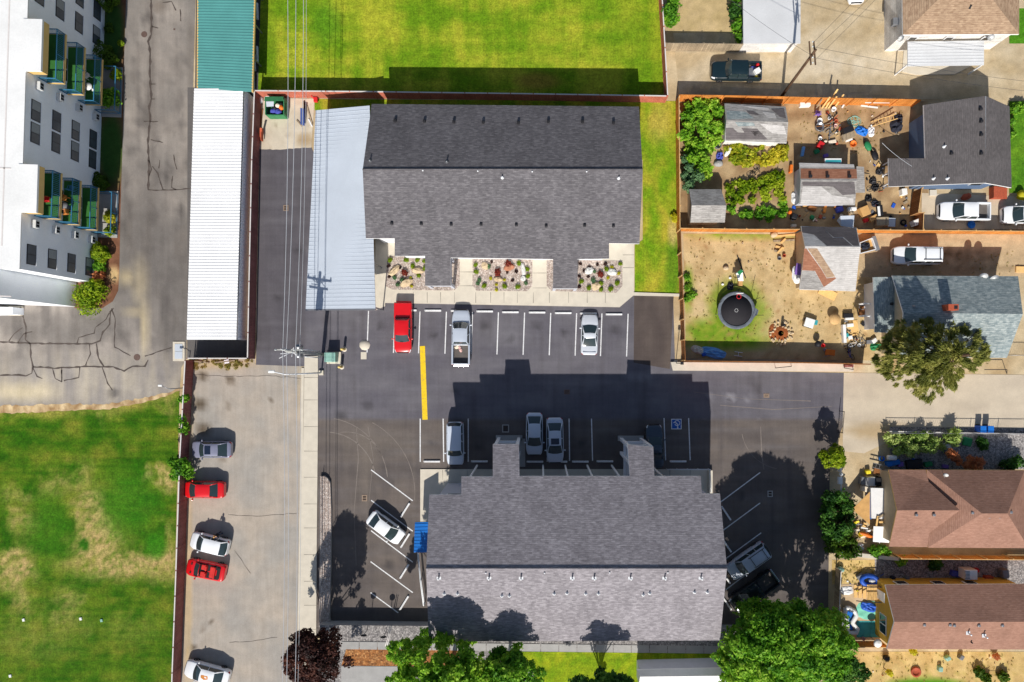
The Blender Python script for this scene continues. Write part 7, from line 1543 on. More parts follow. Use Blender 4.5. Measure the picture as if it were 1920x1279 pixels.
# hot-tub-like planter by the lean-to
t = thing('garden_arch', 'white curved arch frame against the lean-to of the blue-grey house', 'arch', P(1622, 580)); 
for y in (570, 593): MB().tube([P(1610, y, 0), P(1612, y, .9), P(1622, y-1, 1.4), P(1636, y, 1.2)], .09, 6).build('rail', 'plastic_white', t)
MB().slab([P(1612, 573, .25), P(1636, 573, .25), P(1636, 591, .25), P(1612, 591, .25)], .25).build('planter', 'wood_brown', t)
B('black storage bench in the shade beside the garage', 'bench', 'bench', 1588, 592, (1.0, .45, .45), 'plastic_black', .05); B('white bench top south of the garage corner', 'bench', 'bench', 1590, 598, (.9, .25, .4), 'plastic_white', .05)
bucket(1614, 576, .3, .3, 'plastic_white', 'wide pale tub by the lean-to', 'tub')
flatpanel(1552, 550, 1.9, .9, -.45, 'wood_new', 'plywood_sheet', 'warped plywood sheet at the south-east corner of the patchwork garage', 'plywood', .12); 
crumple(P(1494, 515, 1.0), 1.0, 1.9, .2, 'tarp_white', 'banner', 'white and purple cloth hung on the west wall of the patchwork garage', 'banner', 27); flatpanel(1498, 505, .7, 1.2, -.2, 'plastic_purple', 'poster', 'purple panel over the white cloth at the patchwork garage', 'panel', 1.35, .03)
# lumber at the garage
for i, (a, b, l) in enumerate((((1446, 444), (1492, 440), 'long plank against the fence, top of the lumber heap'), ((1450, 452), (1490, 450), 'weathered plank below the first in the lumber heap'), ((1455, 462), (1470, 466), 'short board in the lumber heap'), ((1452, 470), (1462, 473), 'broken board at the bottom of the lumber heap'), ((1464, 456), (1473, 448), 'slanting board in the lumber heap'), ((1458, 474), (1468, 464), 'pale offcut crossing the lumber heap'))): bar(a, b, .2, .06, 'wood_old' if i in (1, 3) else 'wood_new', 'plank', l, 'plank', .08+.05*i)
small('rock', MB().ell(P(1451, 440, .2), (.4, .3, .3), 9, 6, 0, .4, .3, 2), 'boulder', 'tan rock at the fence by the lumber heap', 'rock'); bucket(1460, 485, .2, .3, 'plastic_grey', 'grey pot in the yard below the lumber heap', 'pot'); bucket(1469, 480, .18, .3, 'brick_red', 'terracotta pot in the yard below the lumber heap', 'pot')
# trailer
t = thing('utility_trailer', 'small open trailer with dark contents and a grey ramp beside the patchwork garage', 'trailer', P(1628, 462)); mb = MB(); q = [P(1611, 456, .6), P(1634, 447, .6), P(1641, 468, .6), P(1611, 476, .6)]
for i in range(4): mb.bar(q[i], q[(i+1) % 4], .08, .4)
mb.build('frame', 'steel_white', t); MB().slab([p-Vector((0, 0, .15)) for p in q], .06).build('bed', 'cardboard', t); MB().slab([P(1634, 444, .7), P(1642, 442, .7), P(1650, 468, .6), P(1642, 471, .6)], .06).build('ramp', 'plastic_grey', t)
for s in (q[1]+q[0], q[2]+q[3]): MB().lathe([(.1, -.08), (.28, -.08), (.28, .08), (.1, .08)], (0, 0, 0), 12).v; 
crumple(P(1622, 461, .55), 1.0, .8, .4, 'cloth_dark', 'scrap_heap', 'heap of dark scrap riding in the open trailer', 'scrap', 31)
# --- junk yard north of the brown-banded shed
for i, (a, b, l) in enumerate((((1541, 203), (1556, 182), 'yellow pine board leaning on the orange alley fence, leftmost of the fan'), ((1548, 203), (1571, 167), 'longest yellow pine board sticking out over the alley fence'), ((1553, 203), (1569, 181), 'yellow pine board in the fan, third from left'), ((1566, 200), (1582, 177), 'yellow pine board in the fan, fourth from left'), ((1530, 204), (1541, 186), 'greyish board left of the yellow fan'))): bar(a, b, .16, .05, 'wood_new' if i < 4 else 'wood_old', 'plank', l, 'plank', .15, 2.0)
for i, (a, b, l) in enumerate((((1584, 189), (1635, 185), 'long white board along the alley fence top'), ((1622, 192), (1668, 192), 'second long white board along the alley fence'), ((1614, 198), (1646, 202), 'pale board lying askew at the alley fence'), ((1697, 188), (1712, 188), 'white board end near the grey house eave'), ((1579, 202), (1586, 190), 'white offcut leaning at the alley fence'), ((1651, 201), (1661, 190), 'brown stick leaning at the alley fence'))): bar(a, b, .16, .05, 'trim_white' if i != 5 else 'wood_brown', 'plank', l, 'plank', .9 if i < 2 else .15)
ladder((1634, 233), (1682, 218), .5, .15, .9, 'wood_new', 'long pale wooden ladder lying across the dirt yard'); ladder((1551, 253), (1566, 243), .5, .2, .4, 'steel', 'short metal step ladder amid the scrap heap')
crumple(P(1680, 236, 0), 1.3, 1.4, .9, 'cloth_dark', 'tarp', 'dark grey covered heap at the end of the long ladder', 'heap', 33); crumple(P(1684, 222, 0), .9, .9, .5, 'cloth_dark', 'bag_pile', 'dark heap right of the ladder end', 'heap', 34)
crumple(P(1615, 246, 0), 1.4, .9, .5, 'tarp_bright', 'tarp', 'bright blue tarp bundle in the dirt yard', 'tarp', 35, -.4); crumple(P(1633, 247, 0), .7, 1.1, .4, 'tarp_white', 'trash_bag', 'white bags beside the blue tarp bundle', 'bag', 36)
B('wooden crate of jars and scraps left of the blue tarp bundle', 'crate', 'crate', 1588, 257, (1.3, .7, .45), 'wood_old', .35); B('black cover on the crate left of the blue tarp bundle', 'cover', 'box_cover', 1585, 247, (1.1, .6, .8), 'plastic_black', .35)
bucket(1598, 271, .35, .3, 'plastic_orange', 'orange tub at the sunny edge of the shed shadow', 'tub'); B('white and orange box beside the orange tub', 'box', 'storage_box', 1590, 262, (.7, .4, .3), 'plastic_white', .3)
def wheelb(px, py, mat, label, rz):
    t = thing('wheelbarrow', label, 'wheelbarrow', P(px, py)); c = P(px, py); MB().ell((c.x, c.y, .4), (.55, .35, .22), 14, 8, 0, rz).build('tray', mat, t); dx, dy = rot2(1, 0, rz); MB().tube([(c.x-dx*.2-dy*.25, c.y-dy*.2+dx*.25, .35), (c.x-dx*1.0-dy*.3, c.y-dy*1.0+dx*.3, .5)], .03, 6).tube([(c.x-dx*.2+dy*.25, c.y-dy*.2-dx*.25, .35), (c.x-dx*1.0+dy*.3, c.y-dy*1.0-dx*.3, .5)], .03, 6).build('handle', 'wood_old', t); m = MB(); m.tube([(c.x+dx*.6+.18*math.cos(k*.42)*dx, c.y+dy*.6+.18*math.cos(k*.42)*dy, .2+.18*math.sin(k*.42)) for k in range(16)], .04, 6); m.build('wheel', 'tyre_rubber', t)
wheelb(1624, 276, 'plastic_green', 'green wheelbarrow on the concrete of the dirt yard', 2.0); wheelb(1637, 294, 'plastic_black', 'dark wheelbarrow beside the grey house shade', 1.9)
bucket(1535, 228, .28, .35, 'plastic_white', 'white-topped pail below the purple chair'); bucket(1534, 240, .45, .5, 'steel', 'metal tub with dark water in the scrap yard', 'tub'); chair(P(1530, 215), 1.4, 'plastic_purple', 'lilac chair facing the shed in the scrap yard')
bucket(1561, 207, .25, .4, 'plastic_white', 'white pail near the yellow pine boards'); bucket(1536, 261, .2, .3, 'plastic_white', 'white pot at the west edge of the scrap heap', 'pot'); bucket(1565, 237, .18, .3, 'cloth_pink', 'pinkish pot on the scrap heap', 'pot')
B('white chest and bin by the alley fence near the patchwork shed', 'chest', 'chest', 1507, 197, (1.1, .6, .5), 'plastic_white', .05); B('red plastic rack near the shed shadow', 'rack', 'rack', 1536, 274, (.6, .7, .5), 'plastic_red', -.5)
B('pale blue sack at the edge of the shed shadow', 'sack', 'sack', 1559, 267, (.8, .35, .3), 'cloth_cream', .2); B('green crate in the shed shadow', 'crate', 'crate', 1530, 285, (.5, .45, .35), 'plastic_green', .4); B('purple tote in the shed shadow', 'tote', 'tote', 1547, 293, (.5, .35, .3), 'plastic_purple', .3); B('blue folded chair in the shed shadow', 'chair', 'folded_chair', 1504, 285, (.3, 1.0, .3), 'tarp_blue', -.2)
rr = random.Random(77)
for i, (x, y, k) in enumerate(((1556, 219, 'dark'), (1560, 226, 'rusty'), (1553, 232, 'pale'), (1563, 233, 'dark bent'), (1549, 242, 'long thin'), (1556, 246, 'short grey'), (1545, 236, 'crooked'))):
    a = rr.uniform(0, 3); d = rr.uniform(.4, .9); p = P(x, y, .2); MB().bar(p-Vector((d*math.cos(a), d*math.sin(a), .05)), p+Vector((d*math.cos(a), d*math.sin(a), .1)), .08).build('scrap_bar', ['steel_dark', 'brick_red', 'wood_old', 'steel_dark', 'steel', 'steel', 'wood_brown'][i], None, None, k + ' scrap bar in the heap west of the hose coil', 'scrap')
mb = MB(); c = P(1601, 228, .04); mb.tube([(c.x+(.4+.35*math.sin(k*.37))*math.cos(k*.6), c.y+(.35+.3*math.cos(k*.29))*math.sin(k*.6), .05+.004*(k % 5)) for k in range(60)], .035, 5, 0, None, True); mb.build('garden_hose', 'box_green' if 'box_green' in M else 'plastic_green', None, None, 'pale green garden hose coiled loosely on the dirt', 'hose')
# by the vines
bucket(1345, 275, .35, .5, 'plastic_grey', 'grey pot at the edge of the vine thicket', 'pot'); small('cushion', MB().ell(P(1365, 285, .3), (.25, .6, .2), 12, 7, 0, -.6), 'plastic_white', 'white slipper-shaped cushion at the vine edge', 'cushion'); crumple(P(1349, 293, 0), .8, .9, .5, 'cloth_blue', 'bag', 'blue and white sack by the vine edge', 'sack', 41); small('rock', MB().ell(P(1347, 307, .2), (.5, .35, .25), 9, 6, 0, 0, .3, 6), 'concrete_grey', 'flat grey rock below the blue sack', 'rock'); crumple(P(1462, 296, 0), .35, .35, .2, 'tarp_white', 'bag', 'small white bag on the path by the vegetable bed', 'bag', 42)
B('orange pot rack at the corner of the brown-banded shed', 'rack', 'rack', 1481, 318, (.3, .8, .5), 'plastic_orange', -.1); crumple(P(1492, 372, 0), 1.0, 1.4, .4, 'tarp_white', 'tarp', 'white plastic sheet at the south-west corner of the brown-banded shed', 'tarp', 43)
# strip between the sheds
for i, (x, y, w, h, hh, m, nm, l) in enumerate(((1486, 408, .6, .6, .7, 'plastic_black', 'kettle_grill', 'black dome grill with a white lid by the vegetable bed'), (1480, 399, .35, .35, .4, 'plastic_orange', 'bucket', 'orange bucket beside the black dome grill'), (1487, 424, .6, .35, .3, 'cloth_cream', 'sack', 'pale sack behind the wood fence by the garage'), (1508, 386, .5, .35, .3, 'cardboard', 'box', 'cream box under the south eave of the brown-banded shed'), (1521, 391, .9, .5, .4, 'leaf_dark' if False else 'wood_brown', 'crate', 'olive crate under the south eave of the brown-banded shed'), (1546, 389, .3, 1.3, .3, 'wood_orange', 'plank_stack', 'orange boards leaning at the shed eave, larger stack'), (1566, 385, .2, .8, .3, 'wood_orange', 'plank_stack', 'orange boards leaning at the shed eave, smaller stack'), (1572, 394, .7, .6, .5, 'cloth_blue', 'bag_pile', 'blue bags between the shed and the pale tarp'), (1595, 393, .9, .4, .5, 'plastic_white', 'water_heater', 'white tank lying by the shed corner'), (1596, 400, .5, .3, .3, 'wood_old', 'crate', 'grey wooden crate below the white tank'), (1522, 408, .45, .45, .25, 'plastic_green', 'basin', 'dark green basin on the concrete strip'), (1530, 414, .25, .2, .2, 'cloth_pink', 'ball', 'pink bundle beside the green basin'))):
    B(l, nm.replace('_', ' '), nm, x, y, (w, h, hh), m, rr.uniform(-.5, .5), 0, .1)
t = thing('awning_tent', 'pale blue tarp canopy pitched behind the patchwork garage', 'canopy', P(1586, 415)); MB().slab([P(1576, 405, 1.7), P(1602, 404, 1.6), P(1600, 427, 1.5), P(1577, 424, 1.5)], .05).slab([P(1576, 405, 1.7), P(1577, 424, 1.5), P(1569, 414, 1.0)], .05).build('canopy', 'metal_grey', t)
for x, y in ((1577, 406), (1601, 405), (1599, 425)): MB().tube([P(x, y, 0), P(x, y, 1.55)], .03, 5).build('pole', 'steel', t)
B('large cardboard box behind the garage, unfolded', 'box', 'cardboard_box', 1617, 398, (.9, 1.0, .7), 'cardboard', .4); B('dark chest with a white strip in the cluttered drive', 'chest', 'chest', 1647, 396, (.5, 1.1, .5), 'plastic_black', .1); flatpanel(1648, 396, .25, 1.0, .1, 'plastic_white', 'sign_panel', 'white slatted panel on the dark chest', 'panel', .55); B('orange-brown board box by the pale fence gap', 'box', 'cardboard_box', 1635, 410, (.9, .5, .4), 'cardboard', .5); B('red cloth bundle by the board box', 'bundle', 'bundle', 1622, 414, (.5, .4, .3), 'plastic_red', .3)
B('wooden bin with open lid along the orange fence', 'bin', 'wooden_bin', 1650, 417, (1.3, .9, .6), 'wood_old', .05); flatpanel(1672, 417, .75, .9, -.05, 'metal_grey', 'lid', 'pale blue lid lying right of the wooden bin', 'lid', .5); 
small('tyre', MB().lathe([(.18, 0), (.32, .02), (.34, .1), (.32, .2), (.18, .22)], P(1693, 418), 16, 0, True, 1, 1, False), 'tyre_rubber', 'tyre lying by the dark gate', 'tyre'); B('white and dark gas grill in the gate corner', 'grill', 'grill', 1713, 419, (.8, .6, .9), 'plastic_white', .4); B('white barrel top by the red porch rail', 'barrel', 'barrel', 1690, 362, (.55, .65, .7), 'plastic_white', .1)
for i, (x, y, m, l) in enumerate(((1640, 352, 'plastic_black', 'black bin in the cluttered drive, nearest the shed'), (1628, 372, 'plastic_black', 'black bag in the cluttered drive, by the cardboard box'), (1640, 382, 'cloth_dark', 'dark bag left of the white slatted panel'), (1636, 340, 'steel_dark', 'dark wire rack near the grey house porch'), (1648, 322, 'steel_dark', 'dark folded stand near the grey house porch'))): crumple(P(x, y, 0), .8, .7, .5, m, 'junk_bag', l, 'bag', 60+i)
bike(1635, 345, .5, 'steel_dark', 'dark bicycle lying by the porch of the grey house', 1.25)
bucket(1820, 422, .42, .15, 'tarp_bright', 'round blue paddling pool beside the white pickup', 'paddling_pool'); small('scrap_heap', MB().ell(P(1812, 369, .4), (.6, .35, .35), 10, 6, 0, .3, .3, 9), 'brick_red', 'reddish plant pot with sticks behind the white pickup', 'pot')
small('flower_pot', MB().ell(P(1916, 366, .5), (.5, .5, .4), 10, 6, 0, 0, .4, 4), 'leaf_gold', 'yellow and white flowers at the right edge by the white wagon', 'flowers'); bar((1742, 362), (1755, 362), .6, .3, 'concrete', 'step', 'pale step behind the white pickup', 'step')
bar((1904, 505), (1940, 506), .6, .25, 'wood_new', 'beam', 'pale beam lying at the right end of the dirt drive', 'beam')
# --- corner yard of the brown hipped house
t = thing('boat', 'long boat under a white tarp with a blue side beside the brown hipped house', 'covered boat', P(1652, 950)); mb = MB(); mb.slab([P(1633, 915, 1.3), P(1670, 916, 1.3), P(1668, 974, 1.2), P(1634, 972, 1.2)], .25); mb.build('cover', 'tarp_white', t); MB().slab([P(1629, 928, 1.0), P(1634, 928, 1.1), P(1634, 974, 1.0), P(1630, 970, .9)], .6).build('hull', 'tarp_bright', t); MB().slab([P(1668, 918, 1.0), P(1674, 920, .9), P(1674, 974, .9), P(1668, 974, 1.0)], .5).build('skirt', 'cloth_dark', t)
for a, b, m, l in (((1643, 986), (1646, 968), 'wood_new', 'pale board lying on the covered boat'), ((1646, 972), (1664, 960), 'wood_old', 'dark stick across the covered boat'), ((1648, 979), (1668, 980), 'wood_new', 'short pale board at the foot of the covered boat')): bar(a, b, .18, .05, m, 'plank', l, 'plank', 1.36)
t = thing('shade_sail', 'tan triangular shade sail stretched beside the covered boat', 'shade sail', P(1615, 955)); MB().slab([P(1631, 922, 1.9), P(1631, 984, 1.9), P(1598, 955, 1.6)], .04).build('sail', 'cardboard', t); MB().tube([P(1598, 955, 0), P(1598, 955, 1.6)], .04, 6).build('pole', 'steel', t); MB().tube([P(1631, 922, 0), P(1631, 922, 1.9)], .04, 6).build('pole', 'steel', t)
MB().slab([P(1638, 987, 1.2), P(1668, 988, 1.2), P(1668, 1018, 1.0), P(1637, 1016, 1.0)], .08).bx(P(1640, 1000).x, P(1641, 1000).x, P(0, 1014).y, P(0, 990).y, 0, 1.0).build('scrap_shelf', 'metal_white', None, None, 'white ribbed sheet cover standing below the covered boat', 'cover')
for i, (x, y, sx, sy, h, m, nm, l) in enumerate(((1616, 900, .75, .85, .7, 'plastic_grey', 'cabinet', 'grey square cabinet north of the covered boat'), (1631, 902, .9, 1.0, .5, 'plastic_white', 'table', 'white table top beside the grey cabinet'), (1645, 901, 1.0, .9, .8, 'plastic_black', 'storage_box', 'black crate between two pale lids near the covered boat'), (1660, 903, .6, .7, .6, 'plastic_white', 'storage_box', 'pale lid right of the black crate'), (1621, 916, 1.0, .6, .5, 'cloth_cream', 'chest', 'cream chest below the grey cabinet'), (1625, 884, .5, .4, .5, 'plastic_yellow', 'bucket', 'yellow bucket near the blue chest'), (1671, 867, 1.4, .55, .6, 'tarp_bright', 'chest', 'long blue chest in the shade of the hipped house'), (1686, 870, .6, .5, .4, 'plastic_purple', 'basket', 'lilac basket right of the blue chest'), (1712, 870, 1.7, 1.0, .4, 'steel_dark', 'cart', 'dark flat cart in the shade of the hipped house'), (1738, 870, .8, .5, .4, 'plastic_green', 'pot', 'green tub in the shade of the hipped house'), (1770, 874, .6, .4, .4, 'plastic_purple', 'pot', 'lilac pot under the orange-brown shrub'), (1774, 836, .8, .5, .25, 'plastic_white', 'storage_box', 'white box in the driveway bed'), (1812, 828, .9, .9, .3, 'plastic_green', 'planter', 'green planter with a white lip by the driveway bed'))):
    B(l, nm.replace('_', ' '), nm, x, y, (sx, sy, h), m, rr.uniform(-.25, .25), 0, .08)
t = thing('barrel', 'white water barrel lying over the long blue chest', 'barrel', P(1672, 858)); c = P(1672, 858, .8); mb = MB(); mb.tube([(c.x-.45, c.y, .85), (c.x+.4, c.y, .85)], .26, 14); mb.build('drum', 'plastic_white', t); MB().tube([(c.x+.4, c.y, .85), (c.x+.43, c.y, .85)], .2, 14).build('mouth', 'interior_dark', t)
bucket(1650, 859, .28, .5, 'tarp_bright', 'round blue tub beside the long blue chest', 'tub'); ladder((1636, 872), (1662, 878), .45, .7, .7, 'steel', 'metal rack ladder lying near the yellow bucket'); flatpanel(1650, 885, 1.3, .6, -.2, 'wood_brown', 'plywood_sheet', 'brown board behind the black crate', 'board', .4)
small('bucket', MB().lathe([(.3, 0), (.36, .6), (.25, .6), (.22, .3), (0, .3)], P(1880, 874), 14), 'plastic_white', 'white-rimmed pot at the right in the shade of the hipped house', 'pot')
for i, (px, l) in enumerate(((1832, 'blue wheeled bin at the driveway fence, left one of the pair'), (1846, 'blue wheeled bin at the driveway fence, right one of the pair'))):
    t = thing('wheelie_bin', l, 'wheelie bin', P(px, 803), 'blue bins at the driveway'); c = P(px, 803); MB().rbox((c.x, c.y, .5), (.58, .62, 1.0), 0, 0, .06).build('bin', 'plastic_blue', t); MB().rbox((c.x, c.y, 1.03), (.62, .68, .08), 0, 0, .04).build('lid', 'tarp_bright', t); MB().tube([(c.x-.25, c.y+.33, .1), (c.x+.25, c.y+.33, .1)], .09, 10).build('wheel', 'tyre_rubber', t)
for i in range(16):
    x, y = rr.uniform(1604, 1636), rr.uniform(978, 1010); m = ['plastic_white', 'wood_new', 'plastic_black', 'plastic_yellow', 'cloth_cream', 'steel'][i % 6]; a = rr.uniform(0, 3); p = P(x, y, .2); ln = rr.uniform(.2, .5)
    MB().bar(p-Vector((ln*math.cos(a), ln*math.sin(a), .05)), p+Vector((ln*math.cos(a), ln*math.sin(a), .12)), rr.uniform(.07, .2), .1).build('scrap_piece', m, None, None, 'loose scrap piece in the mixed heap below the tan shade sail', 'scrap', 'scrap heap below the shade sail')
small('kayak', MB().ell(P(1625, 1003, .3), (.75, .22, .2), 14, 7, 0, -.35), 'plastic_orange', 'orange and cream kayak hull poking from the scrap heap', 'kayak'); bucket(1612, 1001, .25, .3, 'plastic_yellow', 'bright yellow pot beside the orange kayak', 'pot'); crumple(P(1612, 1026, 0), .9, .8, .4, 'tarp_white', 'bag', 'white bag among the plants below the scrap heap', 'bag', 71); B('striped blue cooler on the pale wall corner', 'cooler', 'cooler', 1583, 1035, (.7, .45, .4), 'tarp_bright', .1, .8)
flatpanel(1574, 878, .15, .7, 0, 'trim_white', 'post', 'white post stub under the lime bush', 'post', .4, .8); t = thing('meter_post', 'white utility meter post beside the mid-green bush', 'meter post', P(1577, 900)); MB().tube([P(1577, 930, 0), P(1577, 930, 1.2), P(1577, 885, 1.2)], .05, 6).build('pipe', 'steel_white', t); MB().rbox(P(1575, 901, 1.3), (.45, .75, .3)).build('box', 'plastic_white', t); MB().ell(P(1577, 889, 1.4), (.2, .2, .2)).build('meter', 'plastic_white', t)
# --- pool patio
def ringtube(cx, cy, rx, ry, r, z, rz=0, n=28):
    q = []
    for k in range(n+1): a = 2*math.pi*k/n; x, y = rot2(rx*math.cos(a), ry*math.sin(a), rz); q.append((cx+x, cy+y, z))
    return q
c = P(1594, 1150); t = thing('inflatable_pool', 'white inflatable lounge with a blue middle on the pool patio', 'inflatable', c)
MB().tube([P(x, y, .3) for x, y in ((1585, 1140), (1592, 1140), (1603, 1147), (1606, 1155), (1598, 1168), (1608, 1180), (1606, 1186), (1590, 1187), (1588, 1168), (1584, 1150), (1585, 1140))], .24, 8).build('tube', 'plastic_white', t)
MB().prism([P(x, y, .2) for x, y in ((1588, 1145), (1600, 1150), (1596, 1165), (1600, 1182), (1592, 1182), (1591, 1165))], .02, .12).build('floor', 'tarp_bright', t)
crumple(P(1628, 1144, 0), 2.6, 2.0, .08, 'mint', 'tarp', 'sea-green ground sheet spread beside the white inflatable', 'tarp', 81); flatpanel(1630, 1180, 2.7, 1.7, 0, 'plastic_teal', 'ground_sheet', 'dark teal sheet in the shade behind the sea-green one', 'sheet', .04, .03)
crumple(P(1629, 1138, .1), 1.7, 1.0, .3, 'plastic_blue', 'ball_net', 'blue bag of balls on the sea-green sheet', 'ball bag', 82, -.35)
c = P(1628, 1087); t = thing('inflatable_pool', 'bright blue inflatable with a pale seat behind the wooden deck', 'inflatable', c); MB().tube(ringtube(c.x, c.y, .85, .5, .24, .3, -.1), .24, 8).build('tube', 'plastic_blue', t); MB().ell((c.x+.25, c.y-.05, .25), (.4, .25, .2)).build('seat', 'plastic_white', t)
B('grey cushion left of the bright blue inflatable', 'cushion', 'cushion', 1611, 1080, (.7, .5, .3), 'plastic_grey', .6); crumple(P(1588, 1107, 0), 1.3, .9, .2, 'tarp_white', 'sheet', 'crumpled white sheet at the west end of the pool patio', 'sheet', 83); B('grey bench beside the white inflatable', 'bench', 'bench', 1579, 1168, (.5, 1.2, .4), 'plastic_grey', .05)
t = thing('wooden_deck', 'small wooden deck with stairs and black rails at the yellow house door', 'deck', P(1632, 1108)); c = P(1634, 1107); mb = MB()
for i in range(9): mb.bx(c.x-.75+i*.17, c.x-.6+i*.17, c.y-.8, c.y+.8, .55, .6)
mb.build('platform', 'wood_new', t); s_ = MB()
for i in range(3): x0 = P(1620-i*7, 0).x; s_.bx(x0-.3, x0+.05, P(0, 1120).y, P(0, 1096).y, .35-i*.15, .4-i*.15)
s_.build('stair_tread', 'wood_new', t)
for y in (c.y-.8, c.y+.8):
    rl = MB(); rl.bar((c.x-.8, y, 1.4), (c.x+.75, y, 1.4), .08); rl.bar((c.x-.8, y, 1.4), (c.x-2.0, y, .85), .08)
    for k in range(12): rl.bar((c.x-.7+k*.13, y, .6), (c.x-.7+k*.13, y, 1.4), .03)
    rl.build('railing', 'steel_dark', t)
chair(P(1646, 1152), 2.8, 'plastic_black', 'black chair by the yellow wall on the pool patio'); bucket(1617, 1196, .2, .3, 'cloth_pink', 'pinkish pot in the shade of the orange patio fence', 'pot'); 
t = thing('patio_umbrella', 'white round umbrella top at the south fence of the pool patio', 'umbrella', P(1645, 1207)); c = P(1647, 1207, 1.9); MB().lathe([(.46, 1.8), (.3, 1.92), (0, 2.0)], (c.x, c.y, 0), 12).build('canopy', 'plastic_white', t); MB().tube([(c.x, c.y, 0), (c.x, c.y, 1.9)], .03, 6).build('pole', 'steel', t)
small('sack', MB().ell(P(1576, 1068, .3), (.4, .3, .3), 12, 7, 0, 0, .2, 2), 'box_green', 'pale green planter ball at the patio fence corner', 'planter')
t = thing('air_cooler', 'boxy pale air cooler standing on the north wall of the yellow house', 'air cooler', P(1817, 1078)); c = P(1817, 1076, 1.3); MB().rbox((c.x, c.y, 1.1), (1.25, 1.0, 1.2)).build('case', 'plastic_white', t); mb = MB()
for k in range(6): mb.box((c.x-.45+.02, c.y-.35+k*.14, 1.71), (.5, .04, .03))
mb.build('grille', 'steel_dark', t)
for i, (x, y, sx, sy, h, m, nm, l) in enumerate(((1878, 1090, .5, .6, .9, 'plastic_blue', 'bin', 'blue and white bin at the east end of the yellow house north wall'), (1876, 1072, .7, .9, .9, 'plastic_grey', 'bin', 'pale grey bin behind the blue one'), (1826, 1068, .6, .4, .5, 'plastic_red', 'toolbox', 'red box behind the air cooler'), (1788, 1074, .9, .6, .5, 'cloth_blue', 'stroller', 'dark blue folded stroller in the side gravel'), (1698, 1082, .4, .4, .5, 'plastic_grey', 'pot', 'grey pot at the west end of the side gravel'), (1672, 1082, .4, .35, .5, 'cloth_dark', 'pot', 'dark pot beside the house corner in the side gravel'), (1850, 1082, .9, .45, .5, 'brick_red', 'planter', 'reddish planter with a white top along the yellow wall'))): B(l, nm, nm, x, y, (sx, sy, h), m, rr.uniform(-.3, .3), 0, .08)
# --- dry yard at the bottom right
for i, (x, y, m, l) in enumerate(((1660, 1232, 'plastic_black', 'black folded chair on the dry yard'), (1774, 1232, 'box_green', 'pale green pail on the dry yard, upper one'), (1799, 1230, 'plastic_grey', 'grey-blue pail on the dry yard'), (1760, 1252, 'box_green', 'pale green pail on the dry yard, lower one with white rag'))): B(l, 'chair' if i == 0 else 'pail', 'folded_chair' if i == 0 else 'pail', x, y, (.55, .45, .5), m, .5*i, 0, .1)
for i, (x, y, h, l) in enumerate(((1668, 1262, 1.3, 'young yellowish sapling on the dry yard, left one'), (1712, 1222, 1.5, 'thin sapling at the yellow house wall'), (1868, 1232, .6, 'reddish leafless sapling on the dry yard, right one'))): shrub('sapling', l, pxcl([(x, y, h, .35, 1.2), (x+2, y-2, h*.7, .25, 1)]), 260, .1, 'leaf_gold' if i < 2 else 'leaf_orange', 300+i, 'saplings on the dry yard', 'sapling')
small('fire_bowl', MB().lathe([(.5, 0), (.55, .2), (.4, .2), (.35, .08), (0, .08)], P(1716, 1259), 14), 'brick_red', 'reddish brick ring on the dry yard', 'fire ring')
bar((360, 677), (392, 681), .12, .08, 'wood_old', 'stick', 'pinkish grey stick in the straw by the short brown fence, left one', 'stick', .14)
bar((402, 680), (440, 676), .12, .08, 'wood_old', 'stick', 'long grey stick in the straw by the short brown fence, right one', 'stick', .14)
bar((372, 684), (386, 676), .12, .08, 'wood_old', 'stick', 'crooked stick in the straw by the short brown fence, nearest the corner', 'stick', .14)
flatpanel(425, 678, .5, .4, .2, 'bag_white', 'sheet', 'small white sheet lying in the straw by the short brown fence', 'sheet', .16)
# sprinklers, litter and mail of the west lawn
for x, y, m, l in ((45, 1162, 'plastic_white', 'small white marker box on the west lawn, left one'), (152, 1160, 'plastic_white', 'small white marker box on the west lawn, right one'), (191, 1163, 'box_green', 'small pale green valve cover on the west lawn'), (20, 1267, 'plastic_white', 'thin white scrap near the lower left corner of the lawn')): B(l, 'marker', 'valve_cover', x, y, (.26, .3, .12), m, .2, .02, .03)
# east pad things
for px, py, k in ((1271, 627, 'thin lamp post beside the asphalt patch, its foot in the sandy strip'),):
    t = thing('garden_lamp', k, 'lamp post', P(1268, 680)); b = P(1267, 681, 0); MB().tube([b, b+Vector((0, 0, 3.2))], .04, 6).build('post', 'steel_dark', t); MB().rbox(b+Vector((0, 0, 3.25)), (.3, .3, .2)).build('lamp_head', 'steel_dark', t); MB().lathe([(.35, 0), (.3, .12), (0, .12)], b, 10).build('footing', 'concrete', t)
for a, b, l in (((1454, 690), (1484, 687), 'dark L-shaped handrail on the white kerb, left one'), ((1583, 690), (1600, 693), 'dark handrail on the white kerb, right one')):
    t = thing('handrail', l, 'handrail', P(*a)); MB().tube([P(a[0], a[1], .3), P(a[0], a[1], 1.0), P(b[0], b[1], 1.0), P(b[0], b[1], .3)], .035, 6).build('rail', 'steel_dark', t)
B('dark red post block at the east end of the trampoline yard fence', 'block', 'post_block', 1590, 686, (.9, .3, .35), 'vinyl_brown', .02, .3)
# timber and rails
small('handrail', MB().tube([P(1846, 693, .9), P(1888, 693, .9), P(1888, 701, .1)], .04, 6), 'steel_dark', 'dark pipe rail at the roadside under the blue-grey house', 'handrail')
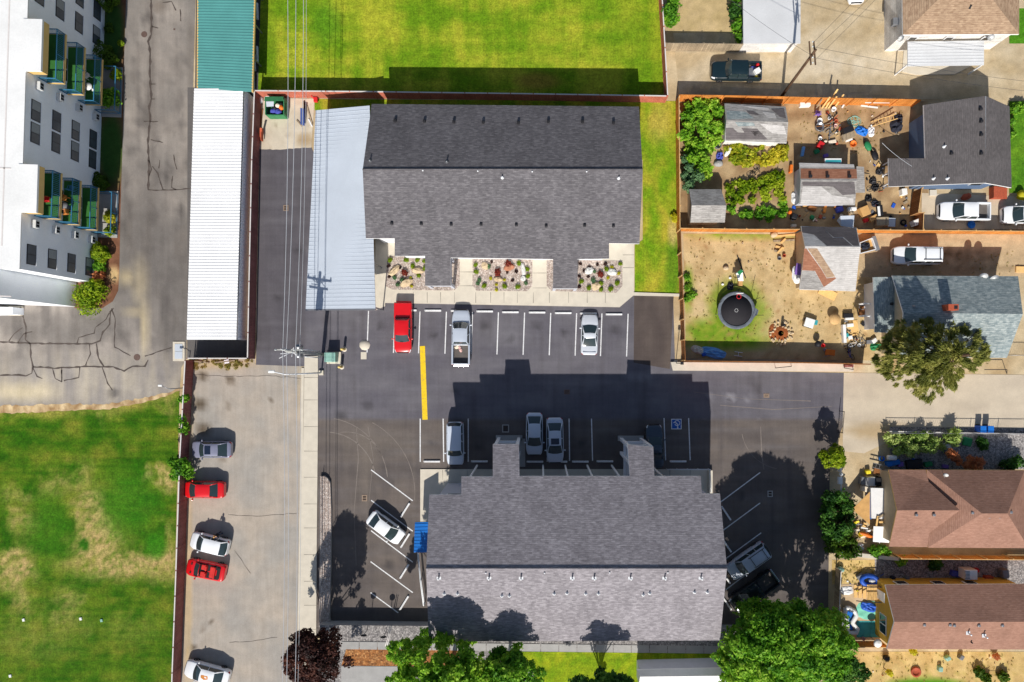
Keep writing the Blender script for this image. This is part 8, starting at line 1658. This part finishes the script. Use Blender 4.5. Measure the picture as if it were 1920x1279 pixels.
# walls of the right edge strip at B
t = thing('railing', 'white railing on the cream wall at the east end of the grey house sidewalk', 'railing', P(1330, 900)); MB().bx(P(1327, 900).x, P(1334, 900).x, P(0, 924).y, P(0, 881).y, 0, .5).build('wall', 'concrete', t); mb = MB(); pts = [P(1252, 881, 1), P(1332, 881, 1), P(1334, 923, 1)]
for dz in (0, .45): MB().tube([p-Vector((0, 0, dz)) for p in pts], .03, 6).build('rail', 'steel_white', t)
for p in [pts[0].lerp(pts[1], k/4) for k in range(5)] + [pts[2]]: MB().tube([p-Vector((0, 0, 1)), p], .03, 6).build('post', 'steel_white', t)

# loose litter and offcuts, piece by piece
def litter(poly, n, mats, label, group, seed, lo=.12, hi=.5):
    q = random.Random(seed); xs = [p[0] for p in poly]; ys = [p[1] for p in poly]; k = 0
    while k < n:
        x, y = q.uniform(min(xs), max(xs)), q.uniform(min(ys), max(ys))
        if not inside(poly, x, y): continue
        p = P(x, y, .1); a = q.uniform(0, 3.14); L = q.uniform(lo, hi); w = L*q.uniform(.2, 1); mb = MB(); kind = q.random()
        if kind < .45: mb.box((p.x, p.y, .08), (L, w, q.uniform(.05, .16)), a)
        elif kind < .7: mb.ell((p.x, p.y, .1), (L*.5, w*.5+.04, .12), 8, 5, 0, a, .3, k)
        elif kind < .85: mb.bar(p-Vector((L*math.cos(a), L*math.sin(a), .04)), p+Vector((L*math.cos(a), L*math.sin(a), .08)), .05)
        else: mb.lathe([(w*.3+.05, 0), (w*.35+.07, .2), (w*.3+.05, .2), (w*.25, .03), (0, .03)], (p.x, p.y, 0), 10)
        mb.build('scrap_piece', q.choice(mats), None, None, label, 'scrap', group); k += 1
MIX = ['plastic_white', 'steel_dark', 'wood_old', 'wood_new', 'plastic_grey', 'cloth_dark', 'brick_red', 'steel', 'cloth_cream', 'plastic_blue', 'plastic_black', 'cardboard']
litter([(1526, 212), (1575, 210), (1578, 272), (1530, 276)], 26, MIX, 'small scrap piece in the junk heap west of the hose coil', 'junk heap west of the hose coil', 1)
litter([(1482, 388), (1605, 386), (1606, 418), (1486, 424)], 26, MIX, 'small scrap piece on the concrete strip between the shed and the garage', 'scraps between the shed and the garage', 2)
litter([(1612, 368), (1702, 366), (1712, 424), (1612, 424)], 22, MIX, 'small scrap piece in the cluttered drive beside the orange fence', 'scraps in the cluttered drive', 3)
litter([(1622, 300), (1662, 296), (1660, 360), (1624, 362)], 16, MIX, 'small scrap piece by the porch of the grey house', 'scraps by the grey house porch', 4)
litter([(1578, 600), (1630, 600), (1628, 660), (1580, 664)], 18, MIX, 'small scrap piece around the heap of bicycles', 'scraps around the bicycles', 5)
litter([(1640, 858), (1780, 862), (1780, 878), (1640, 878)], 14, MIX, 'small scrap piece in the shade north of the brown hipped house', 'scraps north of the hipped house', 6)
litter([(1300, 440), (1480, 450), (1480, 500), (1420, 540), (1300, 500)], 12, ['boulder', 'wood_old', 'brick_red', 'cloth_cream'], 'tiny stone or chip lying on the bare trampoline yard', 'chips on the trampoline yard', 7, .05, .14)
litter([(1580, 200), (1690, 210), (1690, 290), (1590, 290)], 14, MIX, 'small loose piece on the open dirt of the junk yard', 'loose pieces on the junk yard dirt', 8, .08, .25)
litter([(1580, 1090), (1650, 1070), (1660, 1090), (1600, 1110)], 8, ['plastic_white', 'plastic_blue', 'cloth_cream', 'plastic_yellow'], 'small toy piece on the pool patio', 'toys on the pool patio', 9, .1, .25)
litter([(1600, 1226), (1880, 1226), (1880, 1270), (1600, 1270)], 12, ['boulder', 'cloth_cream', 'wood_old', 'brick_red'], 'tiny chip on the dry yard south of the yellow house', 'chips on the dry yard', 10, .05, .16)
# dry weeds growing through the yards: uncounted tufts, one object
q = random.Random(5); vv = []; ff = []; nb = 0
for poly, n in (([(1286, 442), (1490, 446), (1500, 520), (1620, 560), (1620, 640), (1290, 640)], 260), ([(1570, 1224), (1900, 1224), (1900, 1300), (1570, 1300)], 200), ([(1500, 205), (1700, 205), (1650, 290), (1500, 300)], 90), ([(1562, 1052), (1640, 1052), (1638, 1092), (1562, 1096)], 120), ([(1620, 500), (1910, 470), (1910, 514), (1740, 514)], 60)):
    xs = [p[0] for p in poly]; ys = [p[1] for p in poly]; k = 0
    while k < n:
        x, y = q.uniform(min(xs), max(xs)), q.uniform(min(ys), max(ys))
        if not inside(poly, x, y): continue
        p = P(x, y); k += 1
        v, f = leaves([(p.x, p.y, .06, q.uniform(.06, .2), .6)], 9, .07, k, .5, 0, .3, .3); vv.append(v); ff.append(f+nb); nb += len(v)
foliage('leaf_straw', [(150, 130, 60), (190, 164, 92), (128, 132, 52), (206, 184, 120)])
v, f = leaves(fill([(356, 676), (476, 675), (474, 684), (440, 692), (400, 686), (356, 694)], 60, .02, .12, .15, .35, 9, .3), 2600, .11, 9, .9, 0, .25, .1)
leafmesh('straw_litter', v, f, 'leaf_straw', None, (0, 0, 0), 'golden straw and dead stalks piled along the short brown fence', 'straw', None, 'stuff')
leafmesh('dry_weeds', np.concatenate(vv), np.concatenate(ff), 'leaf_straw', None, (0, 0, 0), 'dry straw-coloured weed tufts scattered over the bare yards', 'weeds', None, 'stuff')
